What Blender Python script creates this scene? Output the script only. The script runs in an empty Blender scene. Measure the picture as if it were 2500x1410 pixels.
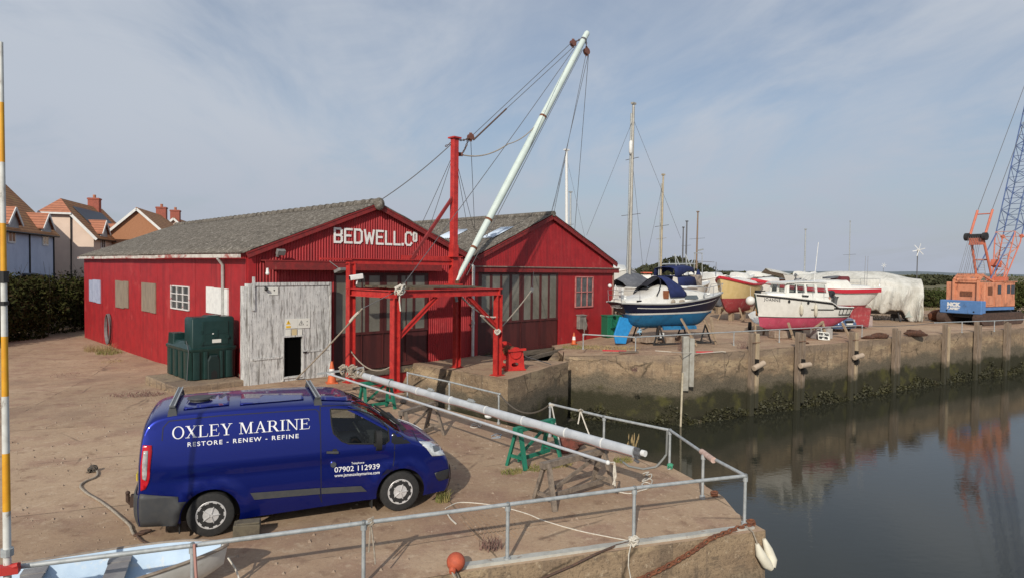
import bpy, bmesh, math, random
import numpy as np
from mathutils import Vector as V, Matrix
from mathutils.geometry import delaunay_2d_cdt
from mathutils import noise as MN
R = math.radians
rnd = random.Random(11)
SC = bpy.context.scene
COL = SC.collection

# ------------------------------------------------------------------ camera, sky, sun, exposure
F, CH, PITCH, ROLL = 1580.0, 4.15, R(1.76), R(0.70)
_f = V((0, math.cos(PITCH), -math.sin(PITCH)))
_r0 = V((1, 0, 0)); _u0 = _r0.cross(_f)
_r = _r0*math.cos(ROLL) + _u0*math.sin(ROLL)
_u = -_r0*math.sin(ROLL) + _u0*math.cos(ROLL)
cam = bpy.data.cameras.new('camera'); camo = bpy.data.objects.new('camera', cam); COL.objects.link(camo)
cam.sensor_fit = 'HORIZONTAL'; cam.sensor_width = 36; cam.lens = 36*F/2500
cam.clip_start = .1; cam.clip_end = 9000
camo.matrix_world = Matrix(((_r.x, _u.x, -_f.x, 0), (_r.y, _u.y, -_f.y, 0), (_r.z, _u.z, -_f.z, CH), (0, 0, 0, 1)))
SC.camera = camo
SUN_EL, SUN_AZ = R(29), R(193.6)          # azimuth clockwise from +Y

w = bpy.data.worlds.new('World'); SC.world = w; w.use_nodes = True
nt = w.node_tree; nt.nodes.clear()
def N(t, typ, **k):
    n = t.nodes.new(typ)
    for a, b in k.items(): setattr(n, a, b)
    return n
def setin(n, **k):
    for a, b in k.items(): n.inputs[a.replace('_', ' ')].default_value = b
sky = N(nt, 'ShaderNodeTexSky', sky_type='NISHITA'); sky.sun_disc = False
sky.sun_elevation = SUN_EL; sky.sun_rotation = SUN_AZ; sky.dust_density = 1.6; sky.ozone_density = 2.0; sky.altitude = 0
geo = N(nt, 'ShaderNodeNewGeometry'); sep = N(nt, 'ShaderNodeSeparateXYZ')
tc = N(nt, 'ShaderNodeTexCoord'); nt.links.new(tc.outputs['Generated'], sep.inputs[0])
def mth(op, a, b=None, c=None, t=nt):
    n = N(t, 'ShaderNodeMath', operation=op)
    for i, x in enumerate((a, b, c)):
        if x is None: continue
        if isinstance(x, (int, float)): n.inputs[i].default_value = x
        else: t.links.new(x, n.inputs[i])
    return n.outputs[0]
zc = mth('MAXIMUM', sep.outputs[2], 0.0); den = mth('ADD', zc, 0.14)
cx = mth('DIVIDE', sep.outputs[0], den); cy = mth('DIVIDE', sep.outputs[1], den)
cmb = N(nt, 'ShaderNodeCombineXYZ'); nt.links.new(cx, cmb.inputs[0]); nt.links.new(cy, cmb.inputs[1])
def wnoise(rot, sx, sy, scale, det, dist, seed):
    mp = N(nt, 'ShaderNodeMapping'); mp.inputs['Rotation'].default_value = (0, 0, R(rot)); mp.inputs['Scale'].default_value = (sx, sy, 1)
    mp.inputs['Location'].default_value = (seed, seed*.7, seed*.3)
    nt.links.new(cmb.outputs[0], mp.inputs[0])
    n = N(nt, 'ShaderNodeTexNoise'); setin(n, Scale=scale, Detail=det, Roughness=.6, Distortion=dist)
    nt.links.new(mp.outputs[0], n.inputs['Vector']); return n.outputs['Fac']
n1 = wnoise(35, 1, .45, .42, 7, .6, 3.1)      # broad banks of high cloud
n2 = wnoise(28, 1.25, .75, .9, 9, 1.6, 7.7)     # streaks inside them
n3 = wnoise(10, 1, 1, .3, 3, .2, 1.9)
mk = mth('ADD', mth('MULTIPLY', n1, .62), mth('MULTIPLY', n2, .38))
mr = N(nt, 'ShaderNodeMapRange'); mr.interpolation_type = 'SMOOTHSTEP'
setin(mr, From_Min=.36, From_Max=.60, To_Min=.30, To_Max=1.); nt.links.new(mk, mr.inputs['Value'])
ccr = N(nt, 'ShaderNodeMix', data_type='RGBA'); nt.links.new(n3, ccr.inputs['Factor'])
ccr.inputs['A'].default_value = (4.3, 4.9, 5.9, 1); ccr.inputs['B'].default_value = (6.0, 6.4, 7.0, 1)
hz = N(nt, 'ShaderNodeMapRange'); setin(hz, From_Min=0.0, From_Max=.22, To_Min=.78, To_Max=0.0); nt.links.new(zc, hz.inputs['Value'])
mxs = N(nt, 'ShaderNodeMix', data_type='RGBA'); nt.links.new(mr.outputs[0], mxs.inputs['Factor'])
nt.links.new(sky.outputs[0], mxs.inputs['A']); nt.links.new(ccr.outputs['Result'], mxs.inputs['B'])
mxh = N(nt, 'ShaderNodeMix', data_type='RGBA'); nt.links.new(hz.outputs[0], mxh.inputs['Factor'])
nt.links.new(mxs.outputs['Result'], mxh.inputs['A']); mxh.inputs['B'].default_value = (4.1, 4.45, 5.3, 1)
bg = N(nt, 'ShaderNodeBackground'); bg.inputs['Strength'].default_value = .1
out = N(nt, 'ShaderNodeOutputWorld'); nt.links.new(mxh.outputs['Result'], bg.inputs[0]); nt.links.new(bg.outputs[0], out.inputs[0])

sl = bpy.data.lights.new('sun', 'SUN'); sl.energy = 3.7; sl.angle = R(.6); sl.color = (1, .93, .82)
so = bpy.data.objects.new('sun', sl); COL.objects.link(so)
sd = V((math.sin(SUN_AZ)*math.cos(SUN_EL), math.cos(SUN_AZ)*math.cos(SUN_EL), math.sin(SUN_EL)))
so.rotation_euler = sd.to_track_quat('Z', 'Y').to_euler(); so.location = (-5, -20, 20)
SC.view_settings.view_transform = 'Standard'; SC.view_settings.look = 'None'
SC.view_settings.exposure = -.04; SC.view_settings.gamma = 1
SC.cycles.max_bounces = 6; SC.cycles.transparent_max_bounces = 8

# ------------------------------------------------------------------ picture point -> place
C0 = V((0, 0, CH))
def ray(px, py): return _f + _r*((px-1250)/F) - _u*((py-705)/F)
def G(px, py, z=0.0):
    r = ray(px, py); return C0 + r*((z-CH)/r.z)
def D(px, py, y):
    r = ray(px, py); return C0 + r*(y/r.y)
def PL(px, py, p0, n):
    r = ray(px, py); return C0 + r*((V(p0)-C0).dot(V(n))/r.dot(V(n)))
def ZAT(px, py, y): return D(px, py, y).z
S2 = math.sqrt(2)
def UW(u, wd, z=0.0):                    # u along the shed fronts, wd out from them
    return V(((u-22.65+wd)/S2, (u+22.65-wd)/S2, z))

# ------------------------------------------------------------------ materials
MATS = {}
def lin(h):
    h = h.lstrip('#'); c = [int(h[i:i+2], 16)/255 for i in (0, 2, 4)]
    return tuple(x/12.92 if x <= .04045 else ((x+.055)/1.055)**2.4 for x in c)
def mat(name, c1, c2=None, c3=None, scale=3., rough=.65, metal=0., bump=0., bscale=25., stretch=(1, 1, 1), lo=.4, hi=.62,
        lo3=.6, hi3=.68, scale3=1.2, coat=0., spec=.5, r2=None, det=8., stretch3=None, trans=0., emit=None):
    if name in MATS: return MATS[name]
    m = bpy.data.materials.new(name); m.use_nodes = True; t = m.node_tree; b = t.nodes['Principled BSDF']
    MATS[name] = m
    b.inputs['Roughness'].default_value = rough; b.inputs['Metallic'].default_value = metal
    b.inputs['Coat Weight'].default_value = coat; b.inputs['Coat Roughness'].default_value = .06
    b.inputs['Specular IOR Level'].default_value = spec
    b.inputs['Base Color'].default_value = (*c1, 1)
    if c2 is None and not bump: return m
    tcn = N(t, 'ShaderNodeTexCoord')
    def noise(sc, st, d=det, off=0):
        mp = N(t, 'ShaderNodeMapping'); mp.inputs['Scale'].default_value = st; mp.inputs['Location'].default_value = (off, off*1.3, off*.7)
        t.links.new(tcn.outputs['Object'], mp.inputs[0])
        n = N(t, 'ShaderNodeTexNoise'); setin(n, Scale=sc, Detail=d, Roughness=.62); t.links.new(mp.outputs[0], n.inputs['Vector']); return n.outputs['Fac']
    def ramp(x, a, z):
        r = N(t, 'ShaderNodeMapRange'); r.interpolation_type = 'SMOOTHSTEP'; setin(r, From_Min=a, From_Max=z); t.links.new(x, r.inputs['Value']); return r.outputs[0]
    if c2 is not None:
        fac = ramp(noise(scale, stretch), lo, hi)
        mx = N(t, 'ShaderNodeMix', data_type='RGBA'); t.links.new(fac, mx.inputs['Factor'])
        mx.inputs['A'].default_value = (*c1, 1); mx.inputs['B'].default_value = (*c2, 1); o = mx.outputs['Result']
        if c3 is not None:
            f3 = ramp(noise(scale3, stretch3 or stretch, det, 5.3), lo3, hi3)
            m3 = N(t, 'ShaderNodeMix', data_type='RGBA'); t.links.new(f3, m3.inputs['Factor']); t.links.new(o, m3.inputs['A'])
            m3.inputs['B'].default_value = (*c3, 1); o = m3.outputs['Result']
        t.links.new(o, b.inputs['Base Color'])
        if r2 is not None:
            rr = N(t, 'ShaderNodeMapRange'); setin(rr, To_Min=rough, To_Max=r2); t.links.new(fac, rr.inputs['Value']); t.links.new(rr.outputs[0], b.inputs['Roughness'])
    if bump:
        bn = N(t, 'ShaderNodeBump'); setin(bn, Strength=min(1, bump), Distance=.02*max(1, bump))
        t.links.new(noise(bscale, stretch, 6, 2.2), bn.inputs['Height']); t.links.new(bn.outputs[0], b.inputs['Normal'])
    return m
def glassmat(name, tint=(.75, .8, .78), clear=.6, rough=.03):
    if name in MATS: return MATS[name]
    m = bpy.data.materials.new(name); m.use_nodes = True; t = m.node_tree; t.nodes.clear(); MATS[name] = m
    o = N(t, 'ShaderNodeOutputMaterial'); mx = N(t, 'ShaderNodeMixShader'); gl = N(t, 'ShaderNodeBsdfGlossy'); tr = N(t, 'ShaderNodeBsdfTransparent')
    gl.inputs['Roughness'].default_value = rough; tr.inputs[0].default_value = (*[x*clear for x in tint], 1)
    fr = N(t, 'ShaderNodeFresnel'); fr.inputs[0].default_value = 1.5
    t.links.new(fr.outputs[0], mx.inputs[0]); t.links.new(tr.outputs[0], mx.inputs[1]); t.links.new(gl.outputs[0], mx.inputs[2]); t.links.new(mx.outputs[0], o.inputs[0])
    return m

# ------------------------------------------------------------------ mesh builder
class MB:
    def __init__(s): s.v = []; s.f = []
    def add(s, vs, fs):
        o = len(s.v); s.v += [V(p) for p in vs]; s.f += [tuple(i+o for i in f) for f in fs]; return s
    def box(s, c, d, rz=0., rx=0., ry=0.):
        M = Matrix.Translation(V(c)) @ Matrix.Rotation(rz, 4, 'Z') @ Matrix.Rotation(ry, 4, 'Y') @ Matrix.Rotation(rx, 4, 'X')
        x, y, z = d[0]/2, d[1]/2, d[2]/2
        vs = [M @ V(p) for p in ((-x,-y,-z),(x,-y,-z),(x,y,-z),(-x,y,-z),(-x,-y,z),(x,-y,z),(x,y,z),(-x,y,z))]
        return s.add(vs, [(0,3,2,1),(4,5,6,7),(0,1,5,4),(1,2,6,5),(2,3,7,6),(3,0,4,7)])
    def bb(s, x0, x1, y0, y1, z0, z1): return s.box(((x0+x1)/2, (y0+y1)/2, (z0+z1)/2), (abs(x1-x0), abs(y1-y0), abs(z1-z0)))
    def bar(s, p, q, wd, h=None, up=(0, 0, 1)):
        p, q = V(p), V(q); d = (q-p).normalized(); up = V(up)
        if abs(d.dot(up)) > .97: up = V((1, 0, 0)) if abs(d.x) < .9 else V((0, 1, 0))
        a = d.cross(up).normalized()*wd/2; b = a.cross(d).normalized()*(h or wd)/2
        vs = [p-a-b, p+a-b, p+a+b, p-a+b, q-a-b, q+a-b, q+a+b, q-a+b]
        return s.add(vs, [(0,3,2,1),(4,5,6,7),(0,1,5,4),(1,2,6,5),(2,3,7,6),(3,0,4,7)])
    def ibeam(s, p, q, wd, h, up=(0, 0, 1), t=.02):
        p, q = V(p), V(q); d = (q-p).normalized(); up = V(up)
        if abs(d.dot(up)) > .97: up = V((1, 0, 0))
        a = d.cross(up).normalized(); b = a.cross(d).normalized()
        for sg in (1, -1): s.bar(p+b*sg*(h/2-t/2), q+b*sg*(h/2-t/2), wd, t, b)
        s.bar(p, q, t, h-2*t, b); return s
    def tube(s, pts, r, n=8, cap=True):
        pts = [V(p) for p in pts]; rr = r if isinstance(r, (list, tuple)) else [r]*len(pts)
        rings = []; prev = None
        for i, p in enumerate(pts):
            d = (pts[min(i+1, len(pts)-1)]-pts[max(i-1, 0)])
            d = d.normalized() if d.length > 1e-9 else V((0, 0, 1))
            if prev is None:
                a = d.cross(V((0, 0, 1)));
                if a.length < .05: a = d.cross(V((1, 0, 0)))
            else: a = prev - d*prev.dot(d)
            a.normalize(); prev = a; b = d.cross(a)
            rings.append([p+(a*math.cos(2*math.pi*k/n)+b*math.sin(2*math.pi*k/n))*rr[i] for k in range(n)])
        return s.loft(rings, cap)
    def loft(s, rings, cap=True, closed=True):
        n = len(rings[0]); o = len(s.v)
        for r in rings: s.v += [V(p) for p in r]
        m = n if closed else n-1
        for i in range(len(rings)-1):
            for k in range(m):
                a = o+i*n+k; b = o+i*n+(k+1) % n; s.f.append((a, b, b+n, a+n))
        if cap and closed:
            s.f.append(tuple(o+k for k in range(n))[::-1]); s.f.append(tuple(o+(len(rings)-1)*n+k for k in range(n)))
        return s
    def cyl(s, p, q, r0, r1=None, n=14): return s.tube([p, q], [r0, r0 if r1 is None else r1], n)
    def lathe(s, prof, n=20, c=(0, 0, 0), M=None):   # prof: (r,z)
        c = V(c); M = M or Matrix.Identity(3)
        return s.loft([[c + M @ V((r*math.cos(2*math.pi*k/n), r*math.sin(2*math.pi*k/n), z)) for k in range(n)] for r, z in prof])
    def ball(s, c, r, n=12, m=8, sc=(1, 1, 1)):
        c = V(c); return s.loft([[c+V((r*sc[0]*math.sin(math.pi*(j+.02)/(m+.04))*math.cos(2*math.pi*k/n), r*sc[1]*math.sin(math.pi*(j+.02)/(m+.04))*math.sin(2*math.pi*k/n), -r*sc[2]*math.cos(math.pi*(j+.02)/(m+.04)))) for k in range(n)] for j in range(m+1)])
    def prism(s, poly, z0, z1):
        n = len(poly); lo = [V((p[0], p[1], z0)) for p in poly]; hi = [V((p[0], p[1], z1)) for p in poly]
        return s.add(lo+hi, [tuple(range(n))[::-1], tuple(range(n, 2*n))]+[(i, (i+1) % n, n+(i+1) % n, n+i) for i in range(n)])
    def plate(s, poly, off):                        # 3-D polygon given thickness along vector off
        n = len(poly); lo = [V(p) for p in poly]; hi = [p+V(off) for p in lo]
        return s.add(lo+hi, [tuple(range(n))[::-1], tuple(range(n, 2*n))]+[(i, (i+1) % n, n+(i+1) % n, n+i) for i in range(n)])
    def grid(s, rows):
        n = len(rows[0]); o = len(s.v)
        for r in rows: s.v += [V(p) for p in r]
        for i in range(len(rows)-1):
            for k in range(n-1): a = o+i*n+k; s.f.append((a, a+1, a+n+1, a+n))
        return s
    def obj(s, name, m, parent=None, world=False, smooth=None, bevel=0, solid=0, fix=True):
        vs = s.v
        if world and parent is not None:
            inv = parent.matrix_basis.inverted(); vs = [inv @ p for p in vs]
        me = bpy.data.meshes.new(name); me.from_pydata([tuple(p) for p in vs], [], s.f)
        me.materials.append(m)
        if fix:
            bm = bmesh.new(); bm.from_mesh(me); bmesh.ops.recalc_face_normals(bm, faces=bm.faces); bm.to_mesh(me); bm.free()
        if smooth:
            me.polygons.foreach_set('use_smooth', [True]*len(me.polygons))
            if smooth < 180: me.set_sharp_from_angle(angle=R(smooth))
        me.update()
        o = bpy.data.objects.new(name, me); COL.objects.link(o)
        if parent is not None: o.parent = parent
        if bevel:
            b = o.modifiers.new('bevel', 'BEVEL'); b.width = bevel; b.segments = 2; b.limit_method = 'ANGLE'; b.angle_limit = R(40)
        if solid:
            b = o.modifiers.new('solid', 'SOLIDIFY'); b.thickness = solid; b.offset = 0
        return o
def thing(name, label, cat, loc=(0, 0, 0), rz=0., group=None):
    o = bpy.data.objects.new(name, None); COL.objects.link(o); o.empty_display_size = .2
    o.matrix_basis = Matrix.Translation(V(loc)) @ Matrix.Rotation(rz, 4, 'Z')
    return tag(o, label, cat, group)
def tag(o, label, cat, group=None, kind=None):
    o['label'] = label; o['category'] = cat
    if group: o['group'] = group
    if kind: o['kind'] = kind
    return o
def struct(o, label, kind='structure', cat=None):
    o['kind'] = kind; o['label'] = label; o['category'] = cat or o.name.replace('_', ' '); return o
def dup(root, loc, rz, label, group=None):
    r = root.copy(); COL.objects.link(r); r.matrix_basis = Matrix.Translation(V(loc)) @ Matrix.Rotation(rz, 4, 'Z'); r['label'] = label
    if group: r['group'] = group
    for ch in [o for o in SC.objects if o.parent == root]:
        c = ch.copy(); COL.objects.link(c); c.parent = r
        for g in [o for o in SC.objects if o.parent == ch]:
            d = g.copy(); COL.objects.link(d); d.parent = c
    return r
def inpoly(p, poly):
    x, y = p[0], p[1]; c = False; j = len(poly)-1
    for i in range(len(poly)):
        a, b = poly[i], poly[j]
        if (a[1] > y) != (b[1] > y) and x < (b[0]-a[0])*(y-a[1])/(b[1]-a[1])+a[0]: c = not c
        j = i
    return c
def densify(poly, step):
    o = []
    for i in range(len(poly)):
        a, b = poly[i], poly[(i+1) % len(poly)]; n = max(1, int(math.hypot(b[0]-a[0], b[1]-a[1])/step))
        o += [(a[0]+(b[0]-a[0])*k/n, a[1]+(b[1]-a[1])*k/n) for k in range(n)]
    return o
def tri(poly, step, holes=(), extra=()):
    """Triangulate a 2-D polygon with inner grid points; returns points, faces."""
    P = densify(poly, step); loops = [P]+[densify(h, step) for h in holes]
    pts = []; edges = []
    for l in loops:
        o = len(pts); pts += l; edges += [(o+i, o+(i+1) % len(l)) for i in range(len(l))]
    xs = [p[0] for p in poly]; ys = [p[1] for p in poly]
    x = min(xs)+step*.5
    while x < max(xs):
        y = min(ys)+step*.5
        while y < max(ys):
            if inpoly((x, y), poly) and not any(inpoly((x, y), h) for h in holes):
                if min((p[0]-x)**2+(p[1]-y)**2 for p in pts[:sum(map(len, loops))]) > (step*.4)**2: pts.append((x, y))
            y += step
        x += step
    r = delaunay_2d_cdt([V(p) for p in pts]+[V(e) for e in extra], edges, [], 0, 1e-6)
    vs = [tuple(p) for p in r[0]]; fs = []
    for f in r[2]:
        c = (sum(vs[i][0] for i in f)/len(f), sum(vs[i][1] for i in f)/len(f))
        if inpoly(c, poly) and not any(inpoly(c, h) for h in holes): fs.append(tuple(f))
    return vs, fs
def ftext(s, size, font='Bfont', space=1.0, bold=0.):
    c = bpy.data.curves.new('t', 'FONT'); c.body = s; c.size = size; c.align_x = 'LEFT'; c.space_character = space; c.offset = bold
    o = bpy.data.objects.new('t', c); COL.objects.link(o)
    dg = bpy.context.evaluated_depsgraph_get(); me = bpy.data.meshes.new_from_object(o.evaluated_get(dg))
    vs = [tuple(v.co) for v in me.vertices]; fs = [tuple(p.vertices) for p in me.polygons]
    bpy.data.objects.remove(o); bpy.data.curves.remove(c); bpy.data.meshes.remove(me)
    return vs, fs
def textmb(s, height, place, thick=.004, width=None, space=1., bold=0.):
    """Lettering; place(x,y,h)->point. height = capital height."""
    vs, fs = ftext(s, height/.73, space=space, bold=bold)
    x0 = min(v[0] for v in vs); x1 = max(v[0] for v in vs); k = (width/(x1-x0)) if width else 1
    b = MB(); b.add([place((v[0]-x0)*k, v[1], thick) for v in vs], fs); return b
# ------------------------------------------------------------------ ground, quays, water, far land
def smooth(a, b, x):
    t = min(1, max(0, (x-a)/(b-a))); return t*t*(3-2*t)
WZ = -2.75
def concrete_mat(name, wall, tone=1.0):
    m = bpy.data.materials.new(name); m.use_nodes = True; t = m.node_tree; b = t.nodes['Principled BSDF']; MATS[name] = m
    b.inputs['Roughness'].default_value = .9; b.inputs['Specular IOR Level'].default_value = .2
    g = N(t, 'ShaderNodeTexCoord'); P = g.outputs['Object']
    def nz(sc, st=(1, 1, 1), d=8, rough=.62, off=0):
        mp = N(t, 'ShaderNodeMapping'); mp.inputs['Scale'].default_value = st; mp.inputs['Location'].default_value = (off, off, off); t.links.new(P, mp.inputs[0])
        n = N(t, 'ShaderNodeTexNoise'); setin(n, Scale=sc, Detail=d, Roughness=rough); t.links.new(mp.outputs[0], n.inputs['Vector']); return n.outputs['Fac']
    def rp(x, a, z, lo=0., hi=1.):
        r = N(t, 'ShaderNodeMapRange'); r.interpolation_type = 'SMOOTHSTEP'; setin(r, From_Min=a, From_Max=z, To_Min=lo, To_Max=hi); t.links.new(x, r.inputs['Value']); return r.outputs[0]
    def mix(f, A, B):
        x = N(t, 'ShaderNodeMix', data_type='RGBA')
        if isinstance(f, (int, float)): x.inputs['Factor'].default_value = f
        else: t.links.new(f, x.inputs['Factor'])
        for k, q in (('A', A), ('B', B)):
            if isinstance(q, tuple): x.inputs[k].default_value = (*[min(1, v*tone) for v in q], 1)
            else: t.links.new(q, x.inputs[k])
        return x.outputs['Result']
    ma = lambda op, a, bb: mth(op, a, bb, None, t)
    if not wall:
        big = nz(.16, off=3); mid = nz(.9, off=9); fine = nz(16, d=7, rough=.8); vf = nz(130, d=3)
        c = mix(rp(big, .38, .62), (.39, .262, .168), (.44, .312, .205))
        c = mix(rp(mid, .45, .66, 0, .75), c, (.315, .19, .135))
        c = mix(rp(nz(.35, (1, 2.2, 1), off=21), .52, .68, 0, .7), c, (.51, .375, .25))
        c = mix(rp(nz(2.6, off=13), .54, .70, 0, .85), c, (.25, .155, .10)); c = mix(rp(nz(5.5, off=23, rough=.75), .53, .66, 0, .7), c, (.56, .43, .30)); c = mix(rp(nz(.22, off=51), .55, .66, 0, .6), c, (.27, .18, .125))
        c = mix(rp(fine, .34, .50, .45, 0), c, (.19, .135, .10))
        c = mix(rp(fine, .56, .7, 0, .6), c, (.53, .42, .31))
        c = mix(rp(vf, .58, .66, 0, .5), c, (.58, .49, .38))
        bk = N(t, 'ShaderNodeMapping'); bk.inputs['Rotation'].default_value = (0, 0, R(-22)); bk.inputs['Location'].default_value = (1.2, .4, 0)
        wob = N(t, 'ShaderNodeVectorMath', operation='ADD'); nn = N(t, 'ShaderNodeTexNoise'); setin(nn, Scale=1.3, Detail=6); t.links.new(P, nn.inputs['Vector'])
        sc = N(t, 'ShaderNodeVectorMath', operation='SCALE'); sc.inputs['Scale'].default_value = .16; t.links.new(nn.outputs['Color'], sc.inputs[0])
        t.links.new(P, wob.inputs[0]); t.links.new(sc.outputs[0], wob.inputs[1]); t.links.new(wob.outputs[0], bk.inputs[0])
        br = N(t, 'ShaderNodeTexBrick'); br.offset = 0; setin(br, Scale=1, Mortar_Size=.018, Mortar_Smooth=.35, Brick_Width=4.6, Row_Height=3.3); t.links.new(bk.outputs[0], br.inputs['Vector'])
        br.inputs['Color1'].default_value = (.74, .72, .71, 1); br.inputs['Color2'].default_value = (1.05, 1.05, 1.05, 1); br.inputs['Mortar'].default_value = (.9, .9, .9, 1)
        xm = N(t, 'ShaderNodeMix', data_type='RGBA', blend_type='MULTIPLY'); xm.inputs['Factor'].default_value = .55; t.links.new(c, xm.inputs['A']); t.links.new(br.outputs['Color'], xm.inputs['B']); c = xm.outputs['Result']
        jf = ma('MULTIPLY', br.outputs['Fac'], rp(nz(1.1, off=31), .4, .6))
        c = mix(ma('MULTIPLY', jf, .75), c, (.10, .075, .05))
        v = N(t, 'ShaderNodeTexVoronoi', feature='DISTANCE_TO_EDGE'); setin(v, Scale=.33); t.links.new(wob.outputs[0], v.inputs['Vector'])
        ck = ma('MULTIPLY', rp(v.outputs['Distance'], .0, .014, 1, 0), rp(nz(.5, off=41), .5, .6))
        c = mix(ma('MULTIPLY', ck, .6), c, (.12, .085, .06))
        hgt = ma('SUBTRACT', ma('ADD', ma('MULTIPLY', fine, .5), ma('MULTIPLY', mid, .6)), ma('MULTIPLY', ma('ADD', jf, ck), .5)); st, ds = .55, .018
    else:
        sp = N(t, 'ShaderNodeSeparateXYZ'); t.links.new(P, sp.inputs[0]); z = sp.outputs[2]
        wav = ma('ADD', z, ma('MULTIPLY', ma('SUBTRACT', nz(.6, (1, 1, 2)), .5), 1.5))
        wav = ma('ADD', wav, ma('MULTIPLY', ma('SUBTRACT', nz(3.2, (1, 1, 1.5), off=4), .5), .55))
        fine = nz(22, d=6, rough=.7); lay = nz(1.0, (.55, .55, 2.4), off=8)
        c = mix(rp(nz(1.3, (1, 1, 1.6)), .4, .62), (.325, .235, .15), (.245, .175, .115))
        c = mix(rp(lay, .5, .64, 0, .8), c, (.46, .345, .215))
        c = mix(rp(nz(2.2, (1, 1, 3), off=17), .55, .68, 0, .8), c, (.16, .12, .085))
        drip = nz(2.2, (2.2, 2.2, .16), off=12); c = mix(rp(drip, .54, .66, 0, .55), c, (.13, .10, .075))
        v_ = N(t, 'ShaderNodeTexVoronoi', feature='DISTANCE_TO_EDGE'); setin(v_, Scale=.42); mpv = N(t, 'ShaderNodeMapping'); mpv.inputs['Scale'].default_value = (1, 1, 1.7)
        wo_ = N(t, 'ShaderNodeVectorMath', operation='ADD'); no_ = N(t, 'ShaderNodeTexNoise'); setin(no_, Scale=1.6, Detail=7); t.links.new(P, no_.inputs['Vector']); so_ = N(t, 'ShaderNodeVectorMath', operation='SCALE'); so_.inputs['Scale'].default_value = .5
        t.links.new(no_.outputs['Color'], so_.inputs[0]); t.links.new(P, wo_.inputs[0]); t.links.new(so_.outputs[0], wo_.inputs[1]); t.links.new(wo_.outputs[0], mpv.inputs[0]); t.links.new(mpv.outputs[0], v_.inputs['Vector'])
        ckw = ma('MULTIPLY', rp(v_.outputs['Distance'], .0, .022, 1, 0), rp(nz(.7, off=41), .42, .55)); c = mix(ma('MULTIPLY', ckw, .85), c, (.06, .045, .03))
        c = mix(rp(nz(7, d=6, rough=.75, off=27), .56, .68, 0, .75), c, (.50, .40, .28))
        c = mix(rp(wav, -1.0, -.45, 1, 0), c, mix(rp(fine, .4, .6), (.10, .085, .062), (.17, .14, .10)))
        alg = mix(rp(nz(1.0, off=6), .5, .66), (.030, .030, .016), (.075, .072, .022))
        alg = mix(rp(fine, .5, .68, 0, .7), alg, (.085, .075, .05))
        c = mix(rp(wav, -1.62, -1.15, 1, 0), c, alg)
        c = mix(rp(wav, -2.75, -2.45, 1, 0), c, (.020, .020, .012))
        c = mix(rp(fine, .36, .5, .5, 0), c, (.09, .07, .05))
        c = mix(rp(z, -.5, -.05, 0, rp(nz(3, off=2), .42, .6)) if False else rp(ma('ADD', z, ma('MULTIPLY', nz(5, off=2), .5)), .18, .42, 0, .45), c, (.20, .155, .125))
        hgt = ma('ADD', ma('MULTIPLY', fine, .5), ma('MULTIPLY', lay, .8)); st, ds = .8, .06
    t.links.new(c, b.inputs['Base Color'])
    bn = N(t, 'ShaderNodeBump'); setin(bn, Strength=st, Distance=ds); t.links.new(hgt, bn.inputs['Height']); t.links.new(bn.outputs[0], b.inputs['Normal'])
    return m
M_GR = concrete_mat('quay_concrete', False); M_WALL = concrete_mat('quay_wall_concrete', True)
M_YARD = concrete_mat('yard_concrete', False, 1.0)

def quay(name, poly, zf, step, label, m, botoff=None, wallseg=None, jit=.03):
    vs, fs = tri(poly, step)
    b = MB(); b.add([(x, y, zf(x, y)) for x, y in vs], fs)
    top = b.obj(name, m, smooth=60); struct(top, label)
    wb = MB()
    for (i, j) in wallseg:
        pts = poly[i:j+1]; pts = [p for k in range(len(pts)-1) for p in [(pts[k][0]+(pts[k+1][0]-pts[k][0])*t/12, pts[k][1]+(pts[k+1][1]-pts[k][1])*t/12) for t in range(12)]]+[pts[-1]]
        rows = []
        for zi in range(15):
            row = []
            for k, p in enumerate(pts):
                a = V(pts[max(k-1, 0)]); c = V(pts[min(k+1, len(pts)-1)]); d = (c-a).normalized(); n = V((d.y, -d.x))
                zt = zf(*p); z = zt+(-4.2-zt)*(zi/14)**1.15
                q = V(p)
                bo = botoff(p) if botoff else (0, 0)
                f = (zt-z)/2.75
                rz = MN.noise(V((q.x*1.2, q.y*1.2, z*2.4)))*jit*(1 if zi else .0)+MN.noise(V((q.x*.4, q.y*.4, z*5)))*jit*.7*(1 if zi else 0)
                q = q + n*rz + V(bo)*f
                if zi == 0: z -= abs(MN.noise(V((q.x*2.3, q.y*2.3, 1))))*.02
                row.append((q.x, q.y, z))
            rows.append(row)
        wb.grid(rows)
    wo = wb.obj(name.replace('_ground', '')+'_wall', M_WALL, smooth=70); struct(wo, label+', its weathered concrete face with tide marks')
    return top
e1 = V((-.71, 8.72)); NP = [(4.13, 10.3), (4.02, 10.62), (3.92, 11.06), (3.95, 11.86), (3.71, 12.74), (3.42, 13.6)]
def xy(p): return (p.x, p.y)
NP += [xy(UW(12.1, 5.2)), xy(UW(12.62, 5.15)), xy(UW(12.62, -.6)), xy(UW(9.9, -.6)), xy(UW(9.9, -23)), (-30, 120), (-130, 120), (-70, 20), (-40, -5.5), (-14, 3.65), (-6, 6.72), (-.71, 8.72)]
def zN(x, y):
    return -.34*smooth(9.5, 17, -x)*smooth(16, 27, y) + .012*MN.noise(V((x*.5, y*.5, 0)))
quay('quay_ground', NP, zN, .55, 'pinkish tan concrete quay ground where the blue van is parked', M_GR, wallseg=[(0, 8), (14, 17)])
wq = MB()   # closing face between last and first edge point
rows = []
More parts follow.
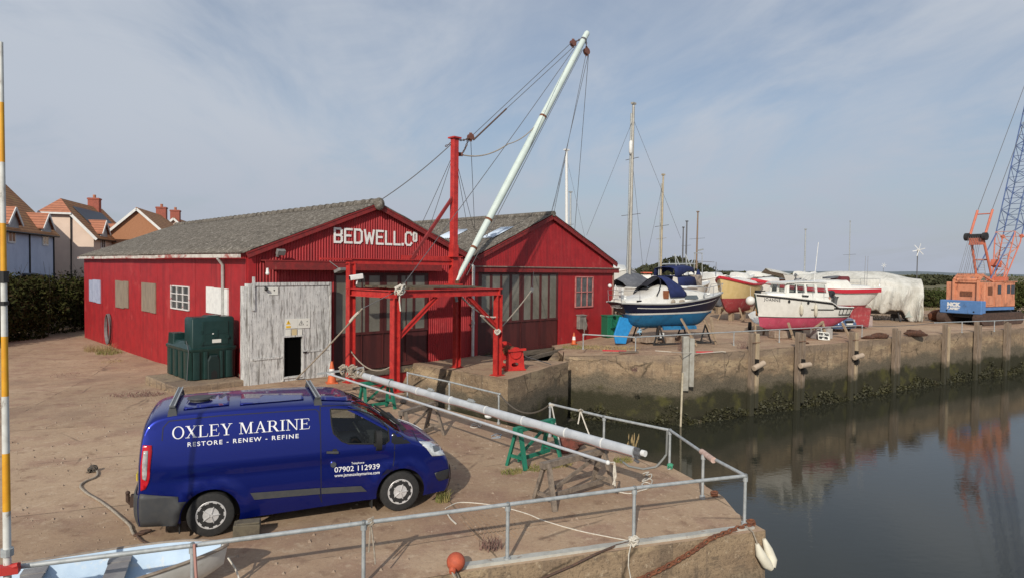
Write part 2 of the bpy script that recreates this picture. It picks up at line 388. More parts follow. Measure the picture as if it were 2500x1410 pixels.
for zi in range(12):
    z = -4.2*(zi/11)**1.2
    rows.append([(e1.x+(4.13-e1.x)*k/24 + .35*MN.noise(V((k*.3, zi*.5, 3)))*.1, e1.y+(10.3-e1.y)*k/24 - (.03*MN.noise(V((k*.7, zi*1.5, 7)))+.05*MN.noise(V((k*.1, zi*2.2, 2))) if zi else 0) - .05*(zi/11), z) for k in range(25)])
wq.grid(rows); struct(wq.obj('quay_edge_wall', M_WALL, smooth=70), 'rough layered concrete quay wall below the near railing')

PIER = [xy(UW(20.4, -.6)), xy(G(1283, 879, .05)), xy(G(1388, 881, .05)), xy(G(1240, 925, .05)), (-3.30, 26.72), xy(UW(16.75, -.6))]
pier_poly = PIER[::-1]
def zP(x, y): return .05+.03*MN.noise(V((x, y, 3)))
quay('pier_ground', pier_poly, zP, .5, 'concrete pier carrying the red derrick and winch', M_YARD,
     botoff=lambda p: (-1.3, -1.2) if p[0] < -2.6 else (0, 0), wallseg=[(0, 5)], jit=.05)

YB = [xy(UW(26.2, -22)), xy(UW(26.2, -.6)), (2.42, 29.99)] + [xy(G(x, y, .4)) for x, y in ((1460, 858), (1550, 864), (1662, 866), (1721, 862), (1822, 854), (1900, 849), (2075, 834), (2180, 824), (2303, 814), (2452, 804), (2500, 800))] + [(70, 64), (140, 100), (160, 150), (-30, 150), (-26, 85)]
def zY(x, y):
    return .4 - .25*smooth(6.5, 2.4, x) + .02*MN.noise(V((x*.3, y*.3, 5)))
quay('yard_ground', YB, zY, 1.3, 'sandy concrete boatyard ground across the basin', M_YARD, wallseg=[(1, 16)], jit=.08)

M_WATER = mat('basin_water', (.030, .031, .022), rough=.03, spec=.5)
t = M_WATER.node_tree; b_ = t.nodes['Principled BSDF']; b_.inputs['IOR'].default_value = 1.33
tcw = N(t, 'ShaderNodeTexCoord'); mpw = N(t, 'ShaderNodeMapping'); mpw.inputs['Scale'].default_value = (1, 2.2, 1); mpw.inputs['Rotation'].default_value = (0, 0, R(25)); t.links.new(tcw.outputs['Object'], mpw.inputs[0])
nw = N(t, 'ShaderNodeTexNoise'); setin(nw, Scale=2.6, Detail=4, Roughness=.55); t.links.new(mpw.outputs[0], nw.inputs['Vector'])
nw2 = N(t, 'ShaderNodeTexNoise'); setin(nw2, Scale=.25, Detail=3); t.links.new(mpw.outputs[0], nw2.inputs['Vector'])
hw = mth('MULTIPLY', nw.outputs['Fac'], mth('ADD', mth('MULTIPLY', nw2.outputs['Fac'], 1.4), -.2, None, t), None, t)
bw = N(t, 'ShaderNodeBump'); setin(bw, Strength=.22, Distance=.05); t.links.new(hw, bw.inputs['Height']); t.links.new(bw.outputs[0], b_.inputs['Normal'])
struct(MB().add([(-70, -80, WZ), (260, -80, WZ), (260, 190, WZ), (-70, 190, WZ)], [(0, 1, 2, 3)]).obj('water', M_WATER), 'dark still harbour water with reflections of the wall')

# ribbed tread cast into the quay near its edge
rb_ = MB()
for k in range(17):
    a, c = G(1088+9.5*k, 1222-.3*k, .003), G(1175+10.5*k, 1322-1.5*k, .003); t0, t1 = rnd.uniform(0, .12), rnd.uniform(.85, 1)
    rb_.bar(a.lerp(c, t0), a.lerp(c, t1), .022, .012)
struct(rb_.obj('tread_ribs', M_GR), 'worn ribbed tread cast into the concrete near the quay edge')
# slipways under the shed doors
M_SLIP = mat('slip_mud', (.05, .042, .03), (.09, .075, .05), scale=2, rough=.8, bump=.5)
sl_ = MB()
for u0, u1 in ((12.0, 17.4), (20.2, 26.4)):
    sl_.add([UW(u0, 12, -3.6), UW(u1, 12, -3.6), UW(u1, -14, -.9), UW(u0, -14, -.9)], [(0, 1, 2, 3)])
struct(sl_.obj('slipway', M_SLIP), 'dark slipway running under the boat shed doors')

# far land and hills
M_FIELD = mat('field_grass', (.10, .095, .04), (.17, .14, .065), (.06, .07, .025), scale=.06, scale3=.02, rough=.95)
fl = MB(); fl.add([(-2500, 88, .22), (3500, 88, .22), (6500, 6000, .22), (-5000, 6000, .22)], [(0, 1, 2, 3)])
struct(fl.obj('field', M_FIELD), 'flat grassy marsh beyond the boatyard')
hb = MB(); rows = []
for j in range(9):
    yy = 2300+j*120
    rows.append([(x, yy+.25*x*.2, .2+(12*max(0, MN.noise(V((x*.0012, 1, j*.12)))+.35)+6*max(0, MN.noise(V((x*.006, 3, j*.3)))))*math.sin(math.pi*j/8)) for x in range(-3000, 5200, 90)])
hb.grid(rows)
M_HILL = mat('hazy_hill_land', (.16, .19, .21), (.11, .14, .15), scale=.01, rough=1)  # blue-grey tint puts distance haze into the land colour
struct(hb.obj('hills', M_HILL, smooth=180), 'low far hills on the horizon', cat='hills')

# ------------------------------------------------------------------ the two red boat sheds
RED = (.37, .015, .019); RED2 = (.28, .011, .015); RED3 = (.40, .036, .036)
M_RED = mat('red_paint', RED, RED2, RED3, scale=1.6, scale3=.7, rough=.62, bump=.25, bscale=14, lo=.35, hi=.7)
def addscuff(m, col=(.34, .20, .16), amt=.6, st=(1, 1, .25), lo=.62, hi=.70, sc=7):
    t = m.node_tree; b = t.nodes['Principled BSDF']; l = b.inputs['Base Color'].links[0]; src = l.from_socket
    tcn = N(t, 'ShaderNodeTexCoord'); mp = N(t, 'ShaderNodeMapping'); mp.inputs['Scale'].default_value = st; t.links.new(tcn.outputs['Object'], mp.inputs[0])
    n = N(t, 'ShaderNodeTexNoise'); setin(n, Scale=sc, Detail=9, Roughness=.7); t.links.new(mp.outputs[0], n.inputs['Vector'])
    r = N(t, 'ShaderNodeMapRange'); setin(r, From_Min=lo, From_Max=hi, To_Max=amt); t.links.new(n.outputs['Fac'], r.inputs['Value'])
    x = N(t, 'ShaderNodeMix', data_type='RGBA'); t.links.new(r.outputs[0], x.inputs['Factor']); t.links.new(src, x.inputs['A']); x.inputs['B'].default_value = (*col, 1)
    t.links.new(x.outputs['Result'], b.inputs['Base Color']); return m
addscuff(M_RED)
addscuff(M_RED, (.15, .012, .015), .65, (1.6, 1.6, .06), .5, .7, 2.2); addscuff(M_RED, (.42, .05, .05), .45, (1.1, 1.1, .05), .56, .7, 1.7)
M_TRIM = addscuff(mat('red_trim_paint', (.25, .022, .022), (.17, .02, .02), scale=5, rough=.7, bump=.2), (.30, .17, .12), .7)
M_STEEL = addscuff(mat('red_steel_paint', (.50, .035, .028), (.38, .022, .02), scale=4, rough=.5, bump=.15), (.12, .05, .035), .8, (1, 1, .6), .6, .68, 9)
M_DOORP = addscuff(mat('brown_door_paint', (.085, .017, .016), (.055, .012, .012), scale=1.2, rough=.55, bump=.15, stretch=(3, 3, .4)), (.14, .05, .045), .5)
M_PANE = mat('dusty_glass', (.14, .132, .108), (.19, .18, .148), (.10, .098, .086), scale=.9, scale3=.6, rough=.22, spec=.6)
M_WPANE = mat('window_glass', (.07, .075, .08), (.12, .12, .12), scale=3, rough=.12)
M_DARK = mat('interior_shade_black', (.003, .003, .003), rough=1, spec=0)
M_ROOF = mat('asbestos_roof', (.115, .102, .086), (.17, .152, .13), (.28, .26, .225), scale=5, scale3=7, lo=.4, hi=.6, lo3=.55, hi3=.63, rough=.95, bump=.7, bscale=18, spec=.1)
addscuff(M_ROOF, (.055, .05, .045), .8, (1, 1, 1), .55, .63, 3.2)
addscuff(M_ROOF, (.40, .37, .32), .8, (1, 1, 1), .60, .65, 16)
M_WHITE = addscuff(mat('flaking_white_paint', (.62, .62, .60), (.52, .52, .51), scale=3, rough=.75, bump=.3), (.20, .19, .175), .95, (6, 6, .42), .52, .60, 2.6)
addscuff(M_WHITE, (.14, .13, .12), .9, (9, 9, 1.1), .56, .62, 3.6)
M_WHT = mat('white_paint', (.74, .74, .71), (.66, .66, .64), scale=5, rough=.6)
M_GALV = mat('galvanised_steel', (.42, .44, .44), (.33, .35, .35), scale=9, rough=.55, metal=.25, bump=.05)
M_GPIPE = mat('grey_pipe', (.50, .50, .48), (.40, .40, .38), scale=4, rough=.6)
M_PLY = mat('weathered_plywood', (.26, .21, .155), (.19, .15, .115), scale=3, stretch=(4, 4, .5), rough=.85)
M_BPLY = mat('pale_blue_board', (.36, .39, .50), (.29, .32, .43), scale=3, rough=.8)
M_YEL = mat('yellow_sign', (.80, .50, .03), rough=.5); M_BLK = mat('black_paint', (.012, .012, .012), rough=.5)
M_SIGN = mat('sign_white', (.72, .72, .66), rough=.5)

RZ = R(45)
A1 = UW(9.52, 0); A2 = UW(19.95, 0)
FN = V((1, -1, 0)).normalized(); SN = V((-1, -1, 0)).normalized()
shed1 = thing('boat_shed', 'large red corrugated boat shed with white BEDWELL.Co lettering and white sliding door', 'shed', A1, RZ)
shed2 = thing('boat_shed', 'plain red boat shed with glazed doors and roof skylights, right of the lettered one', 'shed', A2, RZ)
I1 = shed1.matrix_basis.inverted(); I2 = shed2.matrix_basis.inverted()
def L1(px, py, wd=0.): return I1 @ PL(px, py, A1+FN*wd, FN)
def L2(px, py, wd=0.): return I2 @ PL(px, py, A2+FN*wd, FN)
def LS(px, py, wd=0.): return I1 @ PL(px, py, A1+SN*wd, SN)
W1, H1, P1, D1 = 10.43, 4.66, 6.72, 23.9
W2, H2, P2, D2 = 11.05, 4.62, 6.98, 19.0
def ztop(W, H, P): return lambda x: H+(P-H)*(1-abs(x-W/2)/(W/2))
def gable(nm, sh, W, H, P, x0, x1, zb, pitch, amp, m):
    b = MB(); n = int((x1-x0)/pitch*8); zt = ztop(W, H, P); rows = [[], []]
    for i in range(n+1):
        x = x0+(x1-x0)*i/n; y = -amp*math.cos(2*math.pi*x/pitch)
        for k, z in enumerate((zb, zt(x))): rows[k].append((x, y, z))
    b.grid(rows); return b.obj(nm, m, sh, smooth=180)
DX0, DX1 = 3.36, 7.93; DZ = 3.93
b = MB()
zt = ztop(W1, H1, P1)
def corr(b, x0, x1, zb, zt, pitch, amp, y0=0.):
    n = max(4, int((x1-x0)/pitch*8)); rows = [[], []]
    for i in range(n+1):
        x = x0+(x1-x0)*i/n; y = y0-amp*math.cos(2*math.pi*x/pitch)
        rows[0].append((x, y, zb)); rows[1].append((x, y, zt(x)))
    b.grid(rows)
corr(b, .28, DX0, -.4, zt, .115, .02); corr(b, DX0, DX1, DZ, zt, .115, .02); corr(b, DX1, W1, -.4, zt, .115, .02)
b.bb(0, .28, -.03, .25, -.5, H1-.02)
b.obj('front_wall', M_RED, shed1, smooth=50)
# side wall as boards with shallow joints, back and far walls
b = MB(); ys = [0.05]
while ys[-1] < D1: ys.append(min(D1, ys[-1]+rnd.choice((2.2, 2.4, 2.6))))
for i in range(len(ys)-1): b.bb(-.03-rnd.random()*.015, .22, ys[i]+.006, ys[i+1]-.006, -.9, H1-.02)
b.bb(0.02, .2, 0.1, D1, -.9, H1-.05)
b.add([(0, D1, -.9), (W1, D1, -.9), (W1, D1, H1), (W1/2, D1, P1-.05), (0, D1, H1)], [(0, 1, 2, 3, 4)])
b.obj('side_wall', M_RED, shed1)
def roof(sh, W, H, P, D, oe, og, pitch=.146, amp=.03, nm='roof', holes=(), sides=(0, 1)):
    zt_ = (P-H)/(W/2); o = []
    for side in sides:
        b = MB(); rows = []; n = int((D+og)/pitch*6); nd = 12
        for j in range(nd+1):
            f = j/nd; row = []
            for i in range(n+1):
                y = -og+(D+og)*i/n; hx = (W/2+oe)*f; x = W/2-hx if side == 0 else W/2+hx
                z = P+.06-zt_*hx + amp*math.cos(2*math.pi*y/pitch) + (.018 if j % 4 == 3 else 0) + .022*MN.noise(V((x*.6, y*.35, side)))
                row.append((x, y, z))
            rows.append(row)
        b.grid(rows); o.append(b.obj(nm, M_ROOF, sh, smooth=180, solid=.02))
    return o
roof(shed1, W1, H1, P1, D1, .28, .22)
b = MB(); b.tube([(W1/2, -.3, P1+.05), (W1/2, D1, P1+.05)], .17, 10)
for k in range(40): b.cyl((W1/2, .2+k*.6, P1+.05), (W1/2, .32+k*.6, P1+.05), .195, n=10)
b.ball((W1/2, -.28, P1-.02), .24, sc=(1, .6, 1.1)); b.obj('ridge_cap', M_ROOF, shed1, smooth=50)
def barge(sh, W, H, P, oe, y=-.2, nm='bargeboard'):
    s = (P-H)/(W/2)
    for sg in (-1, 1):
        a = V((W/2, y, P-.10)); e = V((W/2+sg*(W/2+oe), y, H-s*oe-.10)); b = MB()
        b.bar(a, e, .035, .21); b.bar(a+V((0, -.012, .085)), e+V((0, -.012, .085)), .05, .05)
        b.obj(nm, M_TRIM, sh)
barge(shed1, W1, H1, P1, .12)
# gutter with peeling white facing, downpipe
b = MB(); y = -.05; k = 0
while y < D1-.3:
    e = min(D1, y+rnd.uniform(2.4, 3.4)); dz = rnd.uniform(-.02, .02); b.bar((-.33, y, H1-.16+dz), (-.33, e-.02, H1-.16+rnd.uniform(-.02, .02)), .11, .13); y = e; k += 1
b.obj('gutter', addscuff(mat('peeling_gutter', (.60, .57, .52), (.45, .40, .36), scale=3, rough=.8), (.30, .05, .04), .9, (1, .35, 1), .55, .62, 1.3), shed1)
q = LS(545, 640, .1); b = MB(); b.tube([(-.33, q.y-.1, H1-.25), (-.12, q.y, H1-.5), (-.12, q.y, -.3)], .06, 10)
b.obj('downpipe', M_GPIPE, shed1, smooth=50)
# openings of the side wall
def boardup(px0, py0, px1, py1, m, nm='boarded_window'):
    a = LS(px0, py0, .05); c = LS(px1, py1, .05); b = MB(); y0, y1 = min(a.y, c.y), max(a.y, c.y); n = 3
    for k in range(n): b.bb(-.085-rnd.random()*.012, -.04, y0+(y1-y0)*k/n+.004, y0+(y1-y0)*(k+1)/n-.004, c.z+rnd.uniform(-.03, .03), a.z+rnd.uniform(-.02, .02))
    o = b.obj(nm, m, shed1); return o
boardup(219, 682, 246, 740, M_BPLY)['label'] = 'pale blue boarded window'
boardup(283, 684, 314, 753, M_PLY); boardup(347, 688, 381, 764, M_PLY)
boardup(505, 700, 558, 770, M_WHT, 'white_panel')
def sash(sh, org, ux, wdt, hgt, nx, nz, nm='window', fr=None, t=.05, dep=.05):
    """window: frame + glazing bars (frame mesh) with one pane sheet behind; org lower-left on wall, ux unit along wall, n outward"""
    ux = V(ux).normalized(); n = ux.cross(V((0, 0, 1))); org = V(org); b = MB()
    P = lambda a, z, o=0.: org+ux*a+V((0, 0, z))+n*o
    for k in range(nx+1): b.bar(P(wdt*k/nx, -.02, dep/2), P(wdt*k/nx, hgt+.02, dep/2), t if k in (0, nx) else t*.7, dep, up=n)
    for k in range(nz+1): b.bar(P(.03, hgt*k/nz, dep/2+.003), P(wdt-.03, hgt*k/nz, dep/2+.003), dep, t if k in (0, nz) else t*.7)
    f = b.obj(nm, fr or M_WHT, sh)
    p = MB(); p.plate([P(0, 0, .004), P(wdt, 0, .004), P(wdt, hgt, .004), P(0, hgt, .004)], n*.008); p.obj('pane', M_WPANE, f); return f
a = LS(464, 757, .03); c = LS(420, 697, .03)
M_WFR = addscuff(mat('window_frame_paint', (.70, .68, .66), (.62, .60, .58), scale=6, rough=.6), (.42, .05, .05), .9, (1, 1, 1), .57, .6, 5)
sash(shed1, (-.05, max(a.y, c.y), a.z), (0, -1, 0), abs(a.y-c.y), c.z-a.z, 3, 3, fr=M_WFR)
# hose coil on the wall and small lamp at the far corner
q = LS(265, 800, .12); hs = MB()
for k in range(4): hs.tube([(-.10-.03*k, q.y+(.44+.02*k)*math.cos(t*math.pi/12), q.z+(.78+.015*k)*math.sin(t*math.pi/12)-.02*k) for t in range(25)], .03, 6)
tag(hs.obj('hose_coil', mat('grey_hose', (.16, .14, .14), (.11, .10, .10), scale=8, rough=.6), smooth=60), 'coiled grey hose hanging on the red side wall below the boarded windows', 'hose').matrix_basis = shed1.matrix_basis
# front: canopy over the door track
q0 = L1(647, 655, .4); zc0 = 4.02
b = MB(); b.bb(q0.x, 8.35, -.46, -.04, zc0+.30, zc0+.345); b.bb(q0.x, 8.35, -.44, -.40, zc0+.0, zc0+.30); b.obj('door_track_canopy', M_TRIM, shed1)
# brown glazed doors
def doors(sh, X0, X1, zb, zt_, zg, panes, mids, nm='glazed_door'):
    b = MB(); b.bb(X0, X1, .04, .10, zb, zg); b.bb(X0, X1, .05, .09, zg, zt_)
    for x0, x1 in panes: pass
    edges = [X0]+[v for p in panes for v in p]+[X1]
    for k in range(0, len(edges), 2): b.bb(edges[k], edges[k+1], .005, .045, zg, zt_-.12)
    b.bb(X0, X1, -.002, .045, zt_-.12, zt_); b.bb(X0, X1, -.012, .045, zg-.07, zg+.03); b.bb(X0, X1, -.004, .045, zb, zb+.16)
    for x in mids: b.bb(x-.012, x+.012, -.008, .05, zb, zt_)
    f = b.obj(nm, M_DOORP, sh)
    for x0, x1 in panes: MB().bb(x0, x1, .022, .04, zg+.03, zt_-.12).obj('pane', M_PANE, f)
    return f
pan = [(L1(a, 740).x, L1(c, 740).x) for a, c in ((821, 851), (859, 892), (901, 928), (944, 971), (980, 1008), (1014, 1037))]
zg1 = L1(818, 816).z
doors(shed1, DX0-.02, DX1, .02, DZ, zg1, pan, [L1(936, 700).x, L1(884, 700).x, L1(992, 700).x])
MB().bb(DX0-.2, DX1+.2, -.02, .35, -.28, -.02).obj('door_threshold', mat('old_timber', (.17, .135, .10), (.10, .08, .06), scale=3, stretch=(.6, 5, 5), rough=.9, bump=.4), shed1)
MB().bb(DX0, DX1, .05, .12, -1.1, -.29).obj('lower_door_board', M_RED, shed1)
# white flaking sliding door with open wicket
dd = .34
a = L1(608, 688, dd+.1); c = L1(808, 940, dd+.1); wl_ = L1(694, 823, dd+.1); wr_ = L1(739, 936, dd+.1)
X0, X1 = a.x+.12, c.x; ZT = 3.55; wz1 = wl_.z; wz0 = .14
b = MB()
def boards(b, x0, x1, z0, z1, y0, y1, wd=.155):
    n = max(1, round((x1-x0)/wd))
    for k in range(n): b.bb(x0+(x1-x0)*k/n+.003, x0+(x1-x0)*(k+1)/n-.003, y0-rnd.random()*.006, y1, z0, z1)
boards(b, X0, wl_.x, 0.0, ZT, -dd-.06, -dd); boards(b, wl_.x, wr_.x, wz1, ZT, -dd-.06, -dd); boards(b, wr_.x, X1, 0.0, ZT, -dd-.06, -dd); boards(b, wl_.x, wr_.x, 0, wz0, -dd-.06, -dd)
dr = b.obj('sliding_door', M_WHITE, shed1)
for v_ in ((X0, X1, -dd-.10, -dd-.07, ZT-.10, ZT+.02), (X0, wl_.x-.06, -dd-.09, -dd-.067, .86, .93), (wr_.x+.06, X1, -dd-.09, -dd-.067, 1.0, 1.07), (X0, X0+.09, -dd-.11, -dd-.07, 2.6, ZT+.22), (X1-.05, X1, -dd-.10, -dd-.07, 0, ZT-.1)): MB().bb(*v_).obj('door_batten', M_WHITE, dr)
b = MB(); b.bb(X0-.13, X0-.005, -dd-.07, -dd+.25, .0, ZT-.02); b.bb(X0-.26, X0-.15, -dd+.0, -dd+.3, .0, ZT-.12); b.obj('edge_post', M_WHITE, dr)
b = MB(); b.bb(wl_.x-.06, wl_.x, -dd-.085, -dd+.03, 0.02, wz1+.06); b.bb(wr_.x, wr_.x+.07, -dd-.085, -dd+.03, .02, wz1+.06); b.bb(wl_.x-.06, wr_.x+.07, -dd-.088, -dd+.03, wz1, wz1+.06); b.bb(wl_.x, wr_.x, -dd-.1, -dd+.03, .1, wz0+.02)
b.obj('wicket_frame', M_WHITE, dr)
MB().bb(wr_.x+.02, wr_.x+.16, -dd-.12, -dd-.09, .98, 1.03).obj('door_bolt', M_BLK, dr)
MB().bb(wl_.x-.3, wr_.x+.3, -dd+.03, -dd+.05, .1, wz1+.3).obj('wicket_shade_panel', M_DARK, dr)  # black panel behind the wicket, painted for the unlit inside
# notices on the white door
def sign(px0, py0, px1, py1, m=None, nm='notice'):
    a = L1(px0, py0, dd+.12); c = L1(px1, py1, dd+.12)
    return MB().bb(a.x, c.x, -dd-.085, -dd-.072, c.z, a.z).obj(nm, m or M_SIGN, dr), a, c
def tri_sign(a, m, par, s, x, z, y):
    MB().plate([(x-s, y, z-s*.85), (x+s, y, z-s*.85), (x, y, z+s*.9)], (0, -.004, 0)).obj('warning_triangle', m, par)
s_, a, c = sign(698, 778, 728, 800); y = -dd-.0865
tri_sign(a, M_YEL, s_, .085, a.x+.11, a.z-.12, y); MB().bb(a.x+.02, a.x+.2, y-.005, y, c.z+.03, c.z+.10).obj('warning_band', M_YEL, s_)
MB().plate([(a.x+.10, y-.006, a.z-.07), (a.x+.125, y-.006, a.z-.11), (a.x+.11, y-.006, a.z-.11), (a.x+.115, y-.006, a.z-.17), (a.x+.09, y-.006, a.z-.12), (a.x+.105, y-.006, a.z-.12)], (0, -.002, 0)).obj('lightning_mark', M_BLK, s_)
s_, a, c = sign(728.5, 777, 758, 799)
tri_sign(a, M_BLK, s_, .10, a.x+.13, a.z-.15, y); MB().plate([(a.x+.13-.075, y-.006, a.z-.222), (a.x+.205, y-.006, a.z-.222), (a.x+.13, y-.006, a.z-.085)], (0, -.002, 0)).obj('triangle_fill', M_SIGN, s_)
MB().bb(a.x+.12, a.x+.14, y-.012, y-.008, a.z-.2, a.z-.12).obj('exclamation_mark', M_BLK, s_)
b = MB()
for dz in (0, .13): b.plate([(a.x+.33, y-.001, a.z-.14-dz), (a.x+.36, y-.001, a.z-.09-dz), (a.x+.39, y-.001, a.z-.14-dz), (a.x+.36, y-.001, a.z-.12-dz)], (0, -.003, 0))
b.obj('walking_marks', M_BLK, s_)
for x0, x1, m in ((699, 711, M_SIGN), (714, 726, mat('cream_sign', (.62, .50, .28), rough=.6)), (730, 739, M_SIGN)): sign(x0, 803, x1, 818, m)
s_, a, c = sign(657, 701, 680, 719); MB().plate([(a.x+.17, y-.001, a.z-.08), (a.x+.23, y-.001, a.z-.08), (a.x+.20, y-.001, a.z-.15)], (0, -.003, 0)).obj('sign_mark', M_BLK, s_)
q = L1(651, 706, dd+.2); MB().ball((q.x, -dd-.16, q.z), .06).cyl((q.x, -dd-.16, q.z), (q.x, -dd-.08, q.z+.1), .03).obj('door_bell', M_BLK, dr)
# floodlights and small fittings
def flood(x, z, nm='floodlight', rz=.3):
    b = MB(); b.box((x, -.32, z), (.30, .16, .2), rx=.5); b.bar((x, -.02, z-.12), (x, -.3, z-.03), .03); b.box((x, -.04, z-.12), (.1, .06, .1))
    b.obj(nm, mat('grey_metal', (.22, .22, .21), (.16, .16, .155), scale=9, rough=.5), shed1, bevel=.015)
q = L1(682, 616, .2); flood(q.x, q.z)
q = L1(836, 660, .9); b = MB(); b.box((q.x, -.75, q.z), (.36, .34, .12), rx=-.35, rz=.3); b.bar((q.x, -.7, q.z+.05), (q.x-.3, -.45, q.z+.35), .03); b.obj('floodlight', MATS['grey_metal'], shed1, bevel=.02)
q = L1(652, 667, .4); MB().ball((q.x, -.44, q.z), .07).cyl((q.x, -.44, q.z+.04), (q.x, -.42, zc0+.05), .05).obj('outdoor_lamp', M_WHT, shed1, smooth=60)
# the painted name, stroke letters
GL = {'B': [[(0,0),(0,1),(.42,1),(.54,.88),(.54,.64),(.42,.52),(.02,.52)], [(.42,.52),(.56,.40),(.56,.12),(.44,0),(0,0)]],
      'E': [[(.54,1),(0,1),(0,0),(.54,0)], [(0,.52),(.44,.52)]], 'D': [[(0,0),(0,1),(.40,1),(.56,.84),(.56,.16),(.40,0),(0,0)]],
      'W': [[(0,1),(.17,0),(.38,.78),(.59,0),(.76,1)]], 'L': [[(0,1),(0,0),(.5,0)]],
      'C': [[(.54,.84),(.42,1),(.14,1),(0,.84),(0,.16),(.14,0),(.42,0),(.54,.16)]], 'o': [[(.1,0),(.34,0),(.44,.12),(.44,.88),(.34,1),(.1,1),(0,.88),(0,.12),(.1,0)]], '.': [[(0,.02),(.001,.02)]]}
GW = {'B': .56, 'E': .54, 'D': .56, 'W': .76, 'L': .5, 'C': .54, 'o': .44, '.': .02}
a = L1(816, 592); t0 = L1(816, 557); e = L1(1017, 592); hL = (t0.z-a.z); b = MB(); x = a.x
tot = sum(GW[c] for c in 'BEDWELL.C')+.62*GW['o']+.26*9; k = (e.x-a.x)/tot
zb = a.z+.02
for c in 'BEDWELL.Co':
    h = hL*.94; sx = k; z0 = zb
    if c == 'o': h = hL*.62; z0 = zb+hL*.33; sx = k*.62
    for pl in GL[c]:
        for i in range(len(pl)-1):
            p = V((x+pl[i][0]*sx, -.034, z0+pl[i][1]*h)); q = V((x+pl[i+1][0]*sx, -.034, z0+pl[i+1][1]*h))
            if (q-p).length < .01: b.bb(p.x-.055, p.x+.055, -.04, -.026, p.z-.05, p.z+.06); continue
            d = (q-p).normalized()*.035; b.bar(p-d, q+d, .085, .012+.0007*i, up=(0, 1, 0))
    x += (GW[c]*sx+.26*k)
    if c == 'C': x -= .06*k
b.obj('name_lettering', mat('letter_white', (.86, .86, .83), (.76, .75, .71), scale=9, rough=.7), shed1)

# ---- second shed
b = MB(); zt = ztop(W2, H2, P2); q = L2(1362, 750); E0, E1, DZ2 = .45, q.x, L2(1167, 664).z
tz = L2(1200, 653).z
b2 = MB(); corr(b2, 0, W2, tz, zt, .115, .007); corr(b2, 0, E0, -.4, lambda x: tz, .115, .01); corr(b2, E0, E1, DZ2, lambda x: tz, .115, .007)
wa, wb_ = L2(1403, 749), L2(1446, 676)
corr(b2, E1, W2, -.3, lambda x: tz, 1.3, .003)
b2.bb(W2-.06, W2+.04, 0.01, D2, -.3, H2-.03); b2.add([(0, D2, -.3), (W2, D2, -.3), (W2, D2, H2), (W2/2, D2, P2-.05), (0, D2, H2)], [(0, 1, 2, 3, 4)])
b2.obj('wall', M_RED, shed2, smooth=50)
MB().bb(W2-.05, W2+.06, -.04, .03, .2, H2-.3).obj('corner_strip', mat('rusty_strip', (.36, .22, .17), (.25, .12, .09), scale=5, rough=.8), shed2)
b = MB(); b.bb(-.1, W2+.38, -.16, -.02, tz-.22, tz+.02); b.obj('cornice', M_TRIM, shed2)
b = MB(); b.bb(-.12, W2+.40, -.22, -.02, tz+.022, tz+.075); b.obj('cornice_cap', mat('grey_timber', (.27, .20, .165), (.2, .13, .11), scale=4, rough=.9), shed2)
roof(shed2, W2, H2, P2, D2, .22, .18)
MB().tube([(W2/2, -.22, P2+.07), (W2/2, D2, P2+.07)], .15, 10).obj('ridge_cap', M_ROOF, shed2, smooth=50)
barge(shed2, W2, H2, P2, .2, -.16)
# skylights on the near roof slope
sn = V((-(P2-H2), 0, W2/2)).normalized(); Rm = shed2.matrix_basis.to_3x3()
def onroof(px, py): return I2 @ PL(px, py, shed2.matrix_basis @ V((W2/2, 0, P2+.12)), Rm @ sn)
M_SKYL = mat('skylight_sheet', (.62, .70, .80), (.5, .58, .68), scale=4, rough=.25)
for pts in (((1066, 582), (1098, 583), (1139, 561), (1104, 562)), ((1177, 580), (1206, 581), (1252, 555), (1222, 556))):
    P = [onroof(*p) for p in pts]; y0 = (P[0].y+P[3].y)/2; y1 = (P[1].y+P[2].y)/2; x0 = (P[0].x+P[1].x)/2; x1 = (P[2].x+P[3].x)/2
    b = MB(); rows = []; n = int(abs(y1-y0)/.146*6)
    for x in (x0, x1): rows.append([(x, y0+(y1-y0)*i/n, P2+.13-(P2-H2)/(W2/2)*(W2/2-x)+.03*math.cos(2*math.pi*(y0+(y1-y0)*i/n)/.146)) for i in range(n+1)])
    b.grid(rows); b.obj('skylight', M_SKYL, shed2, smooth=180, solid=.02)
pan = [(L2(a, 740).x, L2(c, 740).x) for a, c in ((1176, 1196), (1202, 1221), (1226, 1244), (1250, 1268), (1279, 1296), (1301, 1317), (1322, 1338), (1342, 1358))]
zg2 = L2(1265, 782).z
doors(shed2, E0, E1, .05, DZ2, zg2, pan, [L2(1273, 750).x, L2(1223, 800).x, L2(1319, 800).x])
M_TIMB = MATS['old_timber']
MB().bb(E0-.2, E1+.1, -.10, .3, -.2, .03).obj('door_threshold', M_TIMB, shed2)
sash(shed2, (wa.x, -.02, wa.z), (1, 0, 0), wb_.x-wa.x, wb_.z-wa.z, 3, 2, fr=mat('pink_frame', (.50, .21, .19), (.40, .12, .11), scale=6, rough=.7), t=.07, dep=.06)
q = L2(1414, 785); b = MB(); b.box((q.x, -.16, q.z), (.55, .24, .72)); b.box((q.x, -.17, q.z+.38), (.62, .32, .05), rx=.12)
b.tube([(q.x+.1, -.3, q.z+.1), (q.x+.22, -.33, q.z-.2), (q.x+.05, -.32, q.z-.5), (q.x+.15, -.3, q.z-.75)], .03, 6)
for k in range(5): b.tube([(q.x-.05+.05*k, -.31, q.z+.25), (q.x-.02+.06*k, -.34-.01*k, q.z-.15), (q.x+.06*k, -.31, q.z-.42)], .022, 5)
b.obj('meter_box', mat('grey_box', (.22, .20, .18), (.15, .14, .125), scale=5, rough=.8), shed2, bevel=.01)
q = L2(1150, 700, .15); b = MB(); b.tube([(-.1, -.08, 4.35), (-.05, -.22, 4.25), (-.05, -.22, .1)], .07, 10)
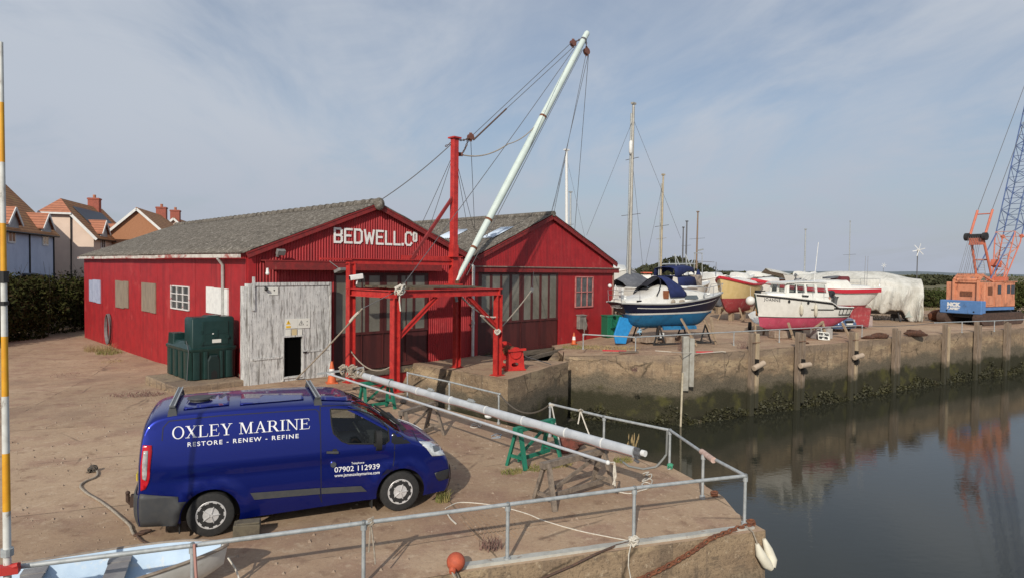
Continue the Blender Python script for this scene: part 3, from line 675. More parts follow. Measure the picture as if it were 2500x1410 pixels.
for z in (1.6, 3.0): b.cyl((-.05, -.22, z), (-.05, -.22, z+.1), .09, n=10)
b.obj('downpipe', M_GPIPE, shed2, smooth=50)
# ------------------------------------------------------------------ derrick over the slipway
M_CHAIN = mat('rusty_chain', (.11, .06, .04), (.07, .045, .035), scale=20, rough=.85)
M_WIRE = mat('steel_wire', (.10, .10, .105), rough=.6)
M_ROPE = mat('old_rope', (.36, .31, .25), (.26, .22, .17), scale=25, rough=.95)
M_WROPE = mat('white_rope', (.62, .58, .50), (.5, .46, .39), scale=25, rough=.95)
M_BOOM = addscuff(mat('pale_green_white_paint', (.58, .66, .61), (.52, .60, .56), scale=2, rough=.5), (.26, .17, .10), .8, (1, 1, 1), .62, .66, 5)
M_RUST = mat('rust', (.20, .075, .035), (.12, .045, .025), scale=12, rough=.9, bump=.4)
M_BLOCK = mat('wood_block', (.17, .065, .045), (.11, .045, .035), scale=10, rough=.7)
Q1, Q2, Q3, Q4 = UW(12.35, 2.1), UW(12.5, 4.65), UW(17.35, 2.1, .05), UW(17.25, 4.65, .05)
dk = thing('derrick', 'red steel gantry derrick with long white boom standing over the slipway', 'derrick', Q3)
def sag(a, c, s, n=14):
    a, c = V(a), V(c); return [a.lerp(c, i/n)-V((0, 0, s*4*(i/n)*(1-i/n))) for i in range(n+1)]
def part(b, nm, m, par, **k): return b.obj(nm, m, par, world=True, **k)
un = UW(1, 0)-UW(0, 0); wn_ = UW(0, 1)-UW(0, 0)
for p, zt_ in ((Q1, 4.32), (Q2, 3.14), (Q3, 3.14), (Q4, 3.14)):
    b = MB(); b.ibeam(p, V((p.x, p.y, zt_)), .24, .26, un, .03); b.box((p.x, p.y, p.z+.01), (.42, .42, .03), rz=RZ); part(b, 'leg', M_STEEL, dk)
zb = 3.27
for a, c, h in ((Q2-un*.25, Q4+un*.15, .26), (Q1-un*.15, Q3+un*.3, .26), (Q1-wn_*.15, Q2+wn_*.1, .26), (Q3, Q4+wn_*.1, .26)):
    b = MB(); d = .0 if abs((c-a).normalized().dot(un)) > .5 else -.012; b.ibeam((a.x, a.y, zb+d), (c.x, c.y, zb+d), .20, h, t=.03); part(b, 'beam', M_STEEL, dk)
q = PL(782, 636, UW(0, 2.1), FN); b = MB(); b.bar((q.x, q.y, 4.42), (Q1.x, Q1.y, 4.42), .16, .06); b.ibeam((Q1.x-un.x*.2, Q1.y-un.y*.2, 4.36), (Q3.x, Q3.y, 4.36), .16, .2, t=.03)
b.bar((Q1+un*2.2)+V((0, 0, 4.55)), Q3+V((0, 0, 4.5)), .05, .14); part(b, 'upper_beam', M_STEEL, dk)
for a, c in ((Q2+V((0, 0, 1.78))+un*.1, Q2+un*1.75+V((0, 0, 3.13))), (Q4+V((0, 0, 1.9))-un*.1, Q4-un*1.55+V((0, 0, 3.08)))):
    b = MB(); b.ibeam(a, c, .12, .14, t=.025); part(b, 'brace', M_STEEL, dk)
b = MB()
for k in range(11):
    w0 = 2.35+k*.2; p = UW(12.9+rnd.uniform(-.15, .1), w0, 3.46); q = UW(16.9+rnd.uniform(-.3, .3), w0, 3.44)
    b.bar(p+V((0, 0, rnd.uniform(-.01, .02))), q, .185, .05)
b.bar(UW(12.9, 4.5, 3.43), UW(14.2, 4.5, 3.42), .06, .1)
part(b, 'deck_planks', addscuff(mat('mossy_planks', (.13, .105, .07), (.085, .075, .05), (.17, .15, .05), scale=2, scale3=1.2, rough=.95, bump=.5), (.05, .04, .03), .7, (1, 1, 1), .55, .62, 3), dk)
b = MB()
for k in range(8): b.bar(UW(13.05, 4.62, 3.40)+V((0, 0, 0))+un*(.04*k), UW(14.6, 4.64, 3.40)+un*(.02*k), .03, .05)
Q3 = UW(17.13, 2.1, .05); MT = V((Q3.x, Q3.y, 9.45)); MB_ = V((Q3.x, Q3.y, 3.42))
b = MB(); b.bar(MB_, MT, .25, .25, up=FN); part(b, 'mast_post', M_STEEL, dk, bevel=.02)
b = MB(); b.bar(MB_-V((0, 0, .02)), V((Q3.x, Q3.y, 5.1)), .285, .285, up=FN); b.box((Q3.x, Q3.y, 4.62), (.55, .55, .04), rz=RZ); part(MB().box((Q3.x, Q3.y, MT.z+.02), (.40, .40, .06), rz=RZ), 'mast_cap', M_STEEL, dk)
b.bar((Q3.x, Q3.y, 3.45), (Q3.x, Q3.y, 3.52), .55, .55, up=FN); part(b, 'mast_sleeve', M_STEEL, dk)
b = MB(); st = PL(1003, 634, UW(0, 2.1), FN); b.bar((MT.x, MT.y, ZAT(1090, 476, MT.y)), (st.x, st.y, 4.46), .11, .11); part(b, 'raking_strut', M_TRIM, dk)
# boom
BF, BT = D(1112, 690, 26.6), D(1437, 74, 31.5)
bp = lambda t: BF.lerp(BT, t)
b = MB(); b.tube([bp(t) for t in (0, .03, .12, .3, .55, .8, .985, .99)], [.07, .10, .135, .165, .17, .155, .135, .11], 16); part(b, 'boom', M_BOOM, dk, smooth=50)
for t, r in ((.12, .15), (.22, .165), (.62, .175), (.955, .15)):
    b = MB(); d = (BT-BF).normalized(); b.cyl(bp(t)-d*.05, bp(t)+d*.05, r, n=16); part(b, 'boom_band', M_RUST if t < .9 else M_WIRE, dk)
b = MB(); b.box(BF-V((0, 0, .05)), (.16, .22, .3), rz=RZ); part(b, 'boom_heel', M_RUST, dk)
def pulley(p, r, tilt=(0, 0, 1), nm='pulley_block'):
    b = MB(); ax = V((.6, -.75, .1)).normalized()
    for s_ in (-1, 0, 1): b.cyl(V(p)+ax*(s_*.055-.02), V(p)+ax*(s_*.055+.02), r*(1 if s_ else .8), n=14)
    b.bar(V(p)-V((0, 0, r*1.3)), V(p)+V((0, 0, r*1.3)), .05, .12); return part(b, nm, M_BLOCK, dk)
B1 = D(1149, 335, 27.3); TB1 = D(1399, 106, 31.2); TB2 = D(1432, 126, 31.5)
pulley(B1, .14); pulley(TB1, .16); pulley(TB2, .17); b = MB(); b.box(D(1124, 377, 27.), (.2, .14, .14)); part(b, 'pulley_block', M_BLOCK, dk)
def rope(a, c, s=0., r=.014, m=None, nm='wire', n=10):
    b = MB(); b.tube(sag(a, c, s, n if s else 1), r, 6); return part(b, nm, m or M_WIRE, dk)
def chain_mb(pts, r=.012, link=.085):
    b = MB(); L = [(pts[i+1]-pts[i]).length for i in range(len(pts)-1)]; tot = sum(L); n = max(2, int(tot/link)); acc = 0
    for k in range(n):
        s_ = tot*k/n; i = 0
        while i < len(L)-1 and s_ > L[i]: s_ -= L[i]; i += 1
        d = (pts[i+1]-pts[i]).normalized(); p = pts[i]+d*s_
        up = V((0, 0, 1)) if abs(d.z) < .9 else V((1, 0, 0)); a = d.cross(up).normalized(); a = a if k % 2 else a.cross(d)
        ring = [p+d*(math.cos(t)*link*.62)+a*(math.sin(t)*link*.36) for t in [j*math.pi/4 for j in range(9)]]
        b.tube(ring, r, 5, cap=False)
    return b
rope(B1, TB1+V((0, 0, .1)), 0); rope(B1+V((.1, 0, -.1)), TB1+V((.1, 0, -.1)), 0); rope(B1+V((.12, 0, -.12)), B1.lerp(TB1, .3)+V((.1, 0, -.1)), 0, .035, M_CHAIN, 'chain')
part(chain_mb(sag(MT, B1, .1), .018), 'chain', M_CHAIN, dk); part(chain_mb(sag(MT-V((0, 0, .3)), B1-V((.1, 0, .1)), .45), .018), 'chain', M_CHAIN, dk)
part(chain_mb([TB1, BT.lerp(BF, .03)], .02), 'chain', M_CHAIN, dk); part(chain_mb([BT.lerp(BF, .04)+V((.1, 0, 0)), TB2], .02), 'chain', M_CHAIN, dk)
rb = shed1.matrix_basis @ V((W1/2, -.25, 6.72+.1)); rope(MT-V((0, 0, .1)), rb, .12, .02)
part(chain_mb([MT-V((0, 0, .1)), MT.lerp(rb, .14)], .016), 'chain', M_CHAIN, dk)
for px, py in ((1029, 548), (1045, 566)): rope(MT-V((0, 0, .5)), PL(px, py, A1+FN*.2, FN), .03, .012)
SR = shed2.matrix_basis
for px, py in ((1141, 552), (1156, 556), (1159, 560)): rope(MT-V((0, 0, .6)) if py != 560 else B1, SR @ onroof(px, py), .03, .012)
k2 = D(1240, 352, 28.3); rope(D(1124, 377, 27.), k2, .25, .028, M_ROPE, 'slack_rope'); rope(k2, bp(.62), .22, .022, M_ROPE, 'slack_rope'); rope(MT-V((0, 0, .5)), D(1122, 377, 27.), 0, .03, M_CHAIN, 'chain')
ap = SR @ V((W2/2, -.2, 6.98+.1)); rope(TB2, ap, 0, .013); rope(TB2+V((.12, 0, 0)), ap+V((-.12, 0, 0)), 0, .013)
rope(TB2+V((.1, 0, -.1)), PL(1403, 563, A2+FN*.2, FN), 0, .013); rope(bp(.92)+V((.15, 0, -.1)), BF+V((.45, .1, .3)), 0, .013)
kn = UW(12.6, 4.75, 3.42); rope(bp(.93)-V((.2, 0, 0)), kn, .1, .013)
# guy ropes and knots
gb = G(722, 925, .02); g2 = PL(885, 752, UW(0, 4.4), FN); rope(gb, g2, .05, .028, M_ROPE, 'guy_rope'); rope(g2, kn, 0, .014)
part(MB().tube(sag(g2.lerp(gb, .05), g2.lerp(gb, .17), -.02, 4), .045, 6), 'rope_splice', M_WROPE, dk)
hk = PL(1298, 708, UW(0, 3.6), FN); pb = Q4+V((0, 0, 1.72)); rope(pb, hk, .06, .026, M_ROPE, 'guy_rope'); rope(hk, PL(1303, 662, A2+FN*.2, FN), 0, .012)
part(MB().box(hk, (.14, .1, .2), ry=.5), 'hook', M_WIRE, dk)
a_ = Q4-un*.9+V((0, 0, 2.35)); rope(pb, a_, .03, .03, M_ROPE, 'guy_rope'); rope(a_, Q4+V((0, 0, 2.25)), .03, .035, M_WROPE, 'lashing'); rope(pb, pb-V((0, 0, .8)), 0, .02, M_ROPE, 'rope_tail')
rope(Q3+V((0, 0, 3.0))+un*.4, Q3+V((0, 0, 2.2))+un*1.6, .1, .03, M_WROPE, 'loose_rope'); rope(Q3+V((0, 0, 3.0))+un*.3, Q3+V((0, 0, 2.5))+un*1.3, .1, .02, M_ROPE, 'loose_rope')
rope(Q1+V((0, 0, 1.15)), Q2+V((0, 0, .95)), .45, .022, M_ROPE, 'slack_rope')
def knot(p, r, n=9, m=None, nm='knot', tail=.0):
    b = MB()
    for k in range(n):
        t0 = rnd.random()*6; ax = V((rnd.uniform(-1, 1), rnd.uniform(-1, 1), rnd.uniform(-1, 1))).normalized(); a = ax.orthogonal().normalized(); c = ax.cross(a)
        rr = r*rnd.uniform(.5, 1); b.tube([V(p)+V((rnd.uniform(-r, r)*.4,)*3)*.5+(a*math.cos(t0+j*.6)+c*math.sin(t0+j*.6))*rr for j in range(9)], r*.16, 5)
    if tail: b.tube([V(p), V(p)-V((.02, 0, tail*.5)), V(p)-V((-.02, 0, tail))], r*.15, 5)
    return b
part(knot(kn+V((.05, -.2, 0)), .18, 12, tail=.7), 'rope_knot', M_WROPE, dk); part(knot(pb+V((0, -.15, 0)), .12, 7), 'rope_knot', M_WROPE, dk)
part(MB().bar(Q3+V((.1, -.3, 3.1)), Q3+V((.18, -.3, 2.75)), .12, .1), 'sheave', M_GALV, dk)
# camera on leg
cp = Q1+V((0, -.05, 3.78))-wn_*-.3; b = MB(); b.bar(cp+V((-.15, -.12, -.02)), cp+V((.24, .14, .05)), .17, .18); b.bar(cp+V((.1, .05, .1)), cp+V((.05, .03, -.25)), .05); part(b, 'security_camera', M_WHT, dk, bevel=.02)
b = MB(); b.bar(cp+V((-.165, -.13, -.02)), cp+V((-.15, -.12, -.02)), .13, .13); part(b, 'camera_lens', M_BLK, dk)
for k in range(5):
    b = MB(); p = UW(17.4+rnd.random()*1.6, 2.2+rnd.random()*2, .07)

# winch on the pier
M_WRED = addscuff(mat('winch_red', (.55, .03, .022), (.42, .022, .02), scale=5, rough=.45), (.12, .05, .03), .8, (1, 1, 1), .6, .66, 6)
wq_ = G(1257, 903, .06); wr = thing('winch', 'red hand winch with slotted side cheeks and rusty cable drum on the pier', 'winch', wq_, R(112))
def cheek(x):
    out_ = [(-.42, 0), (.42, 0), (.36, .55), (.30, .82), (-.05, .95), (-.34, .80)]
    h1 = [(.0+.14*math.cos(t)*1.2, .24+.09*math.sin(t)) for t in [i*math.pi/6 for i in range(12)]]; h2 = [(-.02+.12*math.cos(t), .70+.07*math.sin(t)) for t in [i*math.pi/6 for i in range(12)]]
    vs, fs = tri(out_, .15, (h1, h2)); b = MB()
    for s_ in (-.03, .03): b.add([(x+s_, p[0], p[1]) for p in vs], fs)
    for lp in (out_, h1, h2): b.grid([[(x-.03, p[0], p[1]) for p in lp+lp[:1]], [(x+.03, p[0], p[1]) for p in lp+lp[:1]]])
    b.bb(x-.1, x+.1, -.45, .45, 0, .05); return b
for x in (-.0, .95): cheek(x).obj('side_cheek', M_WRED, wr)
b = MB(); b.cyl((0, 0, .72), (.95, 0, .72), .15, n=14)
for k in range(13): b.tube([(.1+k*.06, .19*math.cos(t*.6283), .72+.19*math.sin(t*.6283)) for t in range(11)], .034, 6)
b.obj('cable_drum', M_RUST, wr, smooth=40)
MB().cyl((-.1, 0, .72), (-.05, 0, .72), .24, n=18).obj('gear_wheel', M_WRED, wr); MB().cyl((.99, .05, .74), (1.05, .05, .74), .34, n=20).obj('gear_wheel', M_WRED, wr)
for a_, c_, w_ in (((-.12, -.42, .86), (-.12, .35, .82), .09), ((0, .3, .1), (.95, .3, .1), .06), ((0, -.3, .1), (.95, -.3, .1), .06)): MB().bar(a_, c_, w_).obj('tie_bar', M_WRED, wr)
tag(MB().tube([G(1282, 868, .3), G(1300, 874, .25), G(1345, 888, .2)], .02, 6).obj('cable', M_WIRE), 'thin grey cable running from the red winch across the void', 'cable')
MB_c = MB(); 
for px0, py0, px1, py1 in ((1335, 893, 1378, 850),): 
    a = G(px0, py0, -.5); 
    MB_c.plate([G(1325, 893, -.2), G(1352, 893, -.2), G(1384, 851, .1), G(1356, 858, .1)], (0.1, .2, -.25))
tag(MB_c.obj('slipway_buttress', M_WALL), 'sloping concrete buttress beside the dark slipway right of the winch', 'buttress')
b = MB(); b.bar(G(1276, 878, .03), G(1375, 853, .12), .16, .16); tag(b.obj('timber_beam', M_TIMB), 'weathered timber beam lying over the slipway mouth below the glazed doors', 'beam')

# ------------------------------------------------------------------ green oil tank on its plinth
pl_ = thing('concrete_plinth', 'rough concrete plinth under the green oil tank', 'plinth', UW(7.0, .45), RZ)
b = MB(); b.add([(0, 0, -.4), (2.35, .12, -.4), (2.35, 3.2, -.4), (0, 3.2, -.4), (0.02, 0.03, .22), (2.33, .14, .20), (2.35, 3.2, .22), (0, 3.2, .22)], [(0,3,2,1),(4,5,6,7),(0,1,5,4),(1,2,6,5),(2,3,7,6),(3,0,4,7)]); b.obj('plinth_block', M_WALL, pl_, bevel=.03)
M_TANK = mat('green_plastic', (.006, .030, .027), (.009, .036, .033), scale=4, rough=.38)
tk = thing('oil_tank', 'dark green plastic oil tank with a hatch box on its lid', 'tank', UW(7.73, -.49, .22), RZ)
def rrect(x0, x1, y0, y1, z, r=.12, n=4):
    o = []
    for cx_, cy_, a0 in ((x1-r, y1-r, 0), (x0+r, y1-r, 90), (x0+r, y0+r, 180), (x1-r, y0+r, 270)):
        for k in range(n+1): a = R(a0+90*k/n); o.append((cx_+r*math.cos(a), cy_+r*math.sin(a), z))
    return o
TX, TY = 1.60, 2.4
b = MB(); b.loft([rrect(.05, TX-.05, .05, TY-.05, 0), rrect(.02, TX-.02, .02, TY-.02, .05), rrect(.01, TX-.01, .01, TY-.01, .95), rrect(-.03, TX+.03, -.03, TY+.03, 1.0), rrect(-.03, TX+.03, -.03, TY+.03, 1.08), rrect(.04, TX-.04, .04, TY-.04, 1.13), rrect(.12, TX-.12, .2, TY-.15, 1.28)])
for x0, x1 in ((.0+.12, .34), (.46, .6), (1.0, 1.12), (1.22, 1.45)): b.loft([rrect(x0, x1, -.03, .1, .03, .025, 2), rrect(x0, x1, -.03, .1, .97, .025, 2)])
for y0, y1 in ((.15, .5), (.7, 1.05), (1.25, 1.6), (1.8, 2.2)): b.loft([rrect(-.03, .1, y0, y1, .03, .025, 2), rrect(-.03, .1, y0, y1, .97, .025, 2)])
b.obj('tank_body', M_TANK, tk, smooth=50)
b = MB(); b.loft([[(x+ .0, -.045, z) for x, z in ((.62, .0), (.98, .0), (.98, .62), (.9, .78), (.70, .78), (.62, .62))], [(x, -.02, z) for x, z in ((.58, .0), (1.02, .0), (1.02, .66), (.93, .84), (.67, .84), (.58, .66))]]); b.obj('pipe_recess', mat('green_plastic_shaded', (.004, .018, .017), rough=.5), tk)  # raised plate in darker green, recess shade put into the colour
MB().loft([[(x, -.05, z) for x, z in ((.70, .02), (.9, .02), (.9, .24), (.8, .32), (.7, .24))], [(x, -.046, z) for x, z in ((.70, .02), (.9, .02), (.9, .24), (.8, .32), (.7, .24))]]).obj('drain_hole', M_BLK, tk)
b = MB(); b.loft([rrect(.08, 1.52, -.0, .75, 1.06, .06), rrect(.08, 1.52, .0, .75, 2.08, .06), rrect(.12, 1.48, .05, .7, 2.15, .06)]); b.loft([rrect(.55, 1.15, .05, .7, 2.12, .08), rrect(.65, 1.05, .1, .6, 2.2, .08)]); b.obj('hatch_box', M_TANK, tk, smooth=40)
hd = MB().bb(.42, 1.30, -.022, .0, 1.2, 2.02).obj('hatch_door', M_TANK, tk, bevel=.01)
b = MB(); b.bb(.48, 1.24, -.034, -.02, 1.58, 1.61); b.bb(.46, .5, -.03, -.02, 1.3, 1.94); b.bb(.8, .92, -.05, -.02, 1.46, 1.72); b.bb(.38, .43, -.04, .0, 1.6, 1.7); b.bb(.38, .43, -.04, .0, 1.2, 1.3); b.cyl((1.26, -.05, 1.45), (1.26, -.02, 1.45), .06); b.obj('hatch_latch', M_TANK, hd)
MB().bb(.74, 1.04, -.03, -.0235, 1.26, 1.38).obj('label', M_SIGN, hd)
MB().bb(.74, .79, -.04, -.03, 1.56, 1.6).obj('lock', M_WHT, hd)
b = MB(); b.loft([rrect(.02, .48, 1.7, 2.3, 1.1, .05), rrect(.04, .46, 1.72, 2.28, 1.5, .05)]); b.obj('filler_cap', M_TANK, tk, smooth=40)
b = MB(); b.tube([UW(7.8, -1.0, 1.55), UW(7.68, -.42, 1.25), UW(7.6, -.35, .25)], .012, 5); tag(b.obj('cable', M_WIRE), 'thin cable draped over the green oil tank', 'cable')
M_STONE = mat('rubble_stone', (.24, .17, .12), (.32, .25, .19), scale=5, rough=.9, bump=.5)
def stone(name, c, d, label, cat='stone', m=None, rz=0., group=None, seed=0, amp=.12):
    b = MB(); b.ball((0, 0, d[2]*.42), .5, 10, 7, d)
    b.v = [V((p.x, p.y, max(0, p.z))) * 1.0 + p*0.0 + V((MN.noise(p*4+V((seed, 0, 0)))*amp*d[0], MN.noise(p*4+V((0, seed, 9)))*amp*d[1], 0 if p.z < .01 else MN.noise(p*5+V((seed, seed, 3)))*amp*d[2])) for p in b.v]
    o = b.obj(name, m or M_STONE, smooth=35); o.matrix_basis = Matrix.Translation(V(c)) @ Matrix.Rotation(rz, 4, 'Z'); return tag(o, label, cat, group)
for k, (px, py, s_, lb) in enumerate(((585, 905, .3, 'upper pale broken brick in the rubble beside the oil tank'), (592, 922, .34, 'lower broken stone in the rubble beside the oil tank'), (597, 935, .24, 'small stone at the foot of the rubble by the white door'))):
    stone('stone', G(px, py, .1 if k < 2 else 0), (s_, s_*.8, s_*.7), lb, group='rubble beside the oil tank', seed=k)

# ------------------------------------------------------------------ traffic cones
M_CONE = mat('cone_orange', (.62, .13, .035), (.5, .11, .04), scale=6, rough=.55)
def cone(p, h, label):
    t_ = thing('traffic_cone', label, 'traffic cone', p, .4, 'orange and white traffic cones')
    k = h/.75
    MB().bb(-.19*k, .19*k, -.19*k, .19*k, 0, .035*k).obj('base', M_CONE, t_); MB().lathe([(.15*k, .03*k), (.117*k, .28*k)]).obj('lower_band', M_CONE, t_, smooth=40); MB().lathe([(.083*k, .5*k), (.035*k, .75*k), (.0, .75*k)]).obj('tip', M_CONE, t_, smooth=40)
    MB().lathe([(.118*k, .28*k), (.084*k, .5*k)]).obj('white_band', M_WHT, t_, smooth=60)
cone(G(810, 934, 0), .78, 'orange and white traffic cone at the foot of the white sliding door'); cone(G(1401, 839, .22), .62, 'orange and white traffic cone in front of the plain shed near its meter box')
# ------------------------------------------------------------------ blue panel van
from mathutils.bvhtree import BVHTree
rw, fw = G(515, 1309, 0), G(978, 1246, 0); VH = math.atan2(fw.y-rw.y, fw.x-rw.x)
vorg = rw - Matrix.Rotation(VH, 3, 'Z') @ V((1.06, -.93, 0))
van = thing('parked_van', 'dark blue panel van with OXLEY MARINE lettering parked on the near quay', 'van', vorg, VH)
VM = van.matrix_basis; VI = VM.inverted()
PATH = [(.06,.30,.12,.30),(0,.45,.10,.45),(0,.72,.10,.72),(.05,.82,.12,.82),(.06,1.2,.13,1.2),(.10,1.6,.17,1.56),(.17,1.82,.24,1.72),(.32,1.93,.42,1.82),(.8,1.965,.8,1.855),(1.8,1.98,1.8,1.87),(2.6,1.97,2.55,1.86),(2.98,1.945,2.9,1.84),(3.22,1.88,3.12,1.78),(3.68,1.61,3.58,1.52),(4.12,1.32,4.02,1.24),(4.28,1.235,4.18,1.15),(4.55,1.13,4.44,1.04),(4.78,.99,4.63,.92),(4.90,.83,4.75,.79),(4.97,.64,4.80,.62),(4.98,.45,4.81,.45),(4.95,.30,4.79,.30),(4.90,.22,4.75,.24)]
def cat_(P, n=4):
    o = []
    for i in range(len(P)-1):
        p0, p1, p2, p3 = [np.array(P[min(max(k, 0), len(P)-1)]) for k in (i-1, i, i+1, i+2)]
        for k in range(n):
            t = k/n; o.append(tuple(.5*((2*p1)+(-p0+p2)*t+(2*p0-5*p1+4*p2-p3)*t*t+(-p0+3*p1-3*p2+p3)*t**3)))
    return o+[P[-1]]
PS = cat_(PATH)
def VW(x, z):
    w_ = .985-.035*smooth(.5, .2, z)-.15*max(0, (z-1.12)/.74)**1.5
    w_ += .016*math.exp(-((z-1.10)/.055)**2)*smooth(4.2, 3.9, x)*smooth(.3, .6, x) - .012*math.exp(-((z-.95)/.09)**2)*smooth(3.9, 3.6, x)
    for ax in (1.06, 3.99):
        r = math.hypot(x-ax, z-.34); w_ += .034*math.exp(-((r-.47)/.055)**2)
    w_ -= .075*max(0, (x-3.85)/.95)**2 + .035*max(0, (.3-x)/.3)**2
    return w_
# strip over rear, roof, screen, bonnet, nose
NT = 13; b = MB(); rows = []
for xc, zc_, xs, zs in PS:
    row = []
    for k in range(-NT+1, NT):
        a = abs(k)/(NT-1)*math.pi/2; e = 2/2.7; y = math.sin(a)**e; d = 1-max(0, math.cos(a))**e
        row.append((xc+(xs-xc)*d, math.copysign(1, k)*y*VW(xs, zs) if k else 0, zc_+(zs-zc_)*d))
    rows.append(row)
i0, i1 = 12*4, 14*4-1; c0, c1 = 4, 2*NT-1-5
nb = len(rows[0]); bv = [p for r in rows for p in r]; bf = []; wf = []
for i in range(len(rows)-1):
    for k in range(nb-1):
        f = (i*nb+k, i*nb+k+1, (i+1)*nb+k+1, (i+1)*nb+k); (wf if i0 <= i < i1 and c0 <= k < c1 else bf).append(f)
# side outline with wheel arches
arch = lambda cx_, r=.415: [(cx_+r*math.cos(R(a)), .34+r*math.sin(R(a))) for a in range(-16, 197, 12)]
side = [(p[2], p[3]) for p in PS] + [(x, z) for x, z in arch(3.99)] + [(x, z) for x, z in arch(1.06)]
side = [p for i, p in enumerate(side) if i == 0 or math.hypot(p[0]-side[i-1][0], p[1]-side[i-1][1]) > .004]
svs, sfs = tri(side, .1)
bvh0 = BVHTree.FromPolygons([V(p) for p in bv]+[V((x, -VW(x, z), z)) for x, z in svs], bf+wf+[tuple(i+len(bv) for i in f) for f in sfs])
def hit(px, py, off=.004):
    o = VI @ C0; d = (VI.to_3x3() @ ray(px, py)).normalized(); h = bvh0.ray_cast(o, d)
    if h[0] is None: h = bvh0.find_nearest(o+d*11)[0:2]
    n = h[1] if h[1].dot(d) < 0 else -h[1]
    return h[0]+n*off
Z8 = lambda P: [(300+.336*x, 900+.336*y) for x, y in P]
def patch(P, off=.004, step=9, holes=()):
    vs, fs = tri(P, step, holes); b = MB(); b.add([hit(x, y, off) for x, y in vs], fs); return b
def mirrored(b):
    m = MB(); m.v = [V((p.x, -p.y, p.z)) for p in b.v]; m.f = list(b.f); return m
win_px = Z8([(1507,292),(1515,288),(1700,290),(1775,305),(1850,350),(1925,425),(1935,520),(1905,543),(1640,541),(1590,522),(1530,465),(1516,400)])
win = [(lambda q: (q.x, q.z))(hit(x, y, 0)) for x, y in win_px]
svs, sfs = tri(side, .1, (win,))
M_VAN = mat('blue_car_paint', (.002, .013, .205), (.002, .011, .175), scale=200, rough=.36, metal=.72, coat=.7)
M_VGREY = mat('grey_plastic', (.045, .047, .05), (.055, .055, .055), scale=8, rough=.6)
b = MB(); b.add(bv, bf)
for s_ in (-1, 1): b.add([(x, s_*VW(x, z), z) for x, z in svs], sfs if s_ < 0 else [f[::-1] for f in sfs])
bm_ = b.obj('body', M_VAN, van, smooth=38)
mw = bmesh.new(); mw.from_mesh(bm_.data); bmesh.ops.remove_doubles(mw, verts=mw.verts, dist=.003); bmesh.ops.recalc_face_normals(mw, faces=mw.faces); mw.to_mesh(bm_.data); mw.free(); bm_.data.set_sharp_from_angle(angle=R(38))
M_VGL = glassmat('van_glass', clear=.85)
MB().add(bv, wf).obj('windscreen', M_VGL, van, smooth=180)
wvs, wfs = tri(win, .12)
M_RUB = mat('black_rubber', (.014, .014, .014), rough=.75)
rb_ = MB(); n = len(win)
for s_ in (-1, 1):
    MB().add([(x, s_*(VW(x, z)-.012), z) for x, z in wvs], wfs).obj('side_window', M_VGL, van, smooth=180)
    rb_.tube([(x, s_*VW(x, z), z) for x, z in win+win[:1]], .012, 5, cap=False)
rb_.obj('window_seal', M_RUB, van)
def both(b, nm, m, **k):
    b.obj(nm, m, van, **k); mirrored(b).obj(nm, m, van, **k)
both(patch(Z8([(1962,425),(2092,536),(1975,546),(1950,530)])), 'quarter_panel', mat('gloss_black', (.01, .01, .012), rough=.15), smooth=180)
def seam(pts, wd=2.6, off=.0035):
    b = MB()
    for i in range(len(pts)-1):
        (x0, y0), (x1, y1) = pts[i], pts[i+1]; L = math.hypot(x1-x0, y1-y0); n = max(1, int(L/9)); nx, ny = -(y1-y0)/L*wd/2, (x1-x0)/L*wd/2
        up = []; dn = []
        for k in range(n+1): x = x0+(x1-x0)*k/n; y = y0+(y1-y0)*k/n; up.append(hit(x+nx, y+ny, off)); dn.append(hit(x-nx, y-ny, off))
        b.grid([up, dn])
    return b
b = seam(Z8([(1433,268),(1438,560),(1441,930),(1450,1005)]))
for l in ([(1975,546),(1972,640),(1960,730),(1900,800)], [(285,520),(292,425),(335,377),(700,338),(1400,291),(1424,310),(1433,400)], [(1433,268),(1690,258),(1790,275),(1880,340)], [(1430,300),(1440,300)], [(2100,440),(2140,520)]): 
    c = seam(Z8(l)); b.add(c.v, c.f)
both(b, 'panel_gap', mat('seam_dark', (.003, .004, .03), rough=.6))
b = patch(Z8([(925,897),(1431,861),(1433,904),(955,945)]), .014); both(b, 'side_moulding', M_VGREY, solid=.008); both(patch(Z8([(1441,861),(1730,846),(1772,884),(1443,903)]), .014), 'side_moulding', M_VGREY, solid=.008)
both(patch(Z8([(1478,594),(1565,594),(1565,610),(1478,610)]), .03, 5), 'door_handle', M_VGREY, solid=.02); both(patch(Z8([(1520,592),(1530,578),(1552,578),(1562,596),(1552,618),(1530,618)]), .006, 5), 'handle_recess', M_RUB)
q = hit(*Z8([(1528,690)])[0], 0); b = MB(); b.cyl(q+V((0, -.002, 0)), q+V((0, -.03, 0)), .055, .045, 16); b.obj('lock_cover', mat('chrome', (.7, .7, .7), rough=.15, metal=1.), van, smooth=40)
# rear corner lamps, bumper, towbar
b = MB(); 
def sidepoly(P, off, step=.06):
    vs, fs = tri(P, step); return MB().add([(x, -VW(x, z)-off, z) for x, z in vs], fs)
both(sidepoly([(.155,1.50),(.27,1.49),(.275,1.40),(.235,.96),(.19,.86),(.128,.84),(.128,1.2)], .010), 'tail_light', mat('red_lens', (.50, .012, .02), rough=.12), smooth=60, solid=.012)
both(sidepoly([(.165,1.42),(.225,1.42),(.215,1.15),(.20,.98),(.15,1.02),(.15,1.2)], .020), 'clear_lens', mat('clear_lens_grey', (.45, .44, .42), (.30, .28, .28), scale=14, rough=.15), smooth=60, solid=.006)
b = sidepoly([(.12,.80),(.30,.76),(.5,.72),(.62,.70),(.62,.62)]+[(1.06+.43*math.cos(R(a)), .34+.43*math.sin(R(a))) for a in range(140, 185, 9)]+[(.60,.26),(.12,.30),(.10,.45),(.10,.72)], .012, .08); both(b, 'rear_bumper_side', M_VGREY, smooth=50, solid=.01)
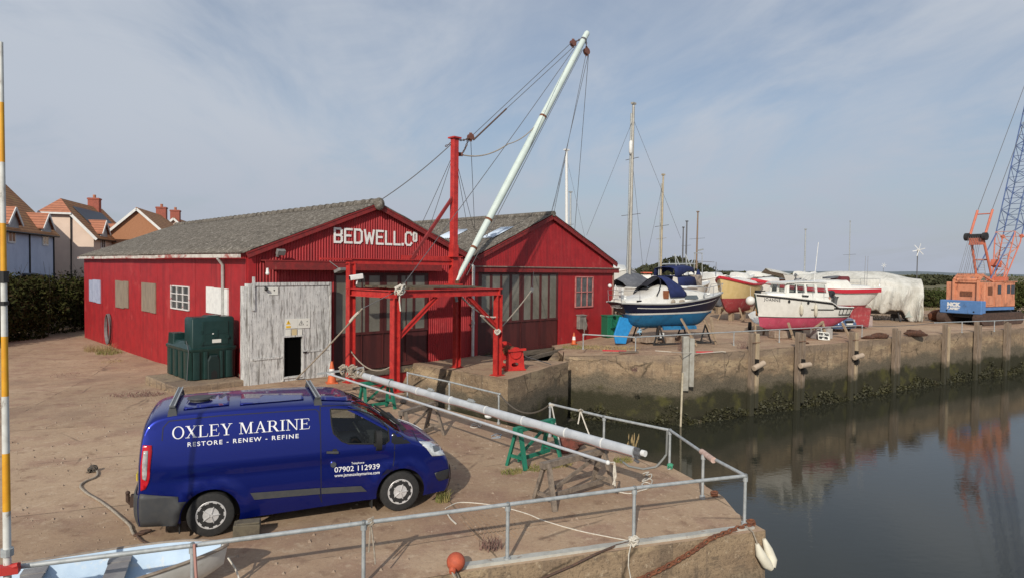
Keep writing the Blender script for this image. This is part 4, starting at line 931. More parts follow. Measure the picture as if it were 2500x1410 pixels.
b = MB(); b.grid([[V(p)+V((-.012, 0, 0)) for p in rows[i]] for i in range(0, 12)]); b.obj('rear_bumper', M_VGREY, van, smooth=50)
b = MB(); b.tube([(.1, 0, .36), (-.14, 0, .36), (-.17, 0, .40), (-.17, 0, .5)], .03, 8); b.ball((-.17, 0, .53), .035); b.box((-.10, 0, .40), (.06, .2, .16)); b.obj('tow_bar', mat('dark_rust', (.06, .035, .025), rough=.8), van, smooth=50)
both(patch(Z8([(2262,752),(2362,722),(2366,788),(2292,810),(2276,792)]), .012), 'front_bumper', mat('bumper_shade', (.02, .021, .024), rough=.55), smooth=60, solid=.01)  # bumper corner with its shadow put into the dark colour
b = MB(); b.grid([[V(p)+V((.012, 0, 0)) for p in rows[i][4:-4]] for i in range(76, len(rows))]); b.obj('front_grille', M_VGREY, van, smooth=50)
hp = Z8([(2150,527),(2240,524),(2312,540),(2338,580),(2340,624),(2245,630),(2205,575)]); both(patch(hp, .008, 5), 'headlight', mat('headlight_clear', (.62, .65, .66), (.40, .43, .45), (.75, .76, .76), scale=16, scale3=20, rough=.08, coat=1.), smooth=60, solid=.01)
b = patch(Z8([(2245,560),(2290,556),(2300,590),(2260,600)]), .016, 4); both(b, 'lamp_bowl', mat('lamp_dark', (.12, .13, .14), rough=.15), smooth=60)
# wheels
M_TYRE = mat('tyre_rubber', (.018, .018, .018), (.026, .025, .024), scale=20, rough=.85); M_RIM = mat('silver_hubcap', (.60, .59, .585), (.52, .51, .50), scale=10, rough=.4, metal=.25)
for wx in (1.06, 3.99):
    for s_ in (-1, 1):
        Mx = Matrix.Rotation(s_*math.pi/2, 3, 'X'); c = V((wx, s_*.85, .342))
        prof = [(.20, -.10), (.30, -.105), (.33, -.09), (.343, -.05), (.343, .05), (.33, .09), (.30, .105), (.215, .09), (.20, .06)]
        wh = MB().lathe(prof, 32, c, Mx.inverted() if False else Mx).obj('wheel', M_TYRE, van, smooth=40)
        # outer side is -z after rotation for s=+1 -> y; build hubcap at outer face
        yo = s_*.092
        P3d = lambda r, a, dz=0.: c+V((r*math.cos(a), yo+s_*dz, r*math.sin(a)))
        hb_ = MB(); hb_.loft([[P3d(r, 2*math.pi*k/40, dz) for k in range(40)] for r, dz in ((.222, -.02), (.222, .004), (.21, .012), (.15, .004), (.06, .014), (.001, .018))]); hb_.obj('hubcap', M_RIM, wh, smooth=35)
        sb = MB()
        for k in range(10):
            a = 2*math.pi*(k+.5)/10; da = .155 if k % 2 else .135
            sb.plate([P3d(.122, a-da*.75, .011), P3d(.122, a+da*.75, .011), P3d(.196, a+da, .0135), P3d(.196, a-da, .0135)], (0, s_*.0015, 0))
        sb.obj('hubcap_slot_shade', M_RUB, wh)  # dark pads painted for the shade inside the hubcap openings
        rl = MB()
        for k in range(5): a = 2*math.pi*k/5; rl.bar(P3d(.02, a, .021), P3d(.13, a, .012), .02, .012)
        rl.obj('hubcap_spokes', M_RIM, wh)
b = MB(); b.bb(.2, 4.5, -.70, .70, .22, 1.02); b.obj('underbody_light_block', M_BLK, van)  # black box added to block light under the body and behind the wheels
for x in (.62, 3.50):
    b = MB(); b.bb(x, x+.02, -.95, -.72, .12, .42); b.bb(x, x+.02, .72, .95, .12, .42); b.obj('mud_flap', M_RUB, van)
# cabin
M_SEAT = mat('seat_grey', (.035, .038, .04), (.05, .05, .05), scale=10, rough=.9)
for y in (-.48, .12, .5):
    b = MB(); b.loft([rrect(2.62, 3.12, y-.23, y+.23, 1.02, .06), rrect(2.62, 3.12, y-.23, y+.23, 1.16, .06)]); b.box((2.6, y, 1.38), (.14, .42, .55), ry=-.2); b.box((2.52, y, 1.72), (.09, .24, .16), ry=-.2); b.obj('seat', M_SEAT, van, bevel=.03)
b = MB(); b.bb(3.55, 4.0, -.8, .8, 1.0, 1.22); b.obj('dashboard', M_SEAT, van, bevel=.04); MB().bb(2.40, 2.43, -.83, .83, .9, 1.82).obj('bulkhead', mat('bulkhead_grey', (.13, .14, .13), rough=.8), van)
MB().bb(2.42, 3.6, -.86, .86, 1.0, 1.01).obj('cab_floor', M_BLK, van)
Ms = Matrix.Rotation(R(60), 3, 'Y'); b = MB(); b.tube([V((3.38, -.42, 1.30))+Ms @ V((.19*math.cos(t*.4488), .19*math.sin(t*.4488), 0)) for t in range(15)], .016, 6, cap=False); b.cyl((3.38, -.42, 1.3), (3.6, -.42, 1.16), .03); b.obj('steering_wheel', M_BLK, van)
for s_ in (-1, 1):
    b = MB(); b.loft([[(3.56+dx, s_*(1.0+.10*math.cos(t)), 1.27+.17*math.sin(t)) for t in [k*math.pi/6 for k in range(12)]] for dx in (0, .04, .09)]); b.bar((3.56, s_*.9, 1.2), (3.56, s_*1.0, 1.2), .06, .05); b.obj('wing_mirror', M_RUB, van, smooth=50)
# roof: raised ribs, vent, bars
M_VGLOSS = M_VAN
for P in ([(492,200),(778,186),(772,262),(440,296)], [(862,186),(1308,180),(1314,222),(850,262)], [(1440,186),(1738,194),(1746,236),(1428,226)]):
    patch(Z8(P), .012).obj('roof_panel', mat('blue_roof_reflection', (.02, .03, .26), (.016, .026, .22), scale=100, rough=.30, metal=.7, coat=.8), van, smooth=60, solid=.008)  # body blue made lighter: sky reflection put into the panel colour
rv = hit(*Z8([(560, 232)])[0], 0); b = MB(); b.cyl(rv, rv+V((0, 0, .05)), .16, .13, 18); b.cyl(rv+V((0, 0, .05)), rv+V((0, 0, .075)), .19, .17, 18); b.obj('roof_vent', M_VGREY, van, smooth=40)
for P in ((372, 280), (1402, 205)):
    q = hit(*Z8([P])[0], 0); x = q.x; b = MB(); b.bb(x-.04, x+.04, -.82, .82, 2.00, 2.035); b.bb(x-.03, x+.03, -.80, .80, 1.985, 2.0)
    br = b.obj('roof_bar', mat('bar_grey', (.10, .105, .11), rough=.45, metal=.3), van, bevel=.01)
    b = MB(); b.bb(x-.04, x-.022, -.82, .82, 2.0355, 2.041); b.bb(x+.022, x+.04, -.82, .82, 2.0355, 2.041); b.obj('bar_strip', M_GALV, br)
    for s_ in (-1, 1): MB().add([(x-.07, s_*.83, 1.85), (x+.07, s_*.83, 1.85), (x+.07, s_*.73, 1.9), (x-.07, s_*.73, 1.9), (x-.045, s_*.80, 1.99), (x+.045, s_*.80, 1.99), (x+.045, s_*.72, 1.99), (x-.045, s_*.72, 1.99)], [(0,1,5,4),(1,2,6,5),(2,3,7,6),(3,0,4,7),(4,5,6,7)]).obj('bar_foot', M_VGREY, br)
b = MB()
for y0, y1, xx in ((-.55, .05, 4.0), (.1, .68, 4.0)): b.bar((4.06, y0+.05, 1.39), (3.86, y1, 1.51), .02, .03)
b.bar((4.10, -.70, 1.335), (4.10, .70, 1.345), .10, .02); b.obj('wiper', M_RUB, van)
MB().bb(-.02, .0, -.26, .26, .78, .89).obj('number_plate', mat('plate_yellow', (.6, .45, .05), rough=.5), van)
# lettering
M_LET = mat('vinyl_white', (.80, .80, .80), rough=.4)
def quadmap(TL, TR, BR, BL, off=.0075):
    def f(u, v, k=0):
        x = (TL[0]*(1-u)+TR[0]*u)*v+(BL[0]*(1-u)+BR[0]*u)*(1-v); y = (TL[1]*(1-u)+TR[1]*u)*v+(BL[1]*(1-u)+BR[1]*u)*(1-v)
        return hit(x, y, off+k*.0003)
    return f
def rect(x0, y0, x1, y1): return [(x0, y0), (x1, y0), (x1, y1), (x0, y1)]
def el(cx_, cy_, rx, ry, a0=0, a1=360, n=28): return [(cx_+rx*math.cos(R(a0+(a1-a0)*k/n)), cy_+ry*math.sin(R(a0+(a1-a0)*k/n))) for k in range(n+1)]
sf = lambda x0, x1, y: rect(x0, y, x1, y+.045)
def ring(cx_, cy_, ro, ri, a0, a1, n=28):
    o = el(cx_, cy_, *ro, a0, a1, n); i_ = el(cx_, cy_, *ri, a0, a1, n); return [[o[k], o[k+1], i_[k+1], i_[k]] for k in range(n)]
SER = {'O': (1.0, ring(.5, .5, (.48, .52), (.35, .465), 0, 360, 32)), 'I': (.42, [rect(.14, 0, .28, 1), sf(.02, .40, 0), sf(.02, .40, .955)]),
 'X': (.98, [[(.10,1),(.29,1),(.88,0),(.69,0)], [(.80,1),(.87,1),(.20,0),(.13,0)], sf(.02,.38,.955), sf(.64,.97,.955), sf(.02,.36,0), sf(.60,.97,0)]),
 'L': (.82, [rect(.12,0,.26,1), rect(.12,0,.74,.045), [(.70,.045),(.74,0),(.80,.27),(.77,.27)], sf(.0,.40,.955), sf(.0,.3,.0)]),
 'E': (.86, [rect(.12,0,.26,1), rect(.0,0,.76,.045), rect(.0,.955,.74,1), rect(.24,.49,.58,.535), rect(.57,.38,.60,.65), [(.72,.955),(.76,.955),(.77,.76),(.74,.76)], [(.74,.045),(.78,.045),(.82,.27),(.79,.27)]]),
 'Y': (.94, [[(.08,1),(.26,1),(.54,.45),(.40,.45)], [(.76,1),(.83,1),(.54,.45),(.49,.45)], rect(.40,0,.54,.46), sf(.0,.36,.955), sf(.62,.94,.955), sf(.25,.70,0)]),
 'M': (1.16, [rect(.13,0,.19,1), [(.13,1),(.30,1),(.60,.18),(.55,.0)], [(.90,1),(.97,1),(.59,0),(.54,.02)], rect(.88,0,1.02,1), sf(.0,.32,0), sf(.0,.28,.955), sf(.76,1.14,0), sf(.88,1.14,.955)]),
 'A': (.98, [[(.46,1),(.53,1),(.20,0),(.13,0)], [(.44,1),(.53,1.03),(.90,0),(.74,0)], rect(.27,.34,.70,.385), sf(.0,.33,0), sf(.60,1.0,0)]),
 'R': (.96, [rect(.13,0,.27,1), rect(.0,.955,.5,1), rect(.24,.47,.5,.515)]+ring(.46,.735,(.30,.265),(.16,.22),-90,90,14)+[[(.42,.48),(.60,.5),(.92,0),(.74,0)], sf(.0,.40,0), sf(.72,.97,0)]),
 'N': (1.04, [rect(.14,0,.20,1), [(.08,1),(.26,1),(.90,.0),(.84,-.02)], rect(.84,0,.90,1), sf(.0,.34,0), sf(.0,.24,.955), sf(.70,1.04,.955)]), ' ': (.42, [])}
tot = sum(SER[c][0] for c in 'OXLEY MARINE')+.06*11; fm = quadmap((420,1041),(757.6,1019.5),(757.6,1045),(420,1071)); b = MB(); x = 0
for c in 'OXLEY MARINE':
    for i, pl in enumerate(SER[c][1]):
        sub = []
        vs, fs = tri(pl, .14) if len(pl) == 4 and max(p[1] for p in pl)-min(p[1] for p in pl) > .3 else (pl, [tuple(range(len(pl)))])
        b.add([fm((x+p[0])/tot, p[1], i) for p in vs], fs)
    x += SER[c][0]+.06
b.obj('name_lettering', M_LET, van)
def vtext(s, TL, TR, BR, BL, nm, space=1., bold=0.):
    vs, fs = ftext(s, 1., space=space, bold=bold); x0 = min(v[0] for v in vs); x1 = max(v[0] for v in vs); fm = quadmap(TL, TR, BR, BL)
    MB().add([fm((v[0]-x0)/(x1-x0), v[1]/.73) for v in vs], fs).obj(nm, M_LET, van)
vtext('RESTORE - RENEW - REFINE', (458,1078),(729,1057),(729,1067.5),(458,1089), 'slogan_lettering', 1.25, .012)
vtext('07902 112939', (816.5,1138.5),(927,1129.5),(927,1142.5),(816.5,1151.5), 'phone_lettering', 1., .006)
vtext('www.jamesoxleymarine.com', (816.5,1155),(926.6,1147.3),(926.6,1154.8),(816.5,1163), 'web_lettering', 1., .008)
vtext('Telephone', (857.8,1126.5),(889,1124.2),(889,1129.2),(857.8,1131.8), 'telephone_lettering', 1., .006)
# ------------------------------------------------------------------ railings
M_RAIL = M_GALV
def railing(name, label, tops, posts, z, r=.03, ground=0., group='tubular quay railings', extra=None, pr=None):
    """tops: rail polyline px; posts: list of px points on the rail"""
    P = [G(x, y, z) for x, y in tops]; t_ = thing(name, label, 'railing', (P[0].x, P[0].y, ground), 0, group)
    for i in range(len(P)-1):
        b = MB(); b.tube([P[i], P[i+1]], r, 8)
        for p in (P[i], P[i+1]): b.ball(p, r*1.35, 8, 6)
        part(b, 'rail', M_RAIL, t_, smooth=50)
    for x, y in posts:
        p = G(x, y, z); b = MB(); b.tube([(p.x, p.y, ground-.02), (p.x, p.y, z)], pr or r*.9, 8); b.cyl((p.x, p.y, ground), (p.x, p.y, ground+.06), r*1.7, n=8); b.cyl((p.x, p.y, z-.09), (p.x, p.y, z-.02), r*1.4, n=8); part(b, 'post', M_RAIL, t_, smooth=50)
    return t_
r1 = railing('quay_railing', 'galvanised railing along the near quay edge in front of the van and dinghy', [(-160, 1408), (10, 1386), (470, 1330), (888, 1275), (1240, 1230), (1549, 1190), (1820, 1160)], [(470, 1330), (888, 1275), (1240, 1230), (1549, 1190)], .82)
r2 = railing('quay_railing', 'galvanised railing around the basin corner with a pale padded sleeve on it', [(1820, 1160), (1722, 1108), (1636, 1049), (1475, 1016), (1343, 985)], [(1820, 1160), (1717, 1108), (1636, 1049), (1475, 1016), (1343, 985)], .82)
b = MB(); b.cyl(G(1713, 1101, .82), G(1742, 1122, .82), .055, n=10); part(b, 'pipe_sleeve', mat('pink_foam', (.55, .40, .34), (.45, .31, .26), scale=9, rough=.9), r2, smooth=40)
r3 = railing('quay_railing', 'galvanised railing beside the slipway, in front of the concrete pier', [(995, 909), (1097, 931), (1220, 961)], [(995, 909), (1097, 931), (1218, 960)], .82, r=.026)
r4 = railing('quay_railing', 'thin railing on the far quay from the plain shed to the blue car', [(1424, 815), (1552, 822), (1694, 814), (1792, 809), (1903, 803), (2005, 798), (2105, 793)], [(1424, 815), (1552, 822), (1792, 809), (1903, 803), (2005, 798), (2105, 793)], 1.1, r=.03, ground=.38)
r5 = railing('quay_railing', 'thin railing on the far quay in front of the orange crane', [(2282, 787), (2349, 784.5), (2428, 782), (2500, 779), (2620, 775)], [(2349, 784.5), (2428, 782), (2560, 777)], 1.1, r=.03, ground=.38)
b = MB(); b.tube(sag(G(2107, 794, 1.1), G(2282, 787, 1.1), .1), .018, 6); tag(b.obj('wire_rope', M_WIRE), 'slack wire strung between the two far quay railings', 'wire')
b = MB(); b.tube(sag(G(1220, 961, .82), G(1343, 986, .82), .35), .022, 6); tag(b.obj('mooring_rope', mat('dark_rope', (.09, .075, .06), rough=.95)), 'dark slack rope hung between two railings near the pier corner', 'rope')
def px_tube(pts, z, r, m, name, label, cat='rope', zend=None):
    b = MB(); P = [G(x, y, z if not isinstance(z, (list, tuple)) else z[i]) for i, (x, y) in enumerate(pts)]
    P = [V(p) for p in cat_([tuple(p) for p in P], 5)]; b.tube(P, r, 6); return tag(b.obj(name, m, smooth=60), label, cat)
# ropes on rails
b = MB(); b.tube(sag(G(1629, 1052, .82), G(1627, 1108, .3), .03, 5)+sag(G(1627, 1108, .3), G(1600, 1139, .02), .02, 5)+[G(x, y, .02) for x, y in ((1570, 1144), (1535, 1137), (1515, 1122))], .022, 6)
tag(b.obj('hose', mat('grey_cable', (.22, .23, .22), rough=.7), smooth=50), 'grey cable looped down the railing post at the basin corner', 'cable')
b = MB(); p = G(1636, 1136, .08); knot_ = knot(p, .07, 8); tag(knot_.obj('green_cord', mat('green_cord', (.06, .30, .18), rough=.9)), 'green cord tied round the foot of the corner railing post', 'cord')
for a, c, lb in (((1347, 988), (1369, 1092), 'white rope hanging from the end of the basin railing towards the red bundle'), ((1417, 1001), (1411, 1034), 'short white rope end hanging from the basin railing'), ((1417, 1001), (1440, 1063), 'longer white rope slanting down from the basin railing')):
    b = MB(); p0 = G(*a, .85); p1 = G(*c, .35 if c[1] > 1050 else .55); b.tube(sag(p0, p1, .02, 5), .017, 6); b.tube([p0+V((-.05, 0, 0)), p0+V((0, -.04, .03)), p0+V((.05, 0, 0))], .03, 6); tag(b.obj('hanging_rope', M_WROPE), lb, 'rope')
b = knot(G(905, 1272, .82), .055, 9); p = G(905, 1272, .82); b.tube(sag(p, p+V((.07, -.03, -.55)), -.03, 6), .012, 5); b.tube(sag(p, p+V((-.02, -.02, -.4)), .03, 6), .012, 5)
tag(b.obj('rope_tie', M_ROPE), 'frayed rope tied round the near railing beside its second post', 'rope')
b = MB(); p = G(478, 1330, .82); b.tube([p+V((0, -.035, .03)), p+V((.02, -.04, -.3)), p+V((.05, -.03, -.82))], .018, 6); tag(b.obj('pink_rope', mat('pink_rope', (.45, .24, .2), rough=.9)), 'pinkish rope hanging from the near railing over the dinghy', 'rope')
# striped pole
pp = G(18, 1386, .84); px0 = D(2, 103, pp.y); sp_ = thing('striped_pole', 'tall white and yellow banded pole lashed to the near railing', 'pole', (pp.x, pp.y, 0))
zs = [ZAT(5, y, pp.y) for y in (1246, 1105, 966, 820, 681, 545, 396, 250, 103)]; zs = [0]+zs
at = lambda z: V((pp.x+(px0.x-pp.x)*max(0, (z-.8))/(px0.z-.8), pp.y, z))
M_PYEL = addscuff(mat('pole_yellow', (.72, .36, .02), (.66, .30, .015), scale=5, rough=.55), (.3, .2, .1), .5, (1, 1, 1), .62, .7, 12); M_PWHT = addscuff(mat('pole_white', (.66, .66, .62), (.55, .54, .5), scale=6, rough=.6), (.22, .19, .15), .7, (1, 1, .5), .58, .66, 12)
for i in range(len(zs)-1):
    b = MB(); b.cyl(at(zs[i]), at(zs[i+1]), .039-.002*i, .039-.002*(i+1), n=12); part(b, 'white_band' if i % 2 == 0 else 'yellow_band', M_PWHT if i % 2 == 0 else M_PYEL, sp_, smooth=50)
b = MB(); b.box(pp+V((.02, -.03, .0)), (.22, .1, .09), rz=.4); b.tube([pp+V((-.08, -.05, -.02)), pp+V((.14, -.02, .05))], .03, 8); part(b, 'red_clamp', mat('red_clamp', (.45, .03, .025), rough=.6), sp_)
b = MB(); b.cyl(at(.98), at(1.06), .06, n=12); part(b, 'pole_collar', M_GALV, sp_); b = MB(); b.cyl(at(3.94), at(4.06), .046, n=10); b.cyl(at(3.7), at(3.74), .044, n=10); part(b, 'black_tape', M_BLK, sp_)

# ------------------------------------------------------------------ dinghy
M_DGO = addscuff(mat('dinghy_white', (.62, .61, .57), (.54, .53, .49), scale=3, rough=.55), (.3, .26, .2), .5, (1, 1, 2), .6, .7, 5)
M_DGI = addscuff(mat('dinghy_pale_blue', (.48, .60, .72), (.42, .54, .67), scale=3, rough=.65), (.62, .62, .58), .8, (1, 1, 1), .56, .64, 4)
bw_ = G(556, 1328, .5); DH = R(23.5); dg = thing('dinghy', 'small white rowing dinghy with pale blue inside behind the near railing', 'dinghy', (bw_.x, bw_.y, 0), DH)
def dsec(t, ins=0.):                       # t 0 bow .. 1 stern ; local x negative aft
    L = 3.1; x = -L*t; hb = .62*(1-(1-min(1, t/.62))**2.2)**.75*(1-.12*max(0, t-.62)/.38); hb = max(hb-ins, .004); zt_ = .50-.10*smooth(0, .6, t); zk = .03+.22*max(0, 1-t/.22)**2+ins*1.3
    row = []
    for k in range(-8, 9):
        a = k/8; y = hb*math.copysign(abs(math.sin(a*math.pi/2))**.9, a) if k else 0; z = zk+(zt_-zk)*(1-math.cos(a*math.pi/2)**1.3 if abs(a) < 1 else 1)
        row.append((x - .10*(1-(z/zt_))*max(0, 1-t/.2), y, z))
    return row
ts = [0, .01, .03, .06, .1, .16, .24, .34, .46, .6, .75, .9, 1]
b = MB(); b.grid([dsec(t) for t in ts]); b.add(dsec(1), [tuple(range(17))]); b.obj('hull', M_DGO, dg, smooth=50)
b = MB(); ti = [.025]+ts[3:]; b.grid([[V(p)+V((0, 0, .004)) for p in dsec(t, .022)] for t in ti]); b.obj('inside_lining', M_DGI, dg, smooth=60)
for s_ in (0, 16):
    b = MB(); b.tube([V(dsec(t)[s_])+V((0, 0, .005)) for t in ts], .022, 6); b.obj('gunwale', mat('gunwale_timber', (.30, .25, .20), (.22, .17, .13), scale=9, rough=.8), dg, smooth=50)
for x, w_ in ((-1.28, .58), (-2.2, .6), (-2.95, .52)):
    b = MB(); b.bb(x-.12, x+.12, -w_, w_, .30, .33); b.bb(x-.02, x+.02, -w_*.7, w_*.7, .06, .30); th = b.obj('thwart', mat('thwart_grey', (.20, .19, .19), (.26, .25, .24), scale=5, rough=.8), dg)
    for s_ in (-1, 1): MB().bar((x, s_*(w_-.02), .33), (x, s_*(w_-.22), .33), .26, .03).obj('knee', MATS['thwart_grey'], th)
b = MB(); b.tube([V(p) for p in cat_([(.0, 0, .33), (.10, -.1, .18), (.16, -.22, .03), (.22, -.42, .02), (.20, -.75, .02)], 5)], .013, 6); o = b.obj('painter_rope', M_WROPE, dg, smooth=60)

# ------------------------------------------------------------------ trestles, laid-down mast, spinnaker pole
M_GRN = addscuff(mat('trestle_green', (.012, .17, .105), (.01, .13, .08), scale=5, rough=.6), (.08, .06, .04), .6, (1, 1, 1), .6, .68, 8)
M_GREYW = addscuff(mat('grey_old_wood', (.22, .175, .135), (.15, .12, .095), scale=4, stretch=(3, 3, 3), rough=.9, bump=.3), (.08, .06, .05), .6, (1, 1, 1), .56, .64, 6)
def trestle(label, a, c, m, spread=.24, lw=.085, group='trestles carrying the laid-down spars', low=True):
    a, c = V(a), V(c); d = (c-a); d.z = 0; d.normalize(); n = V((-d.y, d.x, 0)); t_ = thing('trestle', label, 'trestle', ((a.x+c.x)/2, (a.y+c.y)/2, 0), 0, group)
    b = MB(); b.bar(a-d*.12, c+d*.12, .13, .11); part(b, 'top_beam', m, t_, bevel=.008)
    for p, o in ((a, -1), (c, 1)):
        f = []
        for s_ in (-1, 1):
            e = V((p.x, p.y, 0))+n*s_*spread+d*o*.06; f.append(e); b = MB(); b.bar(p+n*s_*.045+V((0, 0, .02)), e, lw, lw*.7); part(b, 'leg', m, t_)
        b = MB(); b.bar((p+(f[0]-p)*.72), (p+(f[1]-p)*.72), .03, .07); part(b, 'cross_rail', m, t_)
    if low:
        b = MB(); k0 = V((a.x, a.y, .16)); k1 = V((c.x, c.y, .16)); b.bar(k0, k1, .04, .08); part(b, 'stretcher', m, t_)
        b = MB(); b.bar((a.x, a.y, .22), c-V((0, 0, .08))-d*.12, .035, .06); part(b, 'diagonal_brace', m, t_)
    return t_
trestle('green painted trestle under the laid-down mast near the basin edge', G(1266, 1047, .80), G(1343, 1027, .80), M_GRN, .26)
trestle('green painted trestle under the far end of the laid-down mast, behind the van', G(888, 936, .80), G(950, 929, .80), M_GRN, .26)
trestle('bare grey wooden trestle under the thin spar near the railing', G(1335, 1133, .74), G(1470, 1099, .74), M_GREYW, .28)
trestle('bare grey wooden trestle standing beside the van bonnet', G(985, 1006, .76), G(1058, 985, .76), M_GREYW, .3)
M_MAST = mat('anodised_white', (.52, .54, .56), (.44, .46, .48), scale=3, rough=.4, metal=.1)
ma_, mb_ = G(868, 911, .96), G(1549, 1103, .94)
mt = thing('laid_down_mast', 'thick white yacht mast laid across the green trestles', 'mast', (mb_.x, mb_.y, 0))
b = MB(); d = (mb_-ma_).normalized(); sx = d.cross(V((0, 0, 1))).normalized(); up = sx.cross(d)
b.loft([[p+sx*(.076*math.cos(t*math.pi/8))+up*(.10*math.sin(t*math.pi/8)) for t in range(16)] for p in (ma_, mb_)]); part(b, 'spar', M_MAST, mt, smooth=50)
b = MB(); b.cyl(mb_, mb_+d*.14, .055, n=12); b.box(mb_+d*.04, (.06, .15, .19), rz=.5); b.bar(mb_-up*.12, mb_+d*.1-up*.16, .05, .04); part(b, 'mast_foot', M_WIRE, mt, bevel=.01)
b = MB(); b.cyl(mb_+d*.16+up*.03, mb_+d*.24+up*.03, .055, n=12); part(b, 'white_cap', M_WHT, mt)
for o in (-.095, .08):
    b = MB(); b.tube([ma_.lerp(mb_, i/30)+sx*(o+rnd.uniform(-.015, .015))+up*(-.06+rnd.uniform(-.02, .02)) for i in range(31)], .011, 5); part(b, 'halyard', M_WIRE if o < 0 else mat('red_brown_rope', (.22, .12, .10), rough=.9), mt)
for t in (.1, .2, .33, .47, .60, .72, .84, .93):
    b = MB(); p = ma_.lerp(mb_, t); b.loft([[p+d*o+sx*(.083*math.cos(q*math.pi/8))+up*(.108*math.sin(q*math.pi/8)) for q in range(16)] for o in (-.012, .012)]); part(b, 'tie', M_WHT if t != .2 else M_WIRE, mt)
for t in (.385, .545):
    p = ma_.lerp(mb_, t)+up*.125; b = MB(); b.bar(p-d*.12, p+d*.12, .07, .03); b.bar(p-d*.1+up*.03, p+d*.1+up*.03, .02, .03); part(b, 'cleat', M_GALV, mt)
tg = MB()
for k in range(26):
    p = ma_+d*rnd.uniform(-.75, .45)+up*rnd.uniform(-.05, .14)+sx*rnd.uniform(-.16, .16)
    q = knot(p, rnd.uniform(.10, .2), 1); tg.add(q.v, q.f)
part(tg, 'coiled_rigging', M_ROPE, mt)
sa, sb_ = G(800, 911, .86), G(1484, 1128, .80); spn = thing('spinnaker_pole', 'thin silver spar lying on the grey trestles beside the thick mast', 'spar', (sb_.x, sb_.y, 0))
b = MB(); b.cyl(sa, sb_, .03, n=10); part(b, 'spar', M_MAST, spn, smooth=50); b = MB(); b.ball(sb_, .042, 10, 8); part(b, 'end_cap', M_WHT, spn, smooth=60)
b = MB(); p = G(1500, 1127, .78); b.tube([sb_, p], .012, 5); b.tube([p, p-V((.01, 0, .2)), p-V((-.02, 0, .42))], .016, 5); b.tube([p, p-V((-.03, 0, .25)), p-V((.02, 0, .40))], .016, 5); part(b, 'rope_tail', M_WROPE, spn)
b = MB(); b.bar(G(775, 912, .8), G(888, 896, .9), .06, .06); tag(b.obj('scaffold_pole', M_GALV), 'grey scaffold pole leaning by the cone behind the van roof', 'pole')

# ------------------------------------------------------------------ bits on the quay
px_tube([(228, 1143), (238, 1151), (234, 1163), (215, 1171), (199, 1180), (197, 1189), (212, 1203), (243, 1221), (281, 1250), (315, 1280), (321, 1293), (327, 1304)], .02, .021, M_ROPE, 'old_rope', 'old brown rope lying in an S on the concrete behind the van')
b = knot(G(225, 1145, .05), .09, 7); b.v = [V((p.x, p.y, max(.012, p.z))) for p in b.v]; tag(b.obj('rope_knot', mat('dark_rope2', (.06, .055, .05), (.12, .1, .08), scale=30, rough=.95)), 'dark knotted end of the rope left of the van', 'knot')
def loop(c, rx, ry, a, n=16): return [V(c)+V((rx*math.cos(t)*math.cos(a)-ry*math.sin(t)*math.sin(a), rx*math.cos(t)*math.sin(a)+ry*math.sin(t)*math.cos(a), 0)) for t in [2*math.pi*k/n for k in range(n+1)]]
b = MB(); b.tube(loop(G(341, 1302, .02), .075, .035, .7), .016, 6, False); b.tube(loop(G(355, 1295, .035), .075, .032, .55), .016, 6, False); b.tube([G(334, 1306, .02), G(345, 1318, .02), G(360, 1325, .02)], .016, 6); tag(b.obj('shackle', M_CHAIN), 'pair of rusty chain links on the ground by the van rear bumper', 'chain')
px_tube([(1087, 1240), (1100, 1233), (1124, 1225), (1184, 1229), (1238, 1239), (1290, 1254), (1329, 1270), (1413, 1294), (1490, 1310), (1541, 1320)], .014, .009, M_WROPE, 'white_rope', 'thin white rope lying across the quay to the foot of a railing post')
px_tube([(1092, 1252), (1100, 1265), (1113, 1277)], .018, .014, M_WROPE, 'rope_end', 'short end of white rope near the crack in front of the van')
tag(knot(G(1546, 1320, .09), .085, 12).obj('rope_hitch', M_WROPE), 'white rope hitched round the foot of the third railing post', 'rope')
def ew(px, py, o=.06): return PL(px, py, V((-.71, 8.72, 0))+V((.31, -.95, 0)).normalized()*o, V((.31, -.95, 0)))
b = MB(); b.tube([ew(1541, 1326), ew(1535, 1352), ew(1534, 1380), ew(1540, 1412)], .009, 6); tag(b.obj('hanging_rope', M_WROPE), 'white rope hanging down the quay wall below the railing', 'rope')
b = MB(); b.tube([G(1537, 1322, .03), G(1505, 1330, .03)]+[ew(x, y) for x, y in ((1452, 1352), (1396, 1380), (1325, 1410), (1290, 1425))], .018, 6); tag(b.obj('dark_cable', M_CHAIN), 'dark cable running down over the quay edge', 'cable')
ch = chain_mb([G(1838, 1278, .05), G(1800, 1288, .05), G(1760, 1303, .04), ew(1735, 1313, .05), ew(1690, 1345, .08), ew(1645, 1372, .08), ew(1600, 1395, .08), ew(1545, 1420, .08)], .017, .09)
tag(ch.obj('rusty_chain', M_RUST, smooth=60), 'rusty chain trailing over the quay edge from the corner post', 'chain')
st_ = [G(1115, 1391, .0), G(1843, 1291, .0)]; b = MB(); dv = (st_[1]-st_[0]).normalized(); nn_ = V((dv.y, -dv.x, 0))
o_ = [st_[0]-nn_*.03, st_[1]-nn_*.03]; N_ = 30; rows = []
for off, z in ((-.10, .012), (-.10, .035), (.02, .036), (.022, -.12)):
    rows.append([o_[0].lerp(o_[1], i/N_)+nn_*(off*(1+.25*MN.noise(V((i*.5, off*9, 0)))))+V((0, 0, z+.004*MN.noise(V((i*.8, 1, z)))))  for i in range(N_+1)])
b.grid(rows); struct(b.obj('kerb_strip', addscuff(mat('edge_steel', (.46, .45, .40), (.37, .36, .32), scale=4, rough=.7), (.2, .12, .08), .7, (1, 1, 1), .58, .66, 5), solid=.012), 'pale steel strip along the quay edge')
